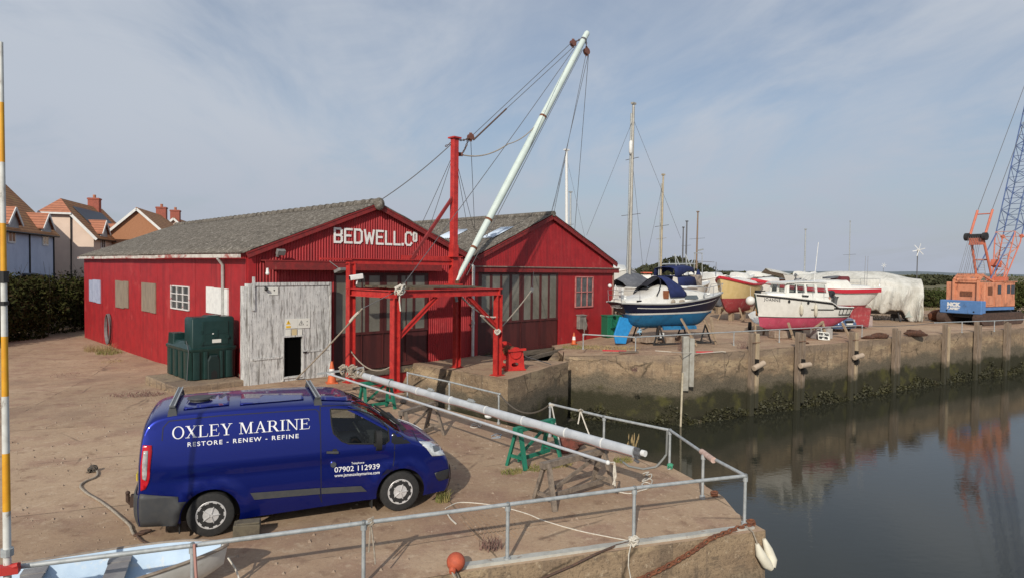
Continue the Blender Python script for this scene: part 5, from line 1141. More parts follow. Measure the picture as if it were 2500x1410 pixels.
by = G(1113, 1370, .14); bo = thing('mooring_buoy', 'small faded orange mooring buoy on the quay edge', 'buoy', (by.x, by.y, 0)); b = MB(); b.ball(by, .128, 18, 12); part(b, 'float', mat('buoy_orange', (.50, .10, .045), (.38, .075, .035), scale=9, rough=.7), bo, smooth=80)
b = MB(); b.cyl(by+V((-.03, -.15, -.04)), by+V((-.035, -.19, -.06)), .05, .04, 10); part(b, 'eye', MATS['buoy_orange'], bo); b = MB(); b.tube([by+V((-.035, -.18, -.05)), by+V((0, -.2, -.12)), ew(1113, 1395), ew(1122, 1415)], .016, 6); part(b, 'lanyard', M_ROPE, bo)
fd = thing('fender', 'long white fender doubled into a V over the quay corner', 'fender', G(1868, 1330, 0)); M_FEND = mat('fender_cream', (.68, .64, .52), (.6, .56, .45), scale=4, rough=.5)
q = lambda px, py: D(px, py, 10.15)
b = MB(); b.tube([q(1848, 1326), q(1856, 1350), q(1872, 1375), q(1884, 1386)], [.03, .075, .085, .05], 12); part(b, 'fender_arm', M_FEND, fd, smooth=60); b = MB(); b.tube([q(1871, 1320)+V((0, .1, 0)), q(1880, 1345)+V((0, .08, 0)), q(1889, 1370)+V((0, .05, 0)), q(1886, 1384)], [.03, .07, .075, .05], 12); part(b, 'fender_arm', M_FEND, fd, smooth=60)
b = MB(); b.tube([q(1849, 1326), G(1838, 1297, .03), G(1822, 1283, .05)], .012, 5); part(b, 'lanyard', M_ROPE, fd)
for px, py, lb in ((1744, 1206, 'rusty mooring ring on the quay edge beside the padded railing'), (1833, 1277, 'rusty iron cleat at the quay corner post')):
    p = G(px, py, .03); b = MB(); b.tube(loop(p+V((0, 0, .04)), .07, .05, .8), .02, 6, False); b.box(p, (.1, .08, .06), rz=.4); tag(b.obj('mooring_ring', M_RUST), lb, 'ring')
b = MB(); b.box((0, 0, .12), (.38, .24, .24), ry=.04); b.box((.02, .0, .25), (.34, .2, .03)); o = b.obj('stone_block', mat('dark_stone', (.13, .11, .075), (.09, .075, .055), scale=6, rough=.95, bump=.5), bevel=.025); o.matrix_basis = Matrix.Translation(G(603, 1312, 0)) @ Matrix.Rotation(VH-.1, 4, 'Z'); tag(o, 'squared dark stone block under the near railing beside the van wheel', 'stone block')
stone('crumpled_bundle', G(1392, 1100, 0), (.62, .42, .40), 'crumpled rusty red bundle on the ground by the green trestle', 'bundle', mat('rust_red_cloth', (.17, .05, .035), (.09, .035, .025), (.22, .10, .07), scale=6, scale3=9, rough=.95, bump=1., bscale=9), .4, seed=5, amp=.34)
px_tube([(1578, 1192), (1590, 1183), (1577, 1176), (1567, 1182), (1584, 1190), (1592, 1172), (1578, 1166), (1568, 1174), (1588, 1166), (1590, 1156), (1576, 1160), (1584, 1151), (1570, 1155)], .02, .012, M_WROPE, 'rope_coil', 'tangle of thin cream rope on the quay by the corner railing', 'rope')
px_tube([(1580, 1192), (1565, 1196), (1540, 1203), (1518, 1201), (1505, 1197)], .015, .011, M_WROPE, 'rope_end', 'loose end of the cream rope near the grey trestle', 'rope')
px_tube([(1150, 1035), (1165, 1031), (1175, 1037), (1160, 1043), (1148, 1040), (1165, 1036), (1172, 1042)], .018, .012, M_WROPE, 'rope_coil', 'small coil of pale rope on the quay beside the laid-down mast', 'rope')
px_tube([(1200, 1063), (1212, 1058), (1224, 1060), (1215, 1066), (1200, 1068), (1222, 1067), (1208, 1062)], .018, .012, mat('blue_grey_rope', (.30, .34, .38), rough=.9), 'rope_coil', 'small coil of blue grey rope on the quay beside the green trestle', 'rope')
stone('pale_lump', G(1192, 1020, 0), (.2, .14, .14), 'crumpled white rag on the quay under the laid-down mast', 'rag', M_WHT, 0, seed=8)
for k, (px, py, sx_) in enumerate(((930, 978, .5), (905, 972, .35), (985, 982, .4), (875, 950, .5))):
    stone('debris', G(px, py, 0), (sx_, sx_*.5, .10), ('flat rotten timber scrap below the red gantry leg', 'small dark scrap behind the van windscreen', 'dark scrap by the foot of the slipway railing', 'heap of dark scrap behind the far green trestle')[k], 'debris', M_TIMB, rnd.random()*3, 'debris by the slipway', k+3)

rg_ = random.Random(4); gr = MB()
for k in range(2600):
    x, y = rg_.uniform(-13, 4), rg_.uniform(7.6, 27)
    if not inpoly((x, y), NP) or (x+y)/S2 > 12 or y < .38*x+9.3: continue
    s_ = rg_.choice((.008, .01, .013, .018, .03)); z = zN(x, y); gr.add([(x-s_, y-s_*.6, z), (x+s_, y-s_, z), (x+s_*.4, y+s_, z), (x, y, z+s_*1.1)], [(0, 1, 3), (1, 2, 3), (2, 0, 3)])
struct(gr.obj('grit', M_STONE), 'loose grit and small stones scattered over the quay concrete', kind='stuff', cat='grit')
# ------------------------------------------------------------------ weeds
M_GRASS = mat('weed_green', (.14, .15, .04), (.26, .21, .08), scale=6, rough=.9); M_STRAW = mat('weed_straw', (.36, .27, .13), (.28, .20, .10), scale=8, rough=.9); M_DEAD = mat('weed_dead', (.20, .11, .09), (.14, .08, .07), scale=8, rough=.9)
def blades(n, r, h, lean=.5, wd=.008, seedhead=0):
    b = MB(); s = MB()
    for k in range(n):
        a = rnd.random()*6.28; rr = r*math.sqrt(rnd.random()); x, y = rr*math.cos(a), rr*math.sin(a); hh = h*rnd.uniform(.4, 1); la = rnd.random()*6.28; ll = lean*hh*rnd.random()
        P = [V((x+ll*math.cos(la)*t*t, y+ll*math.sin(la)*t*t, hh*t*(1-.15*lean*t))) for t in (0, .35, .7, 1)]; sd_ = V((-math.sin(la+1), math.cos(la+1), 0))
        b.grid([[p-sd_*wd*(1-.8*i/3) for i, p in enumerate(P)], [p+sd_*wd*(1-.8*i/3) for i, p in enumerate(P)]])
        if seedhead and k % seedhead == 0: s.tube([P[-1]-V((0, 0, .02)), P[-1]+V((0, 0, .05)), P[-1]+V((.005, 0, .12))], [.006, .013, .003], 5)
    return b, s
def weed(px, py, label, n, r, h, m=None, lean=.6, heads=0, z=0., rz=0., sx=1., nm='weed_tuft', hn=.5):
    p = G(px, py, z); t_ = thing(nm, label, 'weed', p, rz, 'weeds on the quay'); b, _ = blades(n, r, h, lean); b.v = [V((q.x*sx, q.y, q.z)) for q in b.v]; b.obj('leaves', m or M_GRASS, t_, fix=False)
    if heads: c, s = blades(heads, r*.8, h*2.2, .25, .005, 1); c.add(s.v, s.f); c.obj('seed_stalks', M_STRAW, t_, fix=False)
weed(1081, 1222, 'tall seeding grass clump growing in front of the van wheel', 130, .13, .26, heads=12)
weed(1545, 1112, 'tall seeding grass clump behind the foot of the laid-down mast', 110, .16, .2, heads=16)
weed(1522, 1125, 'low yellow green weeds beside the laid-down mast foot', 120, .16, .12, sx=1.4)
weed(1250, 1152, 'low dry weeds along the joint below the green trestle', 130, .16, .09, sx=1.6, rz=.4); weed(1320, 1142, 'low dry weeds along the joint between the green and grey trestles', 150, .2, .09, sx=1.8, rz=.4)
weed(1370, 1135, 'weeds along the joint behind the grey trestle', 110, .16, .1, sx=1.6, rz=.4)
weed(1197, 1335, 'sparse reddish dead weed near the quay edge', 60, .18, .22, M_DEAD, .9)
weed(243, 855, 'straw coloured grass at the far corner of the shed side wall', 420, .7, .42, M_STRAW, .8, z=-.34); weed(268, 862, 'greener grass along the foot of the shed side wall', 300, .6, .3, None, .8, z=-.33, sx=1.2, rz=2.3)
weed(270, 882, 'thin dry weeds on the concrete beside the shed', 130, .5, .08, M_STRAW, .9, z=-.3); weed(340, 963, 'dark dry weeds in the joint left of the tank plinth', 240, .42, .09, M_DEAD, .9, rz=.2, sx=2.0); weed(160, 915, 'scattered dead leaves on the concrete left of the shed', 60, .5, .05, M_DEAD, .9)
weed(1180, 866, 'fresh green weeds by the downpipe between the sheds', 120, .3, .25, mat('fresh_weed', (.07, .16, .03), (.10, .18, .05), scale=6, rough=.9), .8)
weed(1000, 905, 'small dry weeds on the slipway beam under the brown doors', 70, .2, .18, M_STRAW, .8)
weed(1425, 848, 'dry grass on the quay in front of the plain shed', 380, .7, .16, M_GRASS, .8, z=.22, sx=1.6); weed(1500, 850, 'straw grass along the far quay edge below the blue yacht stern', 420, .8, .16, M_STRAW, .8, z=.36, sx=1.8); weed(1548, 905, 'brown weeds hanging in the crack at the quay corner', 60, .15, .3, M_DEAD, 1.2, z=.1)
# ------------------------------------------------------------------ boats ashore
YZ = .4
M_GEL = addscuff(mat('gelcoat_white', (.72, .71, .66), (.66, .65, .60), scale=3, rough=.35), (.45, .42, .36), .5, (1, 1, .4), .6, .7, 4)
M_NAVY = mat('navy_gelcoat', (.006, .009, .030), (.009, .013, .038), scale=4, rough=.4, spec=.3)
M_ANTI = addscuff(mat('blue_antifoul', (.014, .155, .33), (.011, .12, .26), scale=2.5, rough=.7), (.02, .07, .13), .8, (1, 1, 1), .56, .66, 3)
M_ABRI = mat('bright_blue_antifoul', (.02, .27, .62), (.018, .22, .52), scale=4, rough=.65)
M_APINK = addscuff(mat('pink_antifoul', (.48, .07, .125), (.40, .055, .10), scale=2, rough=.7), (.45, .18, .2), .6, (1, 1, 1), .56, .68, 3)
M_ARED = addscuff(mat('red_antifoul', (.33, .045, .05), (.26, .035, .04), scale=2, rough=.75), (.40, .22, .2), .7, (1, 1, 1), .54, .66, 3)
M_CREAM = mat('cream_hull', (.66, .50, .24), (.6, .45, .2), scale=3, rough=.5)
M_CANN = mat('navy_canvas', (.012, .022, .10), (.009, .017, .075), scale=4, rough=.9, bump=.3, bscale=5); M_CANK = mat('black_canvas', (.012, .013, .02), rough=.9); M_CANG = mat('grey_canvas', (.10, .105, .12), (.13, .135, .15), scale=3, rough=.9)
M_STAIN = mat('stainless', (.5, .5, .5), rough=.3, metal=.8); M_TEAK = mat('teak', (.26, .09, .035), (.2, .065, .025), scale=6, stretch=(1, 1, 4), rough=.6)
M_REDB = mat('boat_red', (.48, .02, .035), rough=.5); M_ALU = mat('alu_mast', (.42, .40, .35), (.34, .32, .28), scale=3, rough=.5, metal=.2); M_GOLD = mat('gold_mast', (.45, .38, .26), (.38, .31, .21), scale=3, rough=.5, metal=.2)
def hullgrid(L, hb, zk, zs, pw, rake=.5, trans=0., n=26, q0=lambda s: 0, q1=lambda s: 1, m=10, off=0., sides=(-1, 1)):
    o = []
    for sd_ in sides:
        rows = []
        for i in range(n+1):
            s = i/n; s = 1-(1-s)**1.25; a, z1 = zk(s), zs(s); row = []
            for j in range(m+1):
                q = q0(s)+(q1(s)-q0(s))*j/m; z = a+(z1-a)*q; y = hb(s)*max(0, q)**pw(s)+off
                x = s*L - rake*(1-q)*smooth(.72, 1, s) + trans*(1-q)*smooth(.15, 0, s)
                row.append((x, sd_*y, z))
            rows.append(row)
        o.append(rows)
    return o
def hullparts(t_, L, hb, zk, zs, pw, zw, mtop, manti, mboot=None, rake=.5, trans=0., mdeck=None, boot=.07, gun=None, bootw=.006):
    qw = lambda s: min(.98, max(0., (zw(s)-zk(s))/(zs(s)-zk(s)))); K = dict(rake=rake, trans=trans)
    b = MB(); 
    for rws in hullgrid(L, hb, zk, zs, pw, q0=qw, **K): b.grid(rws)
    r0 = [g[0] for g in hullgrid(L, hb, zk, zs, pw, q0=qw, **K)]; n_ = len(r0[0]); b.add(r0[0]+r0[1][::-1], [tuple(range(2*n_))])
    b.obj('topsides', mtop, t_, smooth=50)
    b = MB()
    for rws in hullgrid(L, hb, zk, zs, pw, q1=qw, **K): b.grid(rws)
    r0 = [g[0] for g in hullgrid(L, hb, zk, zs, pw, q1=qw, **K)]; b.add(r0[0]+r0[1][::-1], [tuple(range(2*len(r0[0])))])
    b.obj('antifouling', manti, t_, smooth=50)
    if mboot:
        b = MB(); qb = lambda s: min(1, qw(s)+boot/(zs(s)-zk(s)))
        for rws in hullgrid(L, hb, zk, zs, pw, q0=qw, q1=qb, m=2, off=bootw, **K): b.grid(rws)
        b.obj('boot_stripe', mboot, t_, smooth=60)
    g = hullgrid(L, hb, zk, zs, pw, m=1, **K); b = MB(); rows = []
    for i in range(len(g[0])): a, c = V(g[0][i][-1]), V(g[1][i][-1]); rows.append([a, (a+c)/2+V((0, 0, .03)), c])
    b.grid(rows); b.obj('deck', mdeck or M_GEL, t_, smooth=60)
    b = MB()
    for sd_ in (0, 1): b.tube([V(r[-1]) for r in g[sd_]], gun[1] if gun else .03, 6)
    b.obj('gunwale', gun[0] if gun else M_GEL, t_, smooth=60)
    return g
def surfpatch(t_, L, hb, zk, zs, pw, s0, s1, za, zb_, m, nm, rake=.5, trans=0., off=.008, n=14, sides=(-1, 1)):
    b = MB()
    for sd_ in sides:
        rows = []
        for i in range(n+1):
            s = s0+(s1-s0)*i/n; row = []
            for k in (0, .5, 1):
                z = za(s)+(zb_(s)-za(s))*k; q = (z-zk(s))/(zs(s)-zk(s)); row.append((s*L-rake*(1-q)*smooth(.72, 1, s)+trans*(1-q)*smooth(.15, 0, s), sd_*(hb(s)*max(0, q)**pw(s)+off), z))
            rows.append(row)
        b.grid(rows)
    return b.obj(nm, m, t_, smooth=60)
def cabin(t_, secs, m=None, nm='cabin', bev=.03):   # secs: (x, half width bottom, half width top, z0, z1)
    b = MB(); b.loft([[(x, -w0, z0), (x, -w1, z1-.06), (x, -w1*.8, z1), (x, 0, z1+.04), (x, w1*.8, z1), (x, w1, z1-.06), (x, w0, z0)] for x, w0, w1, z0, z1 in secs]); return b.obj(nm, m or M_GEL, t_, smooth=35)
def rail_tubes(t_, lines, r=.014, nm='guard_rail'):
    b = MB()
    for l in lines: b.tube(l, r, 6)
    return b.obj(nm, M_STAIN, t_, smooth=60)
def mast(t_, x, z0, top, lean=(0, 0), r=.08, m=None, spread=(), stays=(), extra=False, w=.0):
    b = MB(); f = lambda z: V((x+lean[0]*(z-z0)/(top-z0), lean[1]*(z-z0)/(top-z0), z)); b.tube([f(z0), f((z0+top)/2), f(top)], [r, r, r*.8], 10); b.box(f(top)+V((0, 0, .05)), (r*3.5, r*2, .12))
    mo = b.obj('mast', m or M_ALU, t_, smooth=50)
    for z, l in spread: MB().bar(f(z)+V((-.02, -l, .05)), f(z)+V((-.02, l, -.02)), .05, .03).obj('spreader', M_WIRE if l > .5 else M_ALU, mo)
    b = MB(); 
    for (px_, py_, pz_), zt_ in stays: b.tube([f(zt_), V((px_, py_, pz_))], .009 if not w else w, 4)
    if stays: b.obj('rigging', M_WIRE, mo)
    if extra:
        MB().tube([f(z0)+V((.0, .2, 0)), f(top-.6)+V((0, .16, 0))], r*.7, 8).obj('furled_spar', M_GALV, mo, smooth=50)
    return mo, f
# ---- blue and navy yacht on its cradle
ys_, yb_ = D(1499, 735, 32.7), D(1764, 705, 35.4); a_ = math.atan2(yb_.y-ys_.y, yb_.x-ys_.x); L = math.hypot(yb_.y-ys_.y, yb_.x-ys_.x)
yt = thing('yacht', 'navy hulled yacht with bright blue rudder and dark sprayhood, chocked up beside the red shed', 'yacht', (ys_.x, ys_.y, YZ), a_)
hb = lambda s: 1.18*(1-max(0, (s-.45)/.55)**2.3)**.9*(1-.42*max(0, (.45-s)/.45)**2)+.012; zk = lambda s: .82+.72*max(0, (.22-s)/.22)**1.3+.75*max(0, (s-.66)/.34)**1.8; zs = lambda s: 2.14-.05*math.sin(math.pi*min(1, s/.6))+.48*max(0, (s-.35)/.65)**1.6
pw = lambda s: .42+.35*max(0, (s-.6)/.4)+.1*max(0, (.3-s)/.3); zw = lambda s: 1.52+.10*s
hp_ = (L, hb, zk, zs, pw)
hullparts(yt, *hp_, zw, M_NAVY, M_ANTI, M_GEL, rake=.75, trans=.62, boot=.085, gun=(mat('grey_toe_rail', (.32, .32, .31), rough=.6), .045))
surfpatch(yt, *hp_, .12, .9, lambda s: zs(s)-.24, lambda s: zs(s)-.205, M_GEL, 'cove_line', rake=.75, trans=.62)
surfpatch(yt, *hp_, .985, .999, lambda s: zk(s)+.1, lambda s: zs(s)-.1, mat('stem_tan', (.42, .32, .26), rough=.7), 'stem_band', rake=.75, trans=.62)
b = MB(); 
for k in range(7): b.tube([(-.03+.1+(.012), -.5+.13*k+.06*math.cos(t), 1.97+.05*math.sin(t)-.01*k) for t in [i*.7 for i in range(9)]], .014, 5)
b.v = [V((.12*(2.14-p.z)*1.6-.02, p.y, p.z)) for p in b.v]; b.tube([(.08, -.62, 1.9), (.10, -.2, 1.86), (.09, .25, 1.9)], .016, 5); b.obj('stern_name', M_WHT, yt)
b = MB(); b.plate([(.35, .05, 1.42), (.95, .05, 1.30), (1.62, .05, 1.08), (1.12, .05, .98), (.82, .05, .40), (.72, .05, .02), (.12, .05, .06), (.02, .05, .5)], (0, -.12, 0)); b.obj('rudder', M_ABRI, yt, bevel=.03)
b = MB(); b.cyl((1.45, 0, .62), (1.65, 0, .62), .07, n=10)
for k in range(3): a = k*2.094; b.plate([(1.5, .04*math.cos(a), .62+.04*math.sin(a)), (1.5, .2*math.cos(a-.4), .62+.2*math.sin(a-.4)), (1.56, .2*math.cos(a+.4), .62+.2*math.sin(a+.4))], (.03, 0, 0))
b.obj('propeller', mat('prop_pale', (.30, .50, .66), rough=.5), yt)
MB().tube([(1.5, 0, .62), (2.4, 0, .95)], .035, 8).obj('propeller_shaft', M_GALV, yt)
b = MB()
for sd_ in (-1, 1): b.loft([[(x, sd_*(.55+.05*k_)+o, z) for x, o in ((2.6, -.05), (4.7, -.05), (4.7, .05), (2.6, .05))] for k_, z in ((0, .92), (1, .74))])
b.obj('bilge_keel', M_ANTI, yt)
cabin(yt, [(.25, .72, .70, 2.1, 2.26), (.9, .95, .9, 2.1, 2.36), (1.7, 1.0, .92, 2.1, 2.52), (2.2, 1.0, .85, 2.1, 2.86), (2.75, .98, .8, 2.1, 2.98), (2.8, .95, .7, 2.1, 2.7)], nm='cockpit_coaming')
cabin(yt, [(2.7, .93, .80, 2.1, 2.86), (3.8, .95, .8, 2.1, 2.84), (4.9, .78, .62, 2.15, 2.72), (5.5, .55, .42, 2.25, 2.62), (5.75, .4, .2, 2.3, 2.4)])
b = MB(); b.bb(2.32, 2.62, -.985, -.90, 2.36, 2.76); b.obj('companionway_board', M_TEAK, yt)
for x0, x1 in ((3.65, 4.55), (5.0, 5.15)): 
    b = MB(); b.add([(x0, -.955+.03*(x0 > 4.8)+ (x0 > 4.8)*.16, 2.33), (x1, -.93+(x0 > 4.8)*.2, 2.34), (x1-.08, -.86+(x0 > 4.8)*.2, 2.52), (x0+.04, -.895+(x0 > 4.8)*.16, 2.52)], [(0, 1, 2, 3)]); b.obj('cabin_window', mat('boat_window', (.10, .12, .13), rough=.1), yt, solid=.02)
for x in (.75, 1.35): MB().bb(x, x+.28, -.93, -.90, 2.2, 2.28).obj('vent_slot', M_BLK, yt)
b = MB(); b.loft([[(x+.25*math.sin(math.pi*k/12)*(0 if i else -1), hw*math.cos(math.pi*k/12), z0+hh*math.sin(math.pi*k/12)**.8) for k in range(13)] for i, (x, hw, z0, hh) in enumerate(((2.72, .98, 2.42, 1.05), (3.05, .98, 2.42, 1.02), (3.6, .95, 2.42, .70), (3.8, .9, 2.5, .36)))], cap=False, closed=False); b.obj('sprayhood', M_CANN, yt, smooth=60, solid=.03)
b = MB(); b.loft([[(x+.25*math.sin(math.pi*k/12)*(0 if i else -1)+.03, hw*.965*math.cos(math.pi*k/12), z0+hh*.96*math.sin(math.pi*k/12)**.8) for k in range(13)] for i, (x, hw, z0, hh) in enumerate(((2.70, .98, 2.42, 1.05), (3.1, .98, 2.42, 1.0)))], cap=False, closed=False); b.obj('hood_lining', M_CANK, yt, smooth=60)
b = MB(); b.tube([(1.9+.6*math.sin(math.pi*k/10), -.97*math.cos(math.pi*k/10), 2.5+.95*math.sin(math.pi*k/10)) for k in range(11)], .02, 6); b.loft([[(1.75+.75*f, -.95*math.cos(math.pi*k/10), 2.40+(.55+.45*f)*1.05*math.sin(math.pi*k/10)) for k in range(4, 11)] for f in (0, .5, 1)], cap=False, closed=False); b.obj('hood_flap', M_CANK, yt, smooth=60, solid=.02)
rail_tubes(yt, [[(6.3, -.45, 2.6), (6.45, -.38, 3.05), (6.85, -.12, 3.1), (6.9, 0, 3.1), (6.85, .12, 3.1), (6.45, .38, 3.05), (6.3, .45, 2.6)], [(6.8, 0, 2.65), (6.9, 0, 3.1)], [(.05, -.6, 2.2), (.02, -.6, 2.75), (.0, .6, 2.75), (.05, .6, 2.2)], [(.02, -.6, 2.75), (.9, -.95, 2.75), (.9, -.95, 2.3)], [(4.9, -.95, 2.25), (4.9, -.95, 2.85)], [(5.7, -.7, 2.4), (5.7, -.7, 2.95)], [(.02, -.6, 2.5), (.0, .6, 2.5)], [(6.45, -.38, 3.05), (5.7, -.7, 2.95), (4.9, -.95, 2.85)]])
b = MB(); b.bb(.1, .2, -.55, -.25, 2.55, 2.85); b.tube([(.1, .2, 2.3), (.2, .2, 3.0), (.4, .1, 2.6)], .03, 6); b.ball((.02, .45, 2.95), .1); b.bb(.3, .6, -.2, .1, 2.3, 2.5); b.obj('stern_gear', M_WHT, yt)
b = MB(); b.loft([[(4.7+x, y*(1-.3*x), 2.86+z*(1-x*.5)) for x, z in ((0, .06), (.4, .14), (.9, .02))] for y in (-.5, 0, .5)], cap=False, closed=False); b.bb(3.2, 4.4, -.15, .35, 2.86, 2.96); b.bb(5.4, 5.9, -.2, .2, 2.5, 2.62); b.obj('deck_cover', M_WHT, yt, smooth=50)
b = MB(); b.bar((3.0, -.84, 2.88), (4.6, -.74, 2.82), .03, .05); b.obj('hand_rail', mat('dark_teak', (.08, .05, .04), rough=.7), yt)
b = MB(); b.ball((2.8, -1.12, 2.2), .14, 8, 6, (1, .6, 1)); b.ball((3.4, -1.05, 2.22), .12, 8, 6, (1.6, .6, .8)); b.obj('rope_bundle', MATS['grey_canvas'] if False else M_ROPE, yt)
M_CRADLE = mat('cradle_steel', (.018, .018, .02), (.03, .026, .024), scale=6, rough=.7); M_PROP = mat('prop_timber', (.34, .25, .165), (.26, .19, .125), scale=4, rough=.9, bump=.3)
cd = thing('boat_cradle', 'black steel cradle and timber shores under the navy yacht', 'cradle', yt.location, a_)
b = MB()
for x in (2.1, 5.0):
    for sd_ in (-1, 1):
        b.bar((x, sd_*.95, 1.0), (x-.35, sd_*1.0, .03), .06); b.bar((x, sd_*.95, 1.0), (x+.35, sd_*1.0, .03), .06); b.bar((x-.35, sd_*1.0, .03), (x+.35, sd_*1.0, .03), .06); b.bar((x-.22, sd_*.98, .35), (x+.22, sd_*.98, .35), .05)
    b.bar((x, -1.05, .05), (x, 1.05, .05), .08)
b.bar((2.1, -.98, .06), (5.0, -.98, .06), .08); b.bar((2.1, .98, .06), (5.0, .98, .06), .08); b.obj('steel_frame', M_CRADLE, cd)
for p0, p1 in (((3.35, -1.05, 1.35), (3.85, -1.75, .0)), ((4.9, -1.0, 1.25), (5.25, -1.55, .0)), ((5.5, -.75, 1.35), (5.55, -1.1, .05)), ((3.5, 1.0, 1.3), (3.8, 1.6, 0))):
    MB().bar(p0, p1, .17, .07).obj('timber_shore', M_PROP, cd)
b = MB()
for x, y, z, dx in ((3.0, -.5, .18, .5), (4.2, -.5, .18, .5), (2.6, .5, .16, .6), (1.9, -.2, .25, .5), (4.6, .4, .16, .5)): b.box((x, y, z), (dx, .5, .36), rz=rnd.uniform(-.2, .2))
b.obj('chock_blocks', MATS['rubble_stone'], cd, bevel=.03)
stone('stone', yt.matrix_basis @ V((1.7, .4, 0)), (.55, .4, .35), 'rough stone under the stern of the navy yacht', 'stone', M_STONE, 0, seed=14)
tag(MB().lathe([(.001, 0), (.1, 0), (.13, .3), (.12, .3), (.09, .02)], 12, yt.matrix_basis @ V((2.45, -.7, .3))).obj('bucket', M_WHT, smooth=40), 'white and red bucket standing under the navy yacht', 'bucket')
gb_ = D(1505, 800, 36.2); b = MB(); b.bb(0, .9, 0, .7, 0, 1.15); b.bb(-.03, .93, -.03, .73, 1.15, 1.23); b.bar((.15, -.02, .2), (.15, -.02, 1.1), .04); o = b.obj('wheeled_bin', mat('bin_green', (.01, .14, .075), rough=.5), bevel=.03); o.matrix_basis = Matrix.Translation((gb_.x-.5, gb_.y, YZ)) @ Matrix.Rotation(.4, 4, 'Z'); tag(o, 'green bin standing between the red shed and the yacht rudder', 'bin')

# ---- white motor boat JOANNE
jb, js = D(1843, 716, 37.1), D(2050, 745, 38.3); a_ = math.atan2(jb.y-js.y, jb.x-js.x); LJ = math.hypot(jb.y-js.y, jb.x-js.x); L = 6.62
jt = thing('motor_boat', 'white motor boat JOANNE with pink bottom, propped on blocks on the far quay', 'motor boat', (js.x, js.y, YZ), a_); jt.matrix_basis = jt.matrix_basis @ Matrix.Diagonal((LJ/L, 1, 1, 1)); JM = jt.matrix_basis.copy(); JI = JM.inverted()
hb = lambda s: 1.28*(1-max(0, (s-.5)/.5)**2.4)**.85*(1-.12*max(0, (.5-s)/.5)**2)+.015
zk = lambda s: .42+.55*max(0, (.3-s)/.3)**1.5+.25*max(0, (s-.8)/.2)**2; zs = lambda s: 1.80+.30*smooth(.19, .27, s)+.42*max(0, (s-.27)/.73)**.95
pw = lambda s: .30+.32*max(0, (s-.55)/.45); zw = lambda s: 1.20-.02*s; jp = (L, hb, zk, zs, pw)
g = hullparts(jt, *jp, zw, M_GEL, M_APINK, mat('black_line', (.012, .012, .014), rough=.5), rake=.42, trans=.1, boot=.045, gun=(M_GEL, .035))
MBL = MATS['black_line']
surfpatch(jt, *jp, .23, .995, lambda s: zs(s)-.14, lambda s: zs(s)-.05, MBL, 'rubbing_strake', rake=.42, trans=.1, off=.03, n=30)
surfpatch(jt, *jp, 0, .24, lambda s: 1.70, lambda s: 1.78, MBL, 'rubbing_strake', rake=.42, trans=.1, off=.03)
surfpatch(jt, *jp, .24, .5, lambda s: 1.62+.06*s, lambda s: 1.68+.06*s, MBL, 'rubbing_strake', rake=.42, trans=.1, off=.03)
surfpatch(jt, *jp, 0.01, .17, lambda s: 1.35, lambda s: 1.41, MBL, 'rubbing_strake', rake=.42, trans=.1, off=.03)
for s_ in (.02, .07, .12, .165): surfpatch(jt, *jp, s_, s_+.008, lambda s: 1.4, lambda s: 1.72, MBL, 'strake_upright', rake=.42, trans=.1, off=.03, n=2)
surfpatch(jt, *jp, .19, .265, lambda s: zs(s)-.10, lambda s: zs(s)-.03, MBL, 'rubbing_strake', rake=.42, trans=.1, off=.03)
b = MB(); 
for z_ in range(7): pass
st = [V(r[-1]) for r in [hullgrid(L, hb, zk, zs, pw, rake=.42, m=10)[0][-1]]]
rw_ = hullgrid(L, hb, zk, zs, pw, rake=.42, m=10)[0][-1]; b.tube([V((p[0]+.01, 0, p[2])) for p in rw_[4:]], .05, 8); b.obj('stem_band', mat('dark_green_stem', (.012, .03, .022), rough=.6), jt, smooth=50)
def jhit(px, py, off=.02):
    """near (port) side of the hull as a ruled surface"""
    best = None; o = JI @ C0; d = (JI.to_3x3() @ ray(px, py)).normalized(); h = jbvh.ray_cast(o, d); 
    return (h[0]-d*off) if h[0] is not None else o+d*38
rr_ = hullgrid(L, hb, zk, zs, pw, rake=.42, trans=.1); vv = []; ff = []
for rws in rr_:
    o = len(vv); n_ = len(rws[0]); vv += [V(p) for r in rws for p in r]; ff += [(o+i*n_+k, o+i*n_+k+1, o+(i+1)*n_+k+1, o+(i+1)*n_+k) for i in range(len(rws)-1) for k in range(n_-1)]
jbvh = BVHTree.FromPolygons(vv, ff)
vs, fs = ftext('JOANNE', 1., space=1.15, bold=.015); x0 = min(v[0] for v in vs); x1 = max(v[0] for v in vs)
MB().add([jhit(1865+(1905.5-1865)*(v[0]-x0)/(x1-x0), (732.5+3.5*(v[0]-x0)/(x1-x0))-v[1]/.73*7.2) for v in vs], fs).obj('name_lettering', mat('grey_letter', (.07, .07, .075), rough=.6), jt)
for px, py, r in ((1926.5, 735, .085), (1973, 738.5, .085)):
    p = jhit(px, py, .0); b = MB(); b.lathe([(r, 0), (r, .03), (.001, .035)], 16, p, Matrix.Rotation(-math.pi/2, 3, 'X')); b.lathe([(r, -.03), (r, .0)], 16, p, Matrix.Rotation(math.pi/2, 3, 'X')); b.obj('porthole', M_BLK, jt)
cabin(jt, [(1.72, 1.08, 1.05, 2.0, 2.25), (2.0, 1.1, 1.05, 2.0, 2.42), (3.6, 1.1, 1.05, 2.1, 2.56), (5.2, .82, .75, 2.2, 2.62), (5.9, .4, .3, 2.35, 2.58)], nm='cabin_trunk')
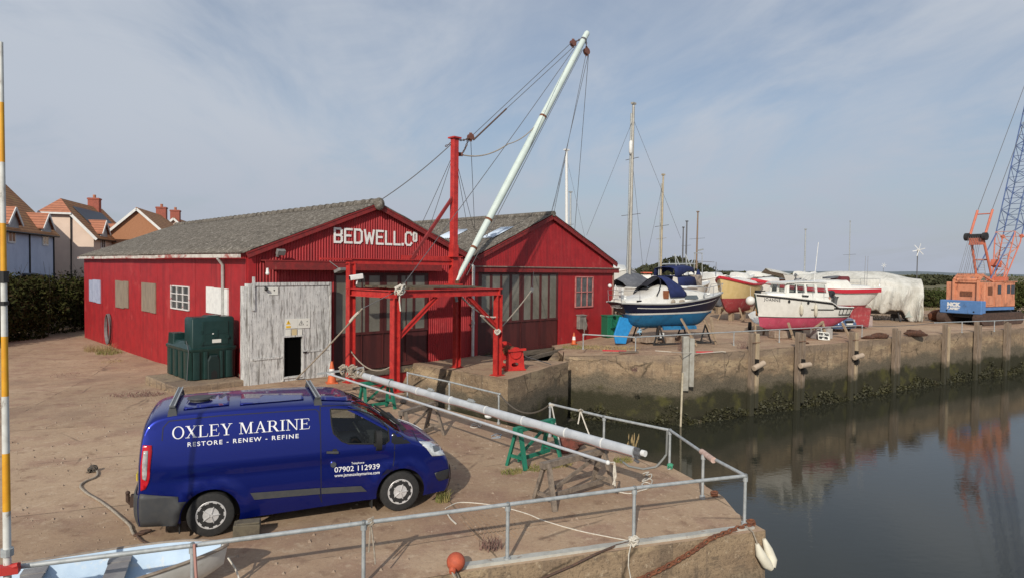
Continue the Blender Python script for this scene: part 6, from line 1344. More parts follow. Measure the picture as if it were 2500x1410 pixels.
# wheelhouse: corner frame with real window openings
whx = (1.85, 5.0); b = MB()
def wh(x, z): return .98-.16*(z-2.45)/.72 - .14*max(0, (x-3.6)/1.4)**2
xs = [1.9, 2.72, 2.86, 3.5, 3.64, 4.2, 4.34, 4.74]
for sd_ in (-1, 1):
    for z0, z1 in ((2.40, 2.60), (3.06, 3.2)): b.grid([[(x+(-.22*(z-2.4) if x > 4.3 else (.12*(z-2.4) if x < 2 else 0)), sd_*wh(x, z), z) for x in (1.8, 2.6, 3.4, 4.2, 4.95)] for z in (z0, z1)])
    for xa, xb in ((1.8, 1.95), (2.66, 2.84), (3.46, 3.62), (4.16, 4.32), (4.78, 4.95)): b.grid([[(x+(-.22*(z-2.4) if x > 4.3 else (.12*(z-2.4) if x < 2 else 0)), sd_*wh(x, z), z) for x in (xa, xb)] for z in (2.6, 3.06)])
for z0, z1 in ((2.40, 2.62), (3.04, 3.2)): b.grid([[(4.95-.22*(z-2.4), y, z) for y in (-wh(4.95, z), 0, wh(4.95, z))] for z in (z0, z1)])
for y in (-.78, 0, .78): b.bar((4.95-.044, y*.9, 2.6), (4.95-.145, y*.86, 3.06), .06, .1)
b.obj('wheelhouse', M_GEL, jt, solid=.04)
b = MB(); b.loft([[(x, y, z+.05*(1-(y/.95)**2)) for y in (-.92, -.6, 0, .6, .92)]+[(x, y, z-.05) for y in (.92, 0, -.92)] for x, z in ((1.72, 3.2), (3.5, 3.24), (4.95, 3.18), (5.1, 3.12))]); b.obj('roof', M_GEL, jt, smooth=40)
for sd_ in (-1, 1):
    for xa, xb in zip(xs[::2], xs[1::2]):
        q = [(xa-.05, 2.59), (xb+.1, 2.59), (xb+.06, 3.07), (xa-.04, 3.07)]; MB().add([(x, sd_*(wh(x, z)-.03), z) for x, z in q], [(0, 1, 2, 3)]).obj('window_pane', glassmat('boat_glass', clear=.75), jt)
b = MB(); 
for x in (2.25, 3.1, 3.85): b.tube([(x, wh(x, 2.6)+.12, 2.2), (x, wh(x, 2.6)+.12, 3.1)], .012, 5)
b.tube([(1.9, 1.2, 2.75), (4.9, 1.1, 2.95)], .006, 4); b.obj('stanchions', M_STAIN, jt)
b = MB(); b.tube([(2.35, .3, 3.25), (2.1, .3, 5.5)], .022, 6); b.obj('whip_aerial', M_WHT, jt)
b = MB(); b.cyl((3.7, .2, 3.22), (3.7, .2, 3.5), .04); b.ball((3.7, .2, 3.58), .12); b.cyl((2.9, 0, 3.25), (2.9, 0, 3.42), .05); b.bar((2.2, -.5, 3.3), (3.2, -.5, 3.33), .05); b.cyl((3.3, -.3, 3.3), (3.3, .2, 3.34), .1, n=10); b.obj('roof_fittings', mat('dark_fitting', (.07, .07, .07), (.4, .4, .4), scale=6, lo=.45, hi=.5, rough=.5), jt)
b = MB(); b.box((6.4, 0, 2.62), (.25, .3, .18)); b.bar((5.6, -.35, 2.66), (6.1, -.2, 2.66), .1, .06); b.bar((3.5, 1.12, 2.44), (3.9, 1.05, 2.46), .1, .08); b.obj('deck_gear', M_BLK, jt)
rail_tubes(jt, [[(.05, -1.05, 1.8), (.05, -1.05, 2.0)], [(.05, 1.05, 1.8), (.05, 1.05, 2.0)]])
for px, y0, y1 in ((1957, 742, 768), (1992, 742, 772)):
    p0, p1 = jhit(px, y0, .12), jhit(px, y1, .12); b = MB(); b.tube([p0, p0.lerp(p1, .12), p0.lerp(p1, .25), p0.lerp(p1, .8), p0.lerp(p1, .93), p1], [.03, .07, .105, .105, .07, .03], 10); f = tag(b.obj('fender', M_FEND, smooth=60), 'white cylindrical fender hanging amidships on the motor boat, '+('nearer the bow' if px < 1970 else 'nearer the stern'), 'fender', 'fenders on the motor boat'); f.matrix_basis = JM
    b = MB(); b.tube([p0, V((p0.x, p0.y-.1, 2.35))], .01, 4); r = b.obj('lanyard', M_ROPE, f)
# props
pj = thing('boat_props', 'concrete blocks and timber props under the white motor boat', 'boat props', jt.location, a_)
b = MB(); b.box((1.9, .9, .3), (1.05, .6, .6)); b.obj('concrete_block', mat('block_grey', (.36, .34, .32), (.28, .27, .25), scale=5, rough=.9), pj, bevel=.03)
MB().box((4.3, .4, .22), (.9, .6, .42)).obj('stone_block', M_STONE, pj, bevel=.04); MB().box((3.2, .1, .22), (1.1, .5, .42)).obj('timber_block', mat('black_block', (.02, .018, .016), rough=.9), pj)
for p0, p1 in (((4.2, 1.1, .95), (4.05, 1.45, 0)), ((2.0, 1.1, 1.0), (1.95, 1.4, .0)), ((2.9, 1.5, .6), (2.0, 1.15, 1.0)), ((5.9, .5, .8), (5.95, .65, 0)), ((.6, 1.0, .9), (.45, 1.5, 0)), ((4.2, -1.1, .95), (4.05, -1.45, 0)), ((2.0, -1.1, 1.0), (1.95, -1.4, .0))): MB().bar(p0, p1, .12, .09).obj('timber_prop', M_PROP, pj)
# for sale board
sg = G(2012, 829, YZ); st_ = thing('sale_board', 'small white hand lettered FOR SALE board leaning on a concrete block', 'sign', sg, R(12))
Mb = Matrix.Rotation(R(-18), 3, 'X') @ Matrix.Rotation(R(6), 3, 'Y'); b = MB(); b.bb(-.36, .36, -.015, .015, 0, .46); b.v = [Mb @ p for p in b.v]; b.obj('board', M_SIGN, st_)
for tx, z, h, w_ in (('FOR SALE', .27, .13, .62), ('07970', .07, .12, .55)):
    vs, fs = ftext(tx, h/.73, bold=.02); x1 = max(v[0] for v in vs); MB().add([Mb @ V((-.31+(v[0]/x1)*w_, -.02, z+v[1])) for v in vs], fs).obj('lettering', M_BLK, st_)
# person in the cockpit, bending over
def skin_body(name, joints, edges, rad, m, par):
    me = bpy.data.meshes.new(name); me.from_pydata(joints, edges, []); me.materials.append(m); o = bpy.data.objects.new(name, me); COL.objects.link(o); o.parent = par
    sk = o.modifiers.new('skin', 'SKIN'); sk.use_smooth_shade = True
    for v_, r in zip(me.skin_vertices[0].data, rad): v_.radius = (r, r)
    me.skin_vertices[0].data[0].use_root = True
    s2 = o.modifiers.new('sub', 'SUBSURF'); s2.levels = 2; s2.render_levels = 2; return o
pe = thing('person', 'person in dark top and grey trousers bending over in the motor boat cockpit', 'person', JM @ V((.86, .45, 1.60)), a_+math.pi)
M_SKIN = mat('skin', (.42, .22, .16), rough=.6); M_TOP = mat('dark_top', (.022, .022, .026), (.03, .03, .035), scale=9, rough=.9); M_TRO = mat('grey_trousers', (.10, .10, .10), (.075, .075, .075), scale=9, rough=.9)
# local +x = towards stern after rotation; bends towards -x (the cabin)
skin_body('body', [(0, 0, .86), (-.22, 0, 1.02), (-.42, 0, .98), (-.52, 0, .92), (-.60, 0, .84), (-.42, .19, .96), (-.48, .22, .68), (-.56, .16, .46), (-.60, .14, .38), (-.42, -.19, .96), (-.50, -.22, .68), (-.58, -.16, .46), (-.62, -.14, .38), (-.66, 0, .76)], [(0,1),(1,2),(2,3),(3,4),(4,13),(2,5),(5,6),(6,7),(7,8),(2,9),(9,10),(10,11),(11,12)], [.15,.165,.15,.07,.095,.07,.055,.042,.04,.07,.055,.042,.04,.07], M_SKIN, pe)
skin_body('jumper', [(-.03, 0, .90), (-.22, 0, 1.025), (-.42, 0, .985), (-.42, .19, .965), (-.47, .22, .72), (-.42, -.19, .965), (-.48, -.22, .72)], [(0,1),(1,2),(2,3),(3,4),(2,5),(5,6)], [.175,.19,.165,.085,.068,.085,.068], M_TOP, pe)
skin_body('trousers', [(0, 0, .86), (.02, .10, .74), (-.02, .12, .42), (.03, .12, .06), (.02, -.10, .74), (-.04, -.12, .42), (.0, -.12, .06)], [(0,1),(1,2),(2,3),(0,4),(4,5),(5,6)], [.175,.12,.09,.075,.12,.09,.075], M_TRO, pe)
b = MB(); b.ball((-.63, 0, .86), .105, 12, 8, (1, .9, .9)); b.obj('hair', mat('dark_hair', (.03, .022, .016), rough=.9), pe, smooth=80)
for y in (-.12, .12): MB().box((-.04, y, .03), (.26, .1, .07)).obj('shoe', M_BLK, pe, bevel=.02)
# ---- generic boats further back
def boat(label, px0, px1, d0, d1, ysheer, zbot, mtop, manti, beam=1.2, cab=None, group='boats laid up in the yard', mgun=None, boot=None, wl=.45, bow=1.3, cat='boat', nm='laid_up_boat', sheer_rise=.35, stand=True, gr=.05):
    """hull between picture columns px0 (stern) and px1 (bow) at depths d0,d1; ysheer picture row of the sheer amidships"""
    a, c = D(px0, ysheer, d0), D(px1, ysheer, d1); an = math.atan2(c.y-a.y, c.x-a.x); L = math.hypot(c.y-a.y, c.x-a.x); zsh = (a.z+c.z)/2-YZ
    t_ = thing(nm, label, cat, (a.x, a.y, YZ), an, group)
    hb = lambda s: beam*(1-max(0, (s-.45)/.55)**2.3)**.9*(1-.3*max(0, (.45-s)/.45)**2)+.012; zk = lambda s: zbot+(zsh-zbot)*(.55*max(0, (.25-s)/.25)**1.3+.45*max(0, (s-.7)/.3)**1.8)
    zs = lambda s: zsh-.06*math.sin(math.pi*s)+sheer_rise*max(0, (s-.4)/.6)**1.6; pw = lambda s: .4+.35*max(0, (s-.6)/.4); zw = lambda s: zbot+(zsh-zbot)*wl
    hullparts(t_, L, hb, zk, zs, pw, zw, mtop, manti, boot, rake=bow*.4, trans=.2, gun=(mgun or M_GEL, gr))
    if cab: cabin(t_, [(f*L, w0*beam, w1*beam, zsh-.03, zsh+h) for f, w0, w1, h in cab])
    if stand:
        b = MB()
        for x in (.3*L, .65*L):
            for sd_ in (-1, 1): b.bar((x, sd_*beam*.5, zbot+.45), (x+.1, sd_*beam*.85, 0), .09)
            b.box((x, 0, zbot/2), (.4, .3, zbot))
        b.obj('boat_stand', M_PROP, t_)
    return t_, L, zsh
SC1 = [(.08, .55, .5, .15), (.30, .7, .6, .2), (.34, .7, .6, .55), (.6, .68, .55, .5), (.78, .4, .3, .3), (.84, .2, .1, .05)]
t_, L, z_ = boat('white yacht with broad red sheer stripe, behind the motor boat', 2126, 1900, 45.5, 44, 702, .75, M_GEL, M_ARED, 1.3, SC1, wl=.42, sheer_rise=.25)
hbv = lambda s: 1.3*(1-max(0, (s-.45)/.55)**2.3)**.9*(1-.3*max(0, (.45-s)/.45)**2)+.012
b = MB()
for sd_ in (-1, 1): b.grid([[(s*L-.02, sd_*(hbv(s)+.03), z_-.06*math.sin(math.pi*s)+.25*max(0, (s-.4)/.6)**1.6+dz) for s in [i/24 for i in range(25)]] for dz in (-.26, .0)])
b.obj('sheer_stripe', M_REDB, t_, solid=.03)
rail_tubes(t_, [[(.1, -.9, z_), (.1, -.9, z_+.65), (1.4, -1.2, z_+.62), (1.4, -1.2, z_)], [(.1, -.9, z_+.65), (.05, .9, z_+.65), (.1, .9, z_)], [(.8, -1.1, z_), (.8, -1.1, z_+.62)], [(.1, -.9, z_+.35), (1.4, -1.2, z_+.33)], [(.6, .3, z_), (.55, .3, z_+2.2), (.75, .3, z_+2.2), (.8, .3, z_)]]); MB().box((2.5, 0, z_+.55), (.7, 1.2, .5)).obj('hatch_hood', mat('maroon_canvas', (.13, .025, .03), rough=.9), t_, bevel=.12)
b = MB(); b.box((3.2, 0, z_+.72), (1.0, .5, .12), ry=.1); b.obj('hatch', M_CANG, t_)
rd = D(2085, 745, 44); b = MB(); b.plate([(0, 0, .25), (1.5, 0, .1), (1.7, 0, 1.4), (.7, 0, 1.5), (.15, 0, 1.2)], (0, .12, 0)); o = b.obj('keel_fin', M_ARED, bevel=.03); 
o.matrix_basis = Matrix.Translation((D(2075, 745, 43.8).x, 43.8, YZ)) @ Matrix.Rotation(.2, 4, 'Z'); tag(o, 'faded red boat keel plate standing between the motor boat and the covered yacht', 'keel')
cb = D(2118, 775, 44); b = MB(); b.bb(0, 1.0, 0, .8, 0, .78); o = b.obj('concrete_block', mat('pinkish_block', (.42, .33, .30), (.34, .27, .25), scale=4, rough=.9), bevel=.03); o.matrix_basis = Matrix.Translation((D(2102, 775, 45).x, 45, YZ)) @ Matrix.Rotation(.25, 4, 'Z'); tag(o, 'pale concrete block behind the blue car', 'block')
# tarpaulin covered yacht
a, c = D(1948, 700, 55), D(2248, 700, 51.5); an = math.atan2(c.y-a.y, c.x-a.x); Lc = math.hypot(c.y-a.y, c.x-a.x)
ct = thing('covered_yacht', 'large yacht shrouded in a creased off-white tarpaulin on the far yard', 'covered yacht', (a.x, a.y, YZ), an)
M_TARP = addscuff(mat('tarpaulin_white', (.58, .57, .52), (.47, .46, .41), scale=1.0, stretch=(1.6, 1.6, .5), rough=.75, bump=.25, bscale=3), (.36, .34, .29), .6, (1, 1, .5), .58, .68, 1.4)
t = M_TARP.node_tree; bn = [n for n in t.nodes if n.type == 'BUMP'][0]; bn.inputs['Strength'].default_value = .9; bn.inputs['Distance'].default_value = .12
nn_t = [n for n in t.nodes if n.type == 'TEX_NOISE' and n.outputs['Fac'].links and n.outputs['Fac'].links[0].to_node == bn][0]; setin(nn_t, Scale=1.5, Detail=4, Distortion=1.8, Roughness=.45)
b = MB(); rows = []; NA, NB = 200, 56
for i in range(NA+1):
    s = i/NA; x = Lc*s; ht = 3.55+.35*smooth(0, .35, s)-.55*smooth(.65, 1, s); hw = 1.75*(1-.75*max(0, (.2-s)/.2)**2)*(1-.25*max(0, (s-.9)/.1)); zb_ = .8+1.5*smooth(.22, 0, s)-.7*smooth(.8, .93, s)+.15*math.sin(s*25)+.1*math.sin(s*61)
    row = []
    for k in range(NB+1):
        t = -1+2*k/NB; at_ = abs(t)
        if at_ < .38: y = at_/.38*hw*.92; z = ht-.75*(at_/.38)**1.5
        elif at_ < .62: f = (at_-.38)/.24; y = hw*(.92+.16*math.sin(f*math.pi/2)); z = ht-.75-.8*f
        else: f = (at_-.62)/.38; y = hw*(1.08-.28*f*f); z = ht-1.55-(ht-1.55-zb_)*f
        fold = (.10*MN.noise(V((x*.9, at_*2, 2+(t > 0)*5)))+(.46+.40*smooth(.72, .95, s)+.3*smooth(.30, .0, s))*(.25-abs(MN.noise(V((x*2.3+1.5*at_+.6*MN.noise(V((x*.8, at_*3, 0))), at_*.7, 7+(t > 0)*3))))**.7))*smooth(.3, .75, at_)+.13*(abs(math.sin(x*3.1+2.2*MN.noise(V((x*.8, at_*1.5, 9)))+1.5*at_))**.6-.5)*smooth(.42, .8, at_)*(.6+.7*smooth(.7, .9, s))
        sg = .42*abs(math.sin(x*1.25+.8*MN.noise(V((x*.7, 1, 1)))))**.6*math.exp(-((at_-.45)/.075)**2)*(1-.6*smooth(.6, .8, s))
        row.append((x+.06*MN.noise(V((x, z, 4))), math.copysign(y+fold-.5*sg, t), z-.5*sg))
    rows.append(row)
b.grid(rows); b.obj('tarpaulin', M_TARP, ct, smooth=75, solid=.02)
b = MB(); b.add([rows[-1][k] for k in range(2, NB-1)], [tuple(range(NB-3))]); b.add([rows[0][k] for k in range(2, NB-1)], [tuple(range(NB-3))]); b.obj('tarpaulin_end', M_TARP, ct)
b = MB(); b.loft([[(x, y*f, z) for y, z in ((-1.2, 2.0), (-.9, 1.0), (-.2, .5), (.2, .5), (.9, 1.0), (1.2, 2.0))] for x, f in ((.6, .2), (2, .9), (6, 1), (Lc-.4, .95))]); b.obj('hull', M_CANG, ct); b = MB(); b.plate([(Lc-1.2, -1.25, .35), (Lc-.2, -1.2, .45), (Lc-.1, -1.15, 1.9), (Lc-.7, -1.3, 1.4)], (0, .1, 0)); b.obj('rudder', mat('pale_green_grey', (.34, .38, .35), rough=.7), ct)
rail_tubes(ct, [[(Lc+.02, -.5, 1.8), (Lc+.05, -.5, 2.9), (Lc+.05, -.2, 2.9), (Lc+.05, -.2, 1.8)]]); b = MB()
for x in (2.6, 5.0, 7.2): 
    for sd_ in (-1, 1): b.bar((x, sd_*.9, 1.1), (x+.2, sd_*1.5, 0), .1)
    b.box((x, 0, .3), (.5, .5, .6))
b.obj('boat_stand', M_CRADLE, ct)
# yellow boat with red rail
t_, L, z_ = boat('cream boat with red rail and red bottom near the yard track', 1838, 1757, 53, 48, 692, .6, M_CREAM, M_ARED, 1.2, [(.15, .6, .55, .2), (.5, .6, .5, .45), (.75, .3, .2, .3)], mgun=M_REDB, wl=.52, sheer_rise=.5, gr=.11)
bl = D(1832, 733, 45.5); b = MB(); b.ball(bl, .32, 14, 10); b.cyl(bl+V((0, 0, .3)), bl+V((0, 0, .9)), .012, n=5); tag(b.obj('round_fender', M_GEL, smooth=60), 'big round white fender hanging by the cream boat', 'fender')
t_, L, z_ = boat('white hull with red stripe behind the motor boat bow', 1905, 1838, 56, 53, 693, .6, M_GEL, M_GEL, 1.1, SC1, mgun=M_REDB, wl=.4, gr=.14)
t_, L, z_ = boat('white cabin cruiser far back between the sail covers and the cream boat', 1726, 1772, 60, 57, 681, .6, M_GEL, M_CANG, 1.2, [(.1, .55, .5, .55), (.5, .55, .5, .6), (.8, .3, .2, .2)])
rail_tubes(t_, [[(0, -1, z_), (0, -1, z_+1.6), (L*.8, -.8, z_+1.5)], [(L*.8, -.6, z_), (L*.8, -.6, z_+1.5)]], .03)
t_, L, z_ = boat('small white boat with orange cabin roof behind the sprayhood', 1560, 1604, 58, 58, 678, .6, M_GEL, M_CANG, 1.1, [(.15, .6, .5, .25), (.6, .5, .4, .3)]); MB().box((L*.4, 0, z_+.45), (L*.5, 1.2, .1)).obj('cabin_roof', mat('orange_roof', (.55, .10, .05), rough=.6), t_)
t_, L, z_ = boat('white motor cruiser close behind the end of the red shed', 1478, 1540, 50, 46, 668, .7, M_GEL, M_CANG, 1.2, [(.1, .75, .7, .4), (.5, .7, .55, .65), (.75, .35, .25, .2)])
# grey covered yacht carrying the tall mast
t_, L, z_ = boat('yacht under a ridged grey cover carrying the tallest mast', 1500, 1592, 44, 47, 700, .7, M_GEL, M_ANTI, 1.25, None)
b = MB(); b.loft([[(L*s, -hw, z_+.02), (L*s, -hw*.6, z_+h*.6), (L*s, 0, z_+h), (L*s, hw*.6, z_+h*.6), (L*s, hw, z_+.02)] for s, hw, h in ((.05, .9, .55), (.3, 1.2, .95), (.6, 1.15, .95), (.9, .6, .5), (.98, .2, .2))], closed=False, cap=False); b.obj('boat_cover', M_CANG, t_, smooth=50, solid=.02)
def pxz(t, px, py):
    d = t.location.y+1.0; p = D(px, py, d); return t.matrix_basis.inverted() @ p
def px_mast(t, base, top, r, m, spr=(), stay=(), extra=False):
    q0, q1 = pxz(t, *base), pxz(t, *top); mo, f = mast(t, q0.x, max(.3, q0.z), q1.z, (q1.x-q0.x, 0), r, m, [(pxz(t, top[0], y).z, l) for y, l in spr], [], extra)
    dy = q0.y; 
    for o in [mo]+[c for c in SC.objects if c.parent == mo]:
        o.data.transform(Matrix.Translation((0, dy, 0)))
    b = MB(); b_ = [V((q1.x, dy, q1.z))]
    for (sx, sy, tz) in stay:
        e = pxz(t, sx, sy); tt = pxz(t, top[0], tz); b.tube([V((q0.x+(q1.x-q0.x)*(tt.z-q0.z)/(q1.z-q0.z), dy, tt.z)), V((e.x, e.y, e.z))], .011, 4)
    if stay: b.obj('rigging', M_WIRE, mo)
    return mo
px_mast(t_, (1537, 672), (1550, 254), .105, M_ALU, ((388, .55), (525, .8)), ((1432, 575, 290), (1618, 470, 290), (1570, 660, 390), (1528, 660, 390)), True)
q = pxz(t_, 1540, 360); b = MB(); b.tube([q+V((0, 0, .5)), q+V((0, 0, .35)), q-V((0, 0, .35)), q-V((0, 0, .5))], [.03, .13, .13, .03], 10); b.obj('radar_reflector', M_WHT, t_, smooth=60)
# blue covered yacht
t_, L, z_ = boat('yacht under blue covers with a laid mast on top', 1606, 1730, 48, 51, 697, .6, M_GEL, M_ANTI, 1.3, None)
for nm, pts, hw in (('cockpit_tent', ((1603, 673, 652), (1625, 673, 650), (1660, 660, 647), (1682, 668, 650)), 1.1), ('side_screen', ((1611, 697, 673), (1640, 697, 673), (1684, 697, 673)), 1.25)):
    b = MB(); P = [(pxz(t_, x, y0), pxz(t_, x, y1)) for x, y0, y1 in pts]; b.loft([[(p0.x, -hw, p0.z), (p0.x, -hw*.9, p1.z-.1+.06*MN.noise(V((p0.x*3, 0, 0)))), (p0.x, -hw*.5, p1.z), (p0.x, hw*.5, p1.z), (p0.x, hw*.9, p1.z-.1), (p0.x, hw, p0.z)] for p0, p1 in P], closed=False, cap=False); b.obj(nm, M_CANN, t_, smooth=60, solid=.03)
q0, q1 = pxz(t_, 1720, 697), pxz(t_, 1722, 658); b = MB(); b.tube([V((q0.x, -.6, q0.z)), V((q0.x, -.6, (q0.z+q1.z)/2)), V((q1.x, -.5, q1.z))], [.2, .26, .07], 10); b.obj('furled_sail_cover', M_CANN, t_, smooth=60)
q0, q1 = pxz(t_, 1588, 645), pxz(t_, 1722, 644); b = MB(); b.tube([V((q0.x, -.2, q0.z)), V((q1.x, -.2, q1.z))], .06, 8)
for x in (1645, 1690): e = pxz(t_, x, 697); k = pxz(t_, x, 620); b.tube([V((k.x, 0, k.z)), V((e.x-.5, -.9, e.z))], .03, 6); b.tube([V((k.x, 0, k.z)), V((e.x+.5, -.9, e.z))], .03, 6)
b.obj('mast_crutch', M_GALV, t_)
b = MB(); k = pxz(t_, 1705, 618); b.box(k+V((0, 0, .0)), (.9, .1, .06)); b.tube([k+V((-.4, 0, 0)), k+V((-.45, 0, -1.7))], .03, 6); b.tube([k+V((.4, 0, 0)), k+V((.5, 0, -1.8))], .03, 6); b.box(k+V((.25, 0, .25)), (.5, .12, .1), ry=-.2); b.obj('stern_arch', M_GALV, t_)
b = MB(); k = pxz(t_, 1696, 685); b.box(k, (.9, .8, .9)); b.obj('deck_clutter', mat('clutter', (.15, .13, .11), (.36, .30, .25), (.12, .05, .03), scale=4, scale3=3, rough=.9), t_, bevel=.15)
px_mast(t_, (1613, 672), (1620.5, 428), .075, M_GOLD, ((552, .7), (583, .5)), ((1575, 650, 445), (1662, 582, 470)), True)
# masts of boats further off
for base, top, d, r, m, spr, lb, px0, px1 in (((1666, 660), (1668.5, 556), 74, .08, M_WIRE, (), 'dark masted small yacht far back, left of a pair', 1650, 1690), ((1674, 660), (1677.5, 541), 78, .10, M_WIRE, ((600, .7),), 'dark masted small yacht far back, right of a pair', 1658, 1702), ((1700, 655), (1705, 518), 70, .09, mat('brown_mast', (.22, .15, .10), rough=.7), ((583, 1.0),), 'brown masted yacht behind the blue covered yacht', 1682, 1726),
    ((1964, 672), (1966.5, 561), 66, .075, M_GALV, (), 'grey masted yacht behind the white tarpaulin', 1930, 1990), ((2073, 668), (2075, 541), 85, .06, M_GALV, ((622, .9),), 'thin pale masted yacht far behind the white tarpaulin', 2050, 2100), ((1384, 660), (1379, 368), 62, .15, M_WHT, ((550, 1.0),), 'white masted yacht mostly hidden behind the plain red shed', 1360, 1420), ((1392, 660), (1392, 470), 72, .12, M_GALV, (), 'grey masted yacht hidden behind the plain red shed', 1370, 1430)):
    t_, L, z_ = boat(lb, px0, px1, d, d+2, 672 if px0 > 1500 else 676, .5, M_GEL, M_ANTI, 1.1, [(.3, .6, .5, .4), (.7, .4, .3, .3)], stand=False, group='masted boats far back'); px_mast(t_, base, top, r, m, spr, ((1345, 520, 380), (1352, 505, 380), (1428, 580, 385)) if top[0] == 1379 else ())
# clutter of hulls and covers between, brick store
for k, (px0, px1, d, ys, m, lb) in enumerate(((1770, 1840, 66, 678, M_GEL, 'low white hull far behind the cream boat'), (1800, 1890, 72, 674, M_CANG, 'low grey hull far back in the yard, left of the white cover'))): boat(lb, px0, px1, d, d+1.5, ys, .5, m, M_ARED if k == 0 else M_CANG, 1.1, SC1, stand=False)
q = D(1905, 672, 70); b = MB(); b.loft([[(x, -1.2, z-.3), (x, 0, z), (x, 1.2, z-.5)] for x, z in ((-1.6, .75), (0, .45), (1.2, .1))], closed=False, cap=False); o = b.obj('boat_cover', M_TARP, solid=.05); o.matrix_basis = Matrix.Translation(q); tag(o, 'sloping white boat cover in front of the brick store', 'cover')
q = D(1870, 690, 76); bs = thing('brick_store', 'low red brick store far behind the motor boat', 'store', (q.x, q.y, .3)); MB().bb(0, 6.5, 0, 4, 0, 3.0).obj('wall', mat('old_brick', (.20, .09, .06), (.15, .07, .05), scale=4, rough=.9), bs); b = MB(); b.bar((-.2, 2, 3.1), (6.8, 2, 3.1), 4.4, .15); b.obj('roof', M_CANG, bs)
# trailer dinghy at the bow of the motor boat
q = D(1852, 790, 40.5); tr = thing('trailer_boat', 'small white boat on a trailer behind the motor boat bow', 'boat', (q.x, q.y, YZ), R(62)); b = MB(); hbq = lambda s: .62*(1-max(0, (s-.4)/.6)**2.2)**.8+.01
for rws in hullgrid(3.2, hbq, lambda s: .5+.3*max(0, (s-.6)/.4)**2, lambda s: 1.1+.15*s, lambda s: .45, rake=.3, m=6): b.grid(rws)
b.obj('hull', M_GEL, tr, smooth=60, solid=.02); b = MB(); b.box((.2, 0, 1.25), (.4, .4, .5)); b.obj('outboard', mat('ochre_cover', (.42, .20, .07), rough=.8), tr, bevel=.08); b = MB()
for sd_ in (-1, 1): b.cyl((1.2, sd_*.6, .27), (1.2, sd_*.76, .27), .27, n=16)
b.obj('wheels', M_TYRE, tr)
# blue car nose-on
q = D(2074, 800, 41.3); cr = thing('parked_car', 'blue hatchback car parked nose out beneath the stern of the motor boat', 'car', (q.x, q.y, YZ), R(-68))
M_CARB = mat('car_blue_grey', (.075, .13, .25), (.065, .115, .22), scale=100, rough=.28, metal=.3, coat=.8)
CP = [(-3.6,.35),(-3.65,.7),(-3.55,.95),(-3.2,1.40),(-2.6,1.50),(-1.9,1.46),(-1.15,1.0),(-.75,.95),(-.25,.84),(-.05,.62),(0,.42),(-.05,.22)]; b = MB(); rows = []; gl = MB()
for i, (x, z) in enumerate(cat_(CP, 3)):
    row = []
    for k in range(-8, 9):
        a = abs(k)/8*math.pi/2; w_ = .86-.16*smooth(.95, 1.5, z); y = math.sin(a)**.7*w_*math.copysign(1, k) if k else 0; dr = (1-max(0, math.cos(a))**.7); row.append((x-(.35*dr if x > -.4 else 0)+(.25*dr if x < -3.3 else 0), y, z-dr*(.1 if z > .6 else 0)))
    rows.append(row)
b.grid(rows)
for sd_ in (-1, 1):
    out_ = [(r[-1][0], r[-1][2]) for r in rows]+[(-.05-.3+0, .2)]+[(-.85+.34*math.cos(R(a)), .3+.34*math.sin(R(a))) for a in range(-15, 196, 15)]+[(-2.95+.34*math.cos(R(a)), .3+.34*math.sin(R(a))) for a in range(-15, 196, 15)]
    vs, fs = tri(out_, .2); b.add([(x, sd_*(.86-.16*smooth(.95, 1.5, z)), z) for x, z in vs], fs)
b.obj('body', M_CARB, cr, smooth=45)
b = MB(); b.grid([[V(p)+V((.008, 0, .008)) for p in r[3:14]] for r in rows[15:19]]); b.obj('windscreen', mat('car_glass', (.03, .035, .04), rough=.06), cr, smooth=80)
b = MB()
for sd_ in (-1, 1): b.add([(x, sd_*.805, z) for x, z in ((-1.35, 1.03), (-1.95, 1.38), (-3.0, 1.38), (-3.2, 1.03))], [(0, 1, 2, 3)])
b.obj('side_window', MATS['car_glass'], cr, solid=.02)
for sd_ in (-1, 1): MB().loft([[(-.10-.08*k+dx, sd_*(.50+.13*k), .70+.035*k*0+dz) for dz in (-.08, .09)] for k in (0, 1, 2) for dx in (0,)], closed=False, cap=False).obj('headlight', MATS['headlight_clear'], cr, solid=.06)
b = MB(); b.bb(-.06, .03, -.32, .32, .60, .72); b.bb(-.06, .02, -.45, .45, .30, .42); b.obj('grille', M_BLK, cr); MB().bb(-.02, .035, -.26, .26, .47, .57).obj('number_plate', M_SIGN, cr); b = MB(); b.tube([(.0, -.32, .74), (.035, 0, .75), (.0, .32, .74)], .02, 6); b.obj('grille_trim', M_STAIN, cr)
for x in (-.85, -2.95):
    for sd_ in (-1, 1): w_ = MB().cyl((x, sd_*.66, .3), (x, sd_*.85, .3), .3, n=20).obj('wheel', M_TYRE, cr); MB().cyl((x, sd_*.85, .3), (x, sd_*.86, .3), .19, n=14).obj('rim', M_RIM, w_)
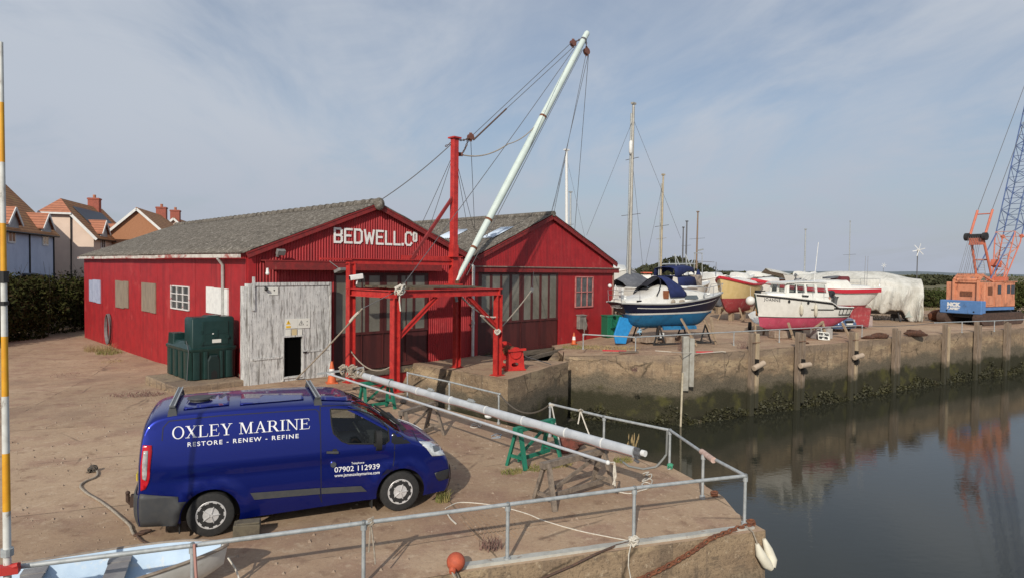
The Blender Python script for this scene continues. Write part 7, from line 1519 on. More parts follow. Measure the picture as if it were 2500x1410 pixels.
# debris heaps on the far quay, timber
for k, (px, py, s_, lb) in enumerate(((2120, 826, .5, 'left hump of rusty chain heaped on the far quay'), (2147, 825, .75, 'right hump of rusty chain heaped on the far quay'), (2233, 820, .9, 'single heap of brown netting on the far quay by the crane'), (1971, 838, .22, 'small brown stone on the far quay edge'))):
    stone('chain_heap' if k < 3 else 'stone', G(px, py, YZ), (s_*1.4, s_*.8, s_*.45), lb, 'heap' if k < 3 else 'stone', mat('brown_heap', (.11, .05, .03), (.06, .03, .02), scale=14, rough=1, bump=1., bscale=14), 0, seed=k+20, amp=.3)
for px, py, ln, rz, lb in ((1535, 858, .9, .1, 'short dark timber lying on the far quay edge near the railing corner'), (1500, 855, 1.1, -.15, 'weathered timber lying in the dry grass by the railing corner'), (1720, 858, .8, .05, 'bright red hose piece lying on the far quay edge')):
    p = G(px, py, YZ+.03); b = MB(); b.bar(V((-ln/2, 0, 0)), V((ln/2, 0, 0)), .16 if 'red' not in lb else .06, .06); o = b.obj('timber' if 'red' not in lb else 'hose_piece', M_TIMB if 'red' not in lb else M_REDB); o.matrix_basis = Matrix.Translation(p) @ Matrix.Rotation(rz, 4, 'Z'); tag(o, lb, 'timber' if 'red' not in lb else 'hose')
b = MB(); b.tube([G(1600, 855, .43), G(1640, 858, .44), G(1668, 860, .6), G(1710, 861, .44), G(1765, 857, .44), G(1772, 858, .43)], .018, 6); tag(b.obj('white_rope', M_WROPE), 'white rope lying along the far quay edge past the white pile', 'rope')
weed(1668, 855, 'dead brown weeds round the white topped pile', 90, .25, .8, M_DEAD, .9, z=YZ); weed(1815, 850, 'thin dead weeds beside the pile in front of the motor boat', 40, .3, .7, M_DEAD, .9, z=YZ)
for px, py, r_, n_, m, lb in ((1745, 755, 1.6, 500, M_GRASS, 'grass strip along the yard under the cream boat'), (1800, 757, 2.0, 600, M_STRAW, 'dry grass strip beyond the motor boat bow'), (2180, 775, 2.2, 500, M_STRAW, 'straw grass under the end of the tarpaulined yacht'), (2270, 755, 2.6, 600, M_GRASS, 'rough grass between the tarpaulined yacht and the crane')): weed(px, py, lb, n_, r_, .35, m, .9, z=YZ, sx=2.2)

# ------------------------------------------------------------------ piles and fenders on the far wall
M_PILE = addscuff(mat('pile_timber', (.25, .19, .14), (.19, .14, .10), scale=2, stretch=(3, 3, .6), rough=.95, bump=.5), (.07, .05, .035), .7, (3, 3, .5), .55, .66, 2.4); M_PILEL = mat('pile_pale', (.42, .33, .22), (.34, .26, .17), scale=3, stretch=(3, 3, .5), rough=.9, bump=.4); M_PILEW = mat('pile_white', (.36, .35, .31), (.28, .26, .22), scale=3, rough=.9)
def tide(m):
    t = m.node_tree; b = t.nodes['Principled BSDF']; src = b.inputs['Base Color'].links[0].from_socket; tcn = N(t, 'ShaderNodeTexCoord'); sp = N(t, 'ShaderNodeSeparateXYZ'); t.links.new(tcn.outputs['Object'], sp.inputs[0])
    n = N(t, 'ShaderNodeTexNoise'); setin(n, Scale=3, Detail=5); t.links.new(tcn.outputs['Object'], n.inputs['Vector']); z = mth('ADD', sp.outputs[2], mth('MULTIPLY', n.outputs['Fac'], .9, None, t), None, t)
    r = N(t, 'ShaderNodeMapRange'); r.interpolation_type = 'SMOOTHSTEP'; setin(r, From_Min=1.45, From_Max=2.05, To_Min=1., To_Max=0.); t.links.new(z, r.inputs['Value'])
    x = N(t, 'ShaderNodeMix', data_type='RGBA'); t.links.new(r.outputs[0], x.inputs['Factor']); t.links.new(src, x.inputs['A']); x.inputs['B'].default_value = (.035, .033, .018, 1); t.links.new(x.outputs['Result'], b.inputs['Base Color'])
for m_ in (M_PILE, M_PILEL): tide(m_)
M_LOG = mat('log_fender', (.46, .36, .27), (.38, .30, .22), scale=5, rough=.8)
PD = [(1677, 820, 865, M_PILEW, None, 'white topped timber pile at the far quay corner'), (1834, 812, 853, M_PILEL, (890, 18), 'timber pile with a tilted log fender, below the motor boat bow'), (1947, 810, 846, M_PILE, (889, 2), 'timber pile with a level log fender, below the sale board'), (2077, 808, 834, M_PILEL, (868, 8), 'timber pile with a log fender close under its cap, below the blue car'), (2182, 800, 824, M_PILE, None, 'plain timber pile below the rusty chain heap'), (2304, 790, 814, M_PILEL, None, 'plain timber pile at the left end of the crane railing'), (2381, 784, 809, M_PILE, None, 'plain timber pile below the crane counterweight'), (2453, 783, 804, M_PILE, None, 'dark timber pile nearest the right end of the far wall')]
for px, yt_, yw, m, fn, lb in PD:
    p = G(px, yw, YZ); tc_ = V((-p.x, -p.y, 0)).normalized()*.12; nx_ = V((p.x, p.y, 0)).normalized(); dr = V((.86, .51, 0)) if px > 1700 else V((1, .1, 0)); nw_ = V((dr.y, -dr.x, 0)); zt_ = ZAT(px, yt_, p.y-.2); q = p+nw_*.14; t_ = thing('timber_pile', lb, 'pile', (q.x, q.y, WZ), math.atan2(dr.y, dr.x), 'timber piles along the far quay wall')
    h = zt_-WZ; b = MB(); b.bb(-.26, .02, -.10, .12, -1.2 if m is not M_PILEW else 1.55, h); b.obj('back_board', M_PILE if m is not M_PILEW else M_PILEW, t_, bevel=.03); b = MB(); b.bb(.025, .24, -.16, .10, .35 if m is not M_PILEW else 1.75, h-rnd.uniform(.02, .25)); b.obj('front_board', m, t_, bevel=.02)
    if fn:
        fz = ZAT(px, fn[0], p.y-.2)-WZ; a = R(fn[1]); b = MB(); b.cyl((-.36*math.cos(a), -.30, fz-.36*math.sin(a)), (.36*math.cos(a)+.05, -.30, fz+.36*math.sin(a)), .135, n=14); b.obj('log_fender', M_LOG, t_, smooth=40, bevel=.02)
        b = MB(); b.bb(-.02, .03, -.31, -.1, fz-.45, fz+.3); b.obj('fender_strap', M_BLK, t_)
        b = MB(); b.bar((-.28, -.165, h-.45), (.27, -.17, h-.45), .03, .02); b.obj('iron_band', M_RUST, t_)
p = G(1662, 866, YZ)+V((.05, -.2, 0)); b = MB(); b.tube([(p.x, p.y, -.35), (p.x-.05, p.y-.02, WZ-.1)], .045, 8); tag(b.obj('tide_pole', mat('pole_cream', (.52, .46, .34), (.42, .36, .26), scale=6, rough=.8)), 'thin pale pole standing against the far wall beside the white topped pile', 'pole')
b = MB(); b.tube([G(1376, 858, .5), G(1374, 880, .0), PL(1372, 899, G(1376, 880, .1), (0, -1, 0))], .022, 6); tag(b.obj('chain', M_CHAIN), 'dark chain hanging at the left end of the far quay wall', 'chain')
# ducks
M_DK = mat('duck_brown', (.11, .085, .06), (.16, .13, .10), scale=20, rough=.9)
for px, py, rz, lb in ((1782, 1005, 2.8, 'leftmost of three ducks swimming below the far wall'), (1800, 1007, .4, 'middle one of three ducks, facing along the wall'), (1828, 1003, 2.9, 'rightmost of three ducks swimming below the far wall')):
    p = G(px, py, WZ); t_ = thing('duck', lb, 'duck', p, rz, 'ducks on the basin'); b = MB(); b.loft([[(x, r*math.cos(k*.5236), z+r*.75*math.sin(k*.5236)) for k in range(12)] for x, r, z in ((-.24, .012, .13), (-.17, .06, .09), (-.05, .105, .07), (.08, .10, .07), (.15, .055, .10), (.175, .036, .16), (.19, .034, .21), (.205, .045, .25), (.24, .04, .26), (.27, .015, .25))]); b.obj('body', M_DK, t_, smooth=70)
    MB().loft([[(x, w_*math.cos(k*1.0472), .243+.008*math.sin(k*1.0472)) for k in range(6)] for x, w_ in ((.26, .014), (.32, .016))]).obj('bill', mat('bill', (.4, .25, .05), rough=.6), t_); b = MB(); b.ball((-.02, .085, .11), .1, 8, 6, (1.3, .2, .5)); b.ball((-.02, -.085, .11), .1, 8, 6, (1.3, .2, .5)); b.obj('wing', mat('wing_grey', (.32, .29, .26), rough=.9), t_, smooth=60)
# ------------------------------------------------------------------ crawler crane
M_ORA = addscuff(mat('crane_orange', (.64, .265, .15), (.56, .225, .125), scale=2.5, rough=.55), (.20, .085, .055), .85, (1, 1, .35), .52, .66, 3)
M_PNK = addscuff(mat('boom_orange', (.58, .17, .10), (.5, .14, .085), scale=3, rough=.55), (.3, .1, .07), .6, (1, 1, 1), .6, .68, 6)
M_CBL = addscuff(mat('crane_blue', (.10, .22, .46), (.085, .19, .40), scale=2, rough=.5), (.07, .10, .16), .7, (1, 1, .6), .58, .66, 3); M_BBL = mat('boom_blue', (.07, .115, .27), (.10, .14, .24), scale=2, rough=.55); M_TRK = mat('track_rust', (.085, .05, .037), (.055, .035, .027), scale=6, rough=.9, bump=.5, bscale=10)
K = D(2405, 750, 48.); K.z = YZ; TH = R(28); lf = V((-math.sin(TH), math.cos(TH), 0)); O = K+lf*1.4
cz = thing('crawler_crane', 'old orange and blue crawler crane with lattice boom on the far quay', 'crane', (O.x, O.y, YZ), TH)
b = MB()
for y in (-1.55, 1.0):
    b.loft([[(2.0+a*math.cos(t), yy, .48+.44*math.sin(t)) for a in (1,) for t in [0]]*0 or [(x, yy, z) for x, z in [(-.3+.45*math.cos(t), .47+.45*math.sin(t)) for t in [math.pi/2+i*math.pi/8 for i in range(9)]]+[(4.9+.45*math.cos(t), .47+.45*math.sin(t)) for t in [-math.pi/2+i*math.pi/8 for i in range(9)]]] for yy in (y, y+.62)])
b.obj('crawler_track', M_TRK, cz, smooth=40); b = MB(); b.bb(.2, 4.6, -1.0, 1.0, .5, 1.1); b.bb(.8, 3.6, -.9, .9, 1.1, 1.35); b.obj('undercarriage', M_CRADLE, cz)
b = MB(); b.bb(-.1, 4.2, -1.38, 1.38, 1.12, 1.34); b.obj('deck_frame', M_CBL, cz)
b = MB(); b.bb(-.62, .0, -1.47, 1.47, .82, 1.82); b.obj('counterweight', M_CBL, cz, bevel=.06)
for tx, z, h, w_ in (('NCK', 1.36, .27, .98), ('RAPIER', 1.10, .17, .98)):
    vs, fs = ftext(tx, h/.73, bold=.035 if tx == 'NCK' else .02); x0 = min(v[0] for v in vs); x1 = max(v[0] for v in vs); MB().add([(-.632, .92-(v[0]-x0)/(x1-x0)*w_, z+v[1]) for v in vs], fs).obj('maker_lettering', M_WHT, cz)
b = MB()
for y in (-.95, .95): b.cyl((-.64, y, 1.0), (-.61, y, 1.0), .06, n=10)
b.obj('drain_hole', M_BLK, cz)
b = MB(); b.bb(0, 2.9, -1.36, 1.36, 1.36, 3.18); b.obj('engine_house', M_ORA, cz, bevel=.04)
b = MB(); b.bb(2.9, 4.25, -1.38, -.35, 1.36, 3.22); b.bb(4.2, 4.5, -1.3, -.4, 1.36, 1.9); cab_ = b.obj('cab', M_ORA, cz, bevel=.04); MB().bb(2.7, 4.4, -1.45, 1.38, 3.22, 3.28).obj('cab_roof', M_ORA, cz)
for x0, x1, z0, z1, m, nm in ((.38, .95, 2.25, 2.85, M_RUST, 'louvre'), (1.75, 2.2, 2.32, 2.98, MATS['car_glass'], 'window'), (3.05, 3.5, 2.35, 2.98, MATS['car_glass'], 'window'), (3.65, 4.15, 2.3, 3.0, MATS['car_glass'], 'window')):
    MB().bb(x0, x1, -1.40, -1.37, z0, z1).obj(nm, m, cz)
b = MB()
for x in (.15, 1.35, 2.4, 2.95): b.bb(x, x+.03, -1.395, -1.37, 1.4, 3.1)
b.bb(.3, 1.1, -1.393, -1.37, 1.5, 2.1); b.obj('side_door', M_ORA, cz)
b = MB(); b.bb(-.03, 0, -.9, .5, 1.45, 1.62); b.bb(-.03, 0, -.5, .35, 2.1, 2.5); b.obj('rear_louvre', M_RUST, cz)
b = MB()
for y in (-.95, .75): b.bar((-.1, y, 1.7), (-.1, y, 3.35), .14, .16); b.bar((-.1, y, 3.35), (.5, y, 3.75), .14, .16); b.bar((.5, y, 3.7), (2.9, y*.6, 3.2), .12, .14)
b.bar((-.1, -.95, 3.2), (-.1, .75, 3.2), .1, .12); b.bar((.2, -.95, 3.62), (.2, .75, 3.62), .3, .14); b.bar((.5, -.95, 3.75), (.5, .75, 3.75), .3, .12); b.cyl((.1, -.8, 3.35), (.1, .6, 3.35), .16); b.obj('rear_gantry', M_ORA, cz)
gz, kx, bx, tx_ = 3.25, 1.35, 2.75, 2.4; kz, tz_ = 7.05-YZ, 9.15-YZ
b = MB()
for y, yb in ((-.42, -.55), (.42, .55)): b.tube([(bx, yb, gz), (kx, y, kz)], .095, 8); b.tube([(kx, y*1.25, kz-.1), (tx_-.0, y*1.25, tz_)], .09, 8)
b.cyl((2.2, -.5, 4.9), (2.2, .5, 4.9), .06); b.cyl((tx_-.1, -.52, tz_-.3), (tx_-.1, .52, tz_-.3), .045); b.bar((kx, -.5, kz-.35), (kx, .5, kz-.35), .16, .55); b.obj('a_frame', M_PNK, cz, smooth=40)
b = MB(); b.cyl((kx-.1, -.75, kz), (kx-.1, -.5, kz), .3); b.cyl((kx-.1, .5, kz), (kx-.1, .75, kz), .3); b.cyl((kx, -.5, kz+.05), (kx, .5, kz+.05), .17); b.obj('sheave', M_CRADLE, cz)
b = MB()
for k in range(8): y = -.35+.1*k; b.tube([(kx-.25, y*1.2, kz), (-.0+.06*(k % 3), y*1.6, 3.7)], .014, 4)
b.obj('luffing_ropes', M_WIRE, cz)
b = MB()
for k in range(9): z = 3.3+k*.2; b.bar((2.55-(z-3.3)*.32, -.2, z), (2.55-(z-3.3)*.32, .25, z), .03)
for y in (-.2, .25): b.bar((2.55, y, 3.2), (2.0, y, 5.0), .03)
b.obj('ladder', M_GALV, cz)
# lattice boom
ea = R(70.5); bd = V((math.cos(ea), 0, math.sin(ea))); bn_ = V((-math.sin(ea), 0, math.cos(ea))); B0 = V((4.75, .0, 3.35)); BL = 24.
def sec(s): f = smooth(0, 3.6, s) if s < 3.6 else 1.; f = min(1, .22+.78*s/3.4); return .66*max(.55, f), .55*f
def bpnt(s, iy, iz): hw, hh = sec(s); return B0+bd*s+V((0, iy*hw, 0))+bn_*(iz*hh)
def lattice(s0, s1, m, nm, mch=None, dr=.022):
    b = MB(); n = max(1, round((s1-s0)/.95)); S = [s0+(s1-s0)*i/n for i in range(n+1)]
    for iy in (-1, 1):
        for iz in (-1, 1): b.tube([bpnt(s, iy, iz) for s in (s0, min(3.4, s1) if s0 < 3.4 else (s0+s1)/2, s1)], .05, 6)
    o = b.obj(nm, m, cz, smooth=40); b = MB()
    for i in range(n):
        for f, (p, q) in enumerate((((-1, -1), (1, -1)), ((-1, 1), (1, 1)), ((-1, -1), (-1, 1)), ((1, -1), (1, 1)))):
            a, c = (p, q) if i % 2 else (q, p); b.tube([bpnt(S[i], *a), bpnt(S[i+1], *c)], dr, 5); b.tube([bpnt(S[i+1], *p), bpnt(S[i+1], *q)], dr, 5)
    b.obj('lattice_bracing', mch or m, o)
lattice(0, 3.9, M_PNK, 'boom_foot_section', M_ORA); lattice(3.95, 13.4, M_BBL, 'boom_section', M_BBL); lattice(13.45, BL, M_BBL, 'boom_section', M_GALV)
b = MB()
for y in (-.66, .66): p = bpnt(3.9, y/.66, -1); b.bar(p-V((0, .06, .1)), p+V((0, .06, .12)), .18, .25)
b.box(B0+V((-.3, 0, .1)), (.5, 1.4, .3)); b.box(B0+bd*1.4+V((-.3, .3, 0)), (.5, .6, .5), ry=.3); b.obj('boom_hinge', M_PNK, cz)
b = MB()
for y in (-.62, .62): b.tube([(2.2, y, 3.4), bpnt(3.8, y/.66, 1)], .055, 6)
b.obj('backstop', M_BBL, cz); b = MB()
for y in (-.5, .5): b.tube([(tx_, y, tz_), B0+bd*BL+V((0, y, 0))], .022, 5)
b.obj('pendant_rope', M_WIRE, cz)
stone('scrap_heap', D(2290, 785, 52)*1.0-V((0, 0, D(2290, 785, 52).z-YZ)), (1.6, 1.0, 1.0), 'dark rusty scrap heap left of the crane counterweight', 'heap', M_RUST, 0, seed=31)
b = MB(); q = D(2395, 740, 50)
# ------------------------------------------------------------------ wind turbines
def turbine(px, py, d, r, label):
    h = D(px, py, d); t_ = thing('wind_turbine', label, 'wind turbine', (h.x, h.y, .3), 0, 'small wind turbines'); H_ = h.z-.3
    MB().cyl((0, 0.25, 0), (0, .25, H_), .07 if r > .8 else .05, n=8).obj('mast', M_WIRE, t_)
    b = MB(); b.tube([(0, -.15, H_), (0, .1, H_), (0, .5, H_)], [.05, .14, .06], 10); b.obj('hub', M_WHT, t_, smooth=50); b = MB()
    for k in range(6):
        a = k*math.pi/3+.25; dv_ = V((math.cos(a), 0, math.sin(a))); sv = V((-math.sin(a), 0, math.cos(a))); p = V((0, -.05, H_))
        b.add([p+dv_*.1+sv*.05, p+dv_*.1-sv*.05+V((0, .03, 0)), p+dv_*r-sv*.05+V((0, .02, 0)), p+dv_*r+sv*.045, p+dv_*.1+sv*.05+V((0, .03, 0)), p+dv_*.1-sv*.05+V((0, .06, 0)), p+dv_*r-sv*.05+V((0, .05, 0)), p+dv_*r+sv*.045+V((0, .03, 0))], [(0,1,2,3),(7,6,5,4),(0,4,5,1),(1,5,6,2),(2,6,7,3),(3,7,4,0)])
    b.obj('blades', M_WHT, t_)
turbine(2243, 610, 95, .95, 'white six bladed wind turbine on a pole left of the crane'); turbine(2158, 647.5, 190, .75, 'tiny distant white wind turbine beyond the tarpaulined yacht')

# ------------------------------------------------------------------ houses
M_TILE = mat('clay_tiles', (.42, .19, .085), (.52, .26, .11), (.52, .34, .12), scale=2.5, scale3=.8, rough=.9); M_TILO = mat('orange_tiles', (.46, .185, .11), (.40, .16, .09), scale=4, rough=.9)
def tilebands(m, pitch=.32):
    t = m.node_tree; b = t.nodes['Principled BSDF']; src = b.inputs['Base Color'].links[0].from_socket; tcn = N(t, 'ShaderNodeTexCoord'); wv = N(t, 'ShaderNodeTexWave', bands_direction='Z'); setin(wv, Scale=1/pitch*.5, Distortion=.3); t.links.new(tcn.outputs['Object'], wv.inputs['Vector'])
    r = N(t, 'ShaderNodeMapRange'); setin(r, From_Min=.0, From_Max=.35, To_Min=.5, To_Max=1.); t.links.new(wv.outputs['Fac'], r.inputs['Value']); x = N(t, 'ShaderNodeMix', data_type='RGBA', blend_type='MULTIPLY'); x.inputs['Factor'].default_value = 1; t.links.new(src, x.inputs['A']); t.links.new(r.outputs[0], x.inputs['B']); t.links.new(x.outputs['Result'], b.inputs['Base Color'])
tilebands(M_TILE); tilebands(M_TILO)
M_HBL = mat('blue_render', (.54, .60, .74), (.48, .54, .68), scale=1, rough=.9); M_HCR = mat('cream_render', (.74, .58, .47), (.68, .53, .43), scale=.8, rough=.9); M_HBR = mat('orange_brick', (.42, .20, .105), (.34, .155, .08), scale=9, rough=.9, stretch=(1, 1, 3)); M_CHM = mat('chimney_brick', (.34, .10, .07), (.26, .08, .055), scale=9, rough=.9)
HR = math.atan2(.28, .96); hx_ = V((.96, .28, 0)); hy_ = V((-.28, .96, 0))
def house(label, corner, W, L, ze, zr, mw, hip=0., dorm=(), chim=(), wins=(), door=None, panel=None, mr=None, zb=.8, gab=None):
    """corner: front right ground corner (x,y); local x 0..-W to the left is width, y back"""
    t_ = thing('house', label, 'house', (corner[0], corner[1], zb), HR, 'houses behind the hedge'); ze -= zb; zr -= zb; sl = (zr-ze)/(W/2)
    zh = zr-hip*(zr-ze); xi = W/2*(1-hip)
    b = MB(); ring_ = [(0, 0), (0, ze), (-xi, zh), (-W+xi, zh), (-W, ze), (-W, 0)] if hip else [(0, 0), (0, ze), (-W/2, zr), (-W, ze), (-W, 0)]
    for y in (0, L): b.add([(x, y, z) for x, z in ring_], [tuple(range(len(ring_)))])
    for x in (0, -W): b.add([(x, 0, 0), (x, L, 0), (x, L, ze), (x, 0, ze)], [(0, 1, 2, 3)])
    b.obj('wall', mw, t_)
    o = .28; hy = hip*W/2*1.0; b = MB(); rf = lambda x, y: (x, y, zr-sl*abs(x+W/2)+.06)
    for sd_ in (1, -1):
        e = -W/2+sd_*(W/2+o); m_ = -W/2+sd_*xi*0+sd_*(W/2-xi)
        if hip: P = [rf(e, -.25), rf(m_ if sd_ > 0 else m_, -.25), rf(-W/2, hy), rf(-W/2, L+.2), rf(e, L+.2)]
        else: P = [rf(e, -.25), rf(-W/2, -.25), rf(-W/2, L+.2), rf(e, L+.2)]
        b.plate(P, (0, 0, .07))
    r_ = b.obj('roof', mr or M_TILE, t_)
    if hip:
        b = MB(); a, c = rf(-xi+0, -.3), rf(-W+xi, -.3); b.plate([(a[0]+.1, a[1], a[2]-.06), (c[0]-.1, c[1], c[2]-.06), rf(-W/2, hy)], (0, -.05, .08)); b.obj('hip_end', M_TILO, r_)
        MB().bar((a[0]+.1, -.33, a[2]-.08), (c[0]-.1, -.33, c[2]-.08), .1, .14).obj('hip_gutter', M_WHT, r_)
    b = MB(); y = -.27
    for sd_ in (1, -1): p = rf(-W/2+sd_*(W/2-xi) if hip else -W/2, y); q = rf(-W/2+sd_*(W/2+o), y); b.bar((p[0], y, p[2]-.08), (q[0], y, q[2]-.08), .05, .2)
    b.obj('bargeboard', M_WHT, t_)
    b = MB(); b.tube([(o+.02, -.1, ze-sl*o+.02), (o+.02, L, ze-sl*o+.02)], .07, 6); b.obj('gutter', M_BLK, t_); MB().bb(.01, .06, 0, L, ze-.2, ze).obj('fascia', M_WHT, t_)
    b = MB(); b.tube([(.05, L-.3, ze-.1), (.05, L-.3, 0)], .05, 6)
    if hip: b.tube([(-xi*1.0, -.1, zh-.1), (-xi, -.08, zh-.5), (-xi, -.08, 0)], .05, 6)
    if len(dorm) > 1: b.tube([(.05, (dorm[0]+dorm[1])/2, ze-.1), (.05, (dorm[0]+dorm[1])/2, 0)], .05, 6)
    b.obj('downpipe', M_BLK, t_)
    for yd in dorm:
        w2 = .85; zt_ = ze+1.25; b = MB(); b.add([(.06, yd-w2, ze-.3), (.06, yd+w2, ze-.3), (.06, yd+w2, ze+.35), (.06, yd, zt_), (.06, yd-w2, ze+.35)], [(0, 1, 2, 3, 4)]); dm = b.obj('dormer', mat('dormer_boards', (.42, .42, .42), (.36, .36, .37), scale=3, rough=.8), t_, solid=.1)
        dpt = 1.6; b = MB()
        for s_ in (-1, 1): b.plate([(.3, yd+s_*(w2+.18), ze+.20), (.3, yd, zt_+.08), (-dpt, yd, zt_+.08), (-dpt*.35, yd+s_*(w2+.18), ze+.20)], (0, 0, .07))
        b.obj('dormer_roof', M_TILO, dm); b = MB()
        for s_ in (-1, 1): b.bar((.31, yd+s_*(w2+.18), ze+.18), (.31, yd, zt_+.06), .05, .16)
        b.obj('dormer_barge', M_WHT, dm)
        sash(t_, (.06, yd+.5, ze-.95), (0, -1, 0), 1.0, 1.1, 2, 1, t=.12)
    for yc, cx_ in chim:
        b = MB(); b.bb(cx_-.45, cx_+.45, yc-.35, yc+.35, zr-.9, zr+.95); b.bb(cx_-.5, cx_+.5, yc-.4, yc+.4, zr+.8, zr+.92); c_ = b.obj('chimney', M_CHM, t_); b = MB(); b.cyl((cx_, yc, zr+.92), (cx_, yc, zr+1.25), .13, n=8); b.obj('chimney_pot', M_TILO, c_)
    if panel:
        y0, y1, f0, f1 = panel; P = [(-W/2+(W/2)*f, y, zr-sl*(W/2)*f+.17) for f, y in ((f1, y0), (f0, y0), (f0, y1), (f1, y1))]; MB().plate(P, (.02, 0, .05)).obj('solar_panel', mat('solar_panel', (.022, .028, .045), (.03, .036, .05), scale=2, rough=.45), t_)
    for (y0, z0, w_, h_, nx) in wins: sash(t_, (.02, y0+w_, z0), (0, -1, 0), w_, h_, nx, 1, t=.09)
    if door: 
        y0 = door; MB().bb(.0, .06, y0, y0+.95, .2, 2.2).obj('door', mat('dark_door', (.03, .035, .045), rough=.5), t_); b = MB(); b.plate([(0, y0-.5, 2.45), (1.0, y0-.5, 2.3), (1.0, y0+1.4, 2.3), (0, y0+1.4, 2.45)], (0, 0, .1)); b.obj('porch_roof', M_CANG, t_)
    b = MB(); 
    return t_
house('blue rendered house with dormers behind the dark hedge, leftmost', (-35.2+2.9, 50-9.8), 6.4, 9.8, 6.45, 9.9, M_HBL, 0, (8.0, 2.6), (), ((1.2, .4, 1.6, 1.7, 3), (8.2, .6, .9, 1.2, 2)), 4.6, None, zb=.9)
house('cream rendered house with solar panels and half-hipped orange roof', (-33.6, 52), 5.2, 11.0, 6.4, 9.25, M_HCR, .40, (2.2, 7.2), ((9.0, -2.6),), ((4.4, 1, .9, 1.2, 2),), None, (1.8, 9.0, .22, .72), zb=.9)
house('orange brick house with white verges beyond the solar panelled one', (-30.9+.3, 57.6), 4.9, 9.5, 6.7, 9.0, M_HBR, 0, (), ((9.0, -2.45),), (), None, None, zb=.9)
house('farthest brick house, just its tiled roof and chimney above the shed', (-33.6, 69.5), 4.9, 8, 6.6, 9.05, M_HCR, 0, (), ((.8, -2.45),), (), None, None, zb=.9)

# ------------------------------------------------------------------ hedge, bushes, far trees
def leafmesh(name, pts, size, m, parent=None, seed=1):
    rg = np.random.default_rng(seed); n = len(pts); P = np.array(pts, dtype=float); a = rg.normal(size=(n, 3)); a /= np.linalg.norm(a, axis=1)[:, None]; c = rg.normal(size=(n, 3)); c -= (c*a).sum(1)[:, None]*a; c /= np.linalg.norm(c, axis=1)[:, None]
    s = size*rg.uniform(.5, 1.25, n)[:, None]; vs = np.stack([P-a*s, P+c*s*.55, P+a*s, P-c*s*.55], 1).reshape(-1, 3)
    me = bpy.data.meshes.new(name); me.from_pydata(vs.tolist(), [], np.arange(4*n).reshape(-1, 4).tolist()); me.materials.append(m); o = bpy.data.objects.new(name, me); COL.objects.link(o)
    if parent: o.parent = parent
    return o
def leafmat(nm, c1, c2, c3, sc=.7):
    m = mat(nm, c1, c2, c3, scale=sc, scale3=2.3, rough=.95, lo=.38, hi=.62, lo3=.5, hi3=.62, spec=.05); return m
M_LDK = leafmat('hedge_leaves', (.030, .034, .012), (.052, .055, .017), (.045, .030, .016)); M_LGR = leafmat('bush_leaves', (.045, .06, .02), (.075, .085, .03), (.06, .05, .022)); M_BRK = mat('bark', (.06, .045, .03), rough=.95)
def bush(label, c, rad, n, leaf, m, seed, nm='bush', group=None, blobs=7, trunk=.4):
    rg = np.random.default_rng(seed); t_ = thing(nm, label, 'hedge' if nm == 'hedge' else nm, c, 0, group); B = []
    for k in range(blobs): a = rg.uniform(0, 6.28); r = rg.uniform(0, .62); B.append((math.cos(a)*r*rad[0], math.sin(a)*r*rad[1], rad[2]*rg.uniform(.35, .72), rg.uniform(.42, .7)))
    pts = []
    for i in range(n):
        x, y, z, q = B[rg.integers(len(B))]; v = rg.normal(size=3); v /= np.linalg.norm(v); f = q*(.72+.33*rg.random()); p = (x+v[0]*f*rad[0], y+v[1]*f*rad[1], max(.03, z+v[2]*f*rad[2]*.75)); pts.append(p)
    leafmesh('crown' if nm == 'tree' else 'leaves', pts, leaf, m, t_, seed); b = MB()
    for k in range(5): a = k*1.256; b.tube([(0, 0, 0), (.3*rad[0]*math.cos(a), .3*rad[1]*math.sin(a), rad[2]*.5), (.5*rad[0]*math.cos(a), .5*rad[1]*math.sin(a), rad[2]*.8)], [.08*rad[2]*.4, .04, .012], 5)
    b.obj('trunk' if nm == 'tree' else 'stems', M_BRK, t_); return t_
# long dark hedge by the shed
rg = np.random.default_rng(5); pts = []
hd_ = thing('hedge', 'tall dark overgrown hedge between the red shed and the houses', 'hedge', (-29, 38, -.3), 0)
NB_ = 95; blobs_ = [(rg.uniform(-7.5, 0), rg.uniform(-14, 13), rg.uniform(.6, 2.75), rg.uniform(1.0, 1.7)) for _ in range(NB_)]+[(rg.uniform(-.6, .3), rg.uniform(-14, 13), rg.uniform(.4, 2.6), rg.uniform(.8, 1.3)) for _ in range(70)]+[(rg.uniform(-2.5, 0), rg.uniform(-14, 13), rg.uniform(2.6, 3.1), rg.uniform(.6, .95)) for _ in range(45)]
for i in range(80000):
    x, y, z, q = blobs_[rg.integers(len(blobs_))]; v = rg.normal(size=3); v /= np.linalg.norm(v); f = q*(.75+.3*rg.random()); pts.append((x+v[0]*f, y+v[1]*f, max(.02, z+v[2]*f)))
leafmesh('leaves', pts, .115, M_LDK, hd_, 5)
b = MB()
for k in range(120): x, y = rg.uniform(-4, .8), rg.uniform(-13, 12); h = rg.uniform(3.2, 4.6); b.tube([(x, y, 0), (x+rg.uniform(-.3, .3), y+rg.uniform(-.3, .3), h*.6), (x+rg.uniform(-.6, .6), y+rg.uniform(-.6, .6), h)], [.03, .015, .005], 4)
b.obj('twigs', M_BRK, hd_)
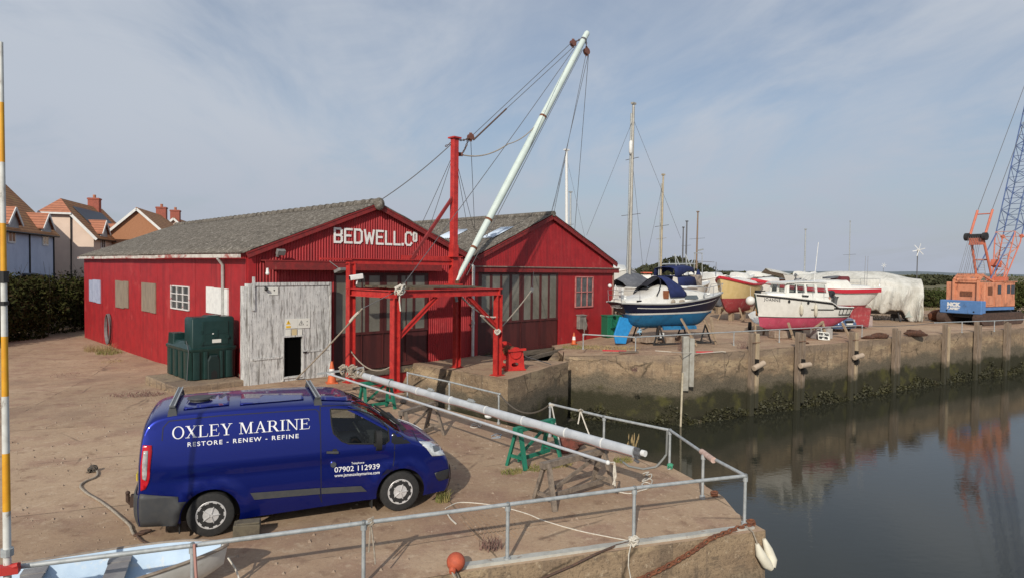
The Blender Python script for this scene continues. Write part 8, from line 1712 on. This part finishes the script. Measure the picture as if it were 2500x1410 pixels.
for k, (px, d, rx, rz, sd_, lb) in enumerate(((2262, 78, 3.2, 2.0, 1, 'leftmost dark green bush behind the yard, next to the tarpaulined yacht'), (2296, 74, 3.0, 2.0, 2, 'dark green bush directly left of the crane counterweight'), (2350, 80, 3.4, 2.1, 3, 'green bush half hidden behind the crane body'), (2478, 66, 2.6, 3.0, 4, 'tall green bush to the right of the crane cab'), (2520, 62, 2.6, 3.3, 5, 'green bush at the right end of the far quay'), (2440, 78, 3.2, 2.6, 6, 'green bush behind the crane boom foot'), (2215, 88, 3.0, 1.7, 7, 'small bush behind the tarpaulined yacht'))):
    p = D(px, 700, d); bush(lb, (p.x, p.y, .25), (rx, 2.2, rz), 3600, .13, M_LGR, sd_, 'bush', 'bushes behind the far yard')
rg = np.random.default_rng(9); pts = []
for k in range(60):
    px = rg.uniform(1500, 2310); d = rg.uniform(190, 300); p = D(px, 660, d); h = (3.6+3.0*max(0, math.sin(px*.02)+.3))*(1 if px < 1860 else .45); w_ = rg.uniform(4, 9)
    for i in range(300): v = rg.normal(size=3); v /= np.linalg.norm(v); pts.append((p.x+v[0]*w_*.9, p.y+v[1]*4, max(.3, .2+h*.5+v[2]*h*.55)))
M_LFAR = leafmat('far_leaves', (.05, .055, .03), (.075, .08, .045), (.06, .055, .035), .1); struct(leafmesh('treeline', pts, .8, M_LFAR, None, 9), 'far line of hedges and small trees on the horizon behind the yard', kind='stuff', cat='treeline')
for k, (px, d, rx, rz, lb) in enumerate(((1598, 150, 5.0, 4.6, 'rounded dark tree on the horizon left of the blue covered yacht'), (1700, 165, 7.0, 4.9, 'broad dark tree on the horizon behind the stern arch'), (1560, 170, 9, 3.8, 'long olive thicket on the horizon beside the tallest mast'))):
    p = D(px, 690, d); bush(lb, (p.x, p.y, .2), (rx, 3, rz), 1500, .42, M_LFAR, 40+k, 'tree' if k < 2 else 'thicket', 'trees on the horizon', 9)
rg = np.random.default_rng(21); pts = []
edges_ = [YB[i] for i in range(2, 14)]
for i in range(len(edges_)-1):
    a, c = V(edges_[i]), V(edges_[i+1]); L = (c-a).length; d_ = (c-a).normalized(); nn = V((d_.y, -d_.x))
    for k in range(int(L*170)):
        p = a.lerp(c, rg.random()); w_ = max(0, MN.noise(V((p.x*.7, p.y*.7, 0)))+.35); z = WZ-.05+rg.random()**1.6*(.25+1.0*w_); q = p+nn*(.04+.16*rg.random()*(1-(z-WZ)/1.6)); pts.append((q.x, q.y, z))
struct(leafmesh('seaweed', pts, .075, mat('seaweed_olive', (.028, .028, .012), (.055, .052, .018), (.09, .075, .045), scale=1.4, scale3=3, rough=.7), None, 21), 'dark olive seaweed clinging along the foot of the far quay wall', kind='stuff', cat='seaweed')
pts = []
for k in range(9000): x = rg.uniform(45, 90); y = rg.uniform(86, 120); pts.append((x, y, .25+rg.random()*.9))
struct(leafmesh('reeds', pts, .45, mat('reed_straw', (.24, .20, .10), (.17, .15, .07), scale=.3, rough=.95), None, 3), 'pale reeds on the marsh beyond the yard', kind='stuff', cat='reeds')
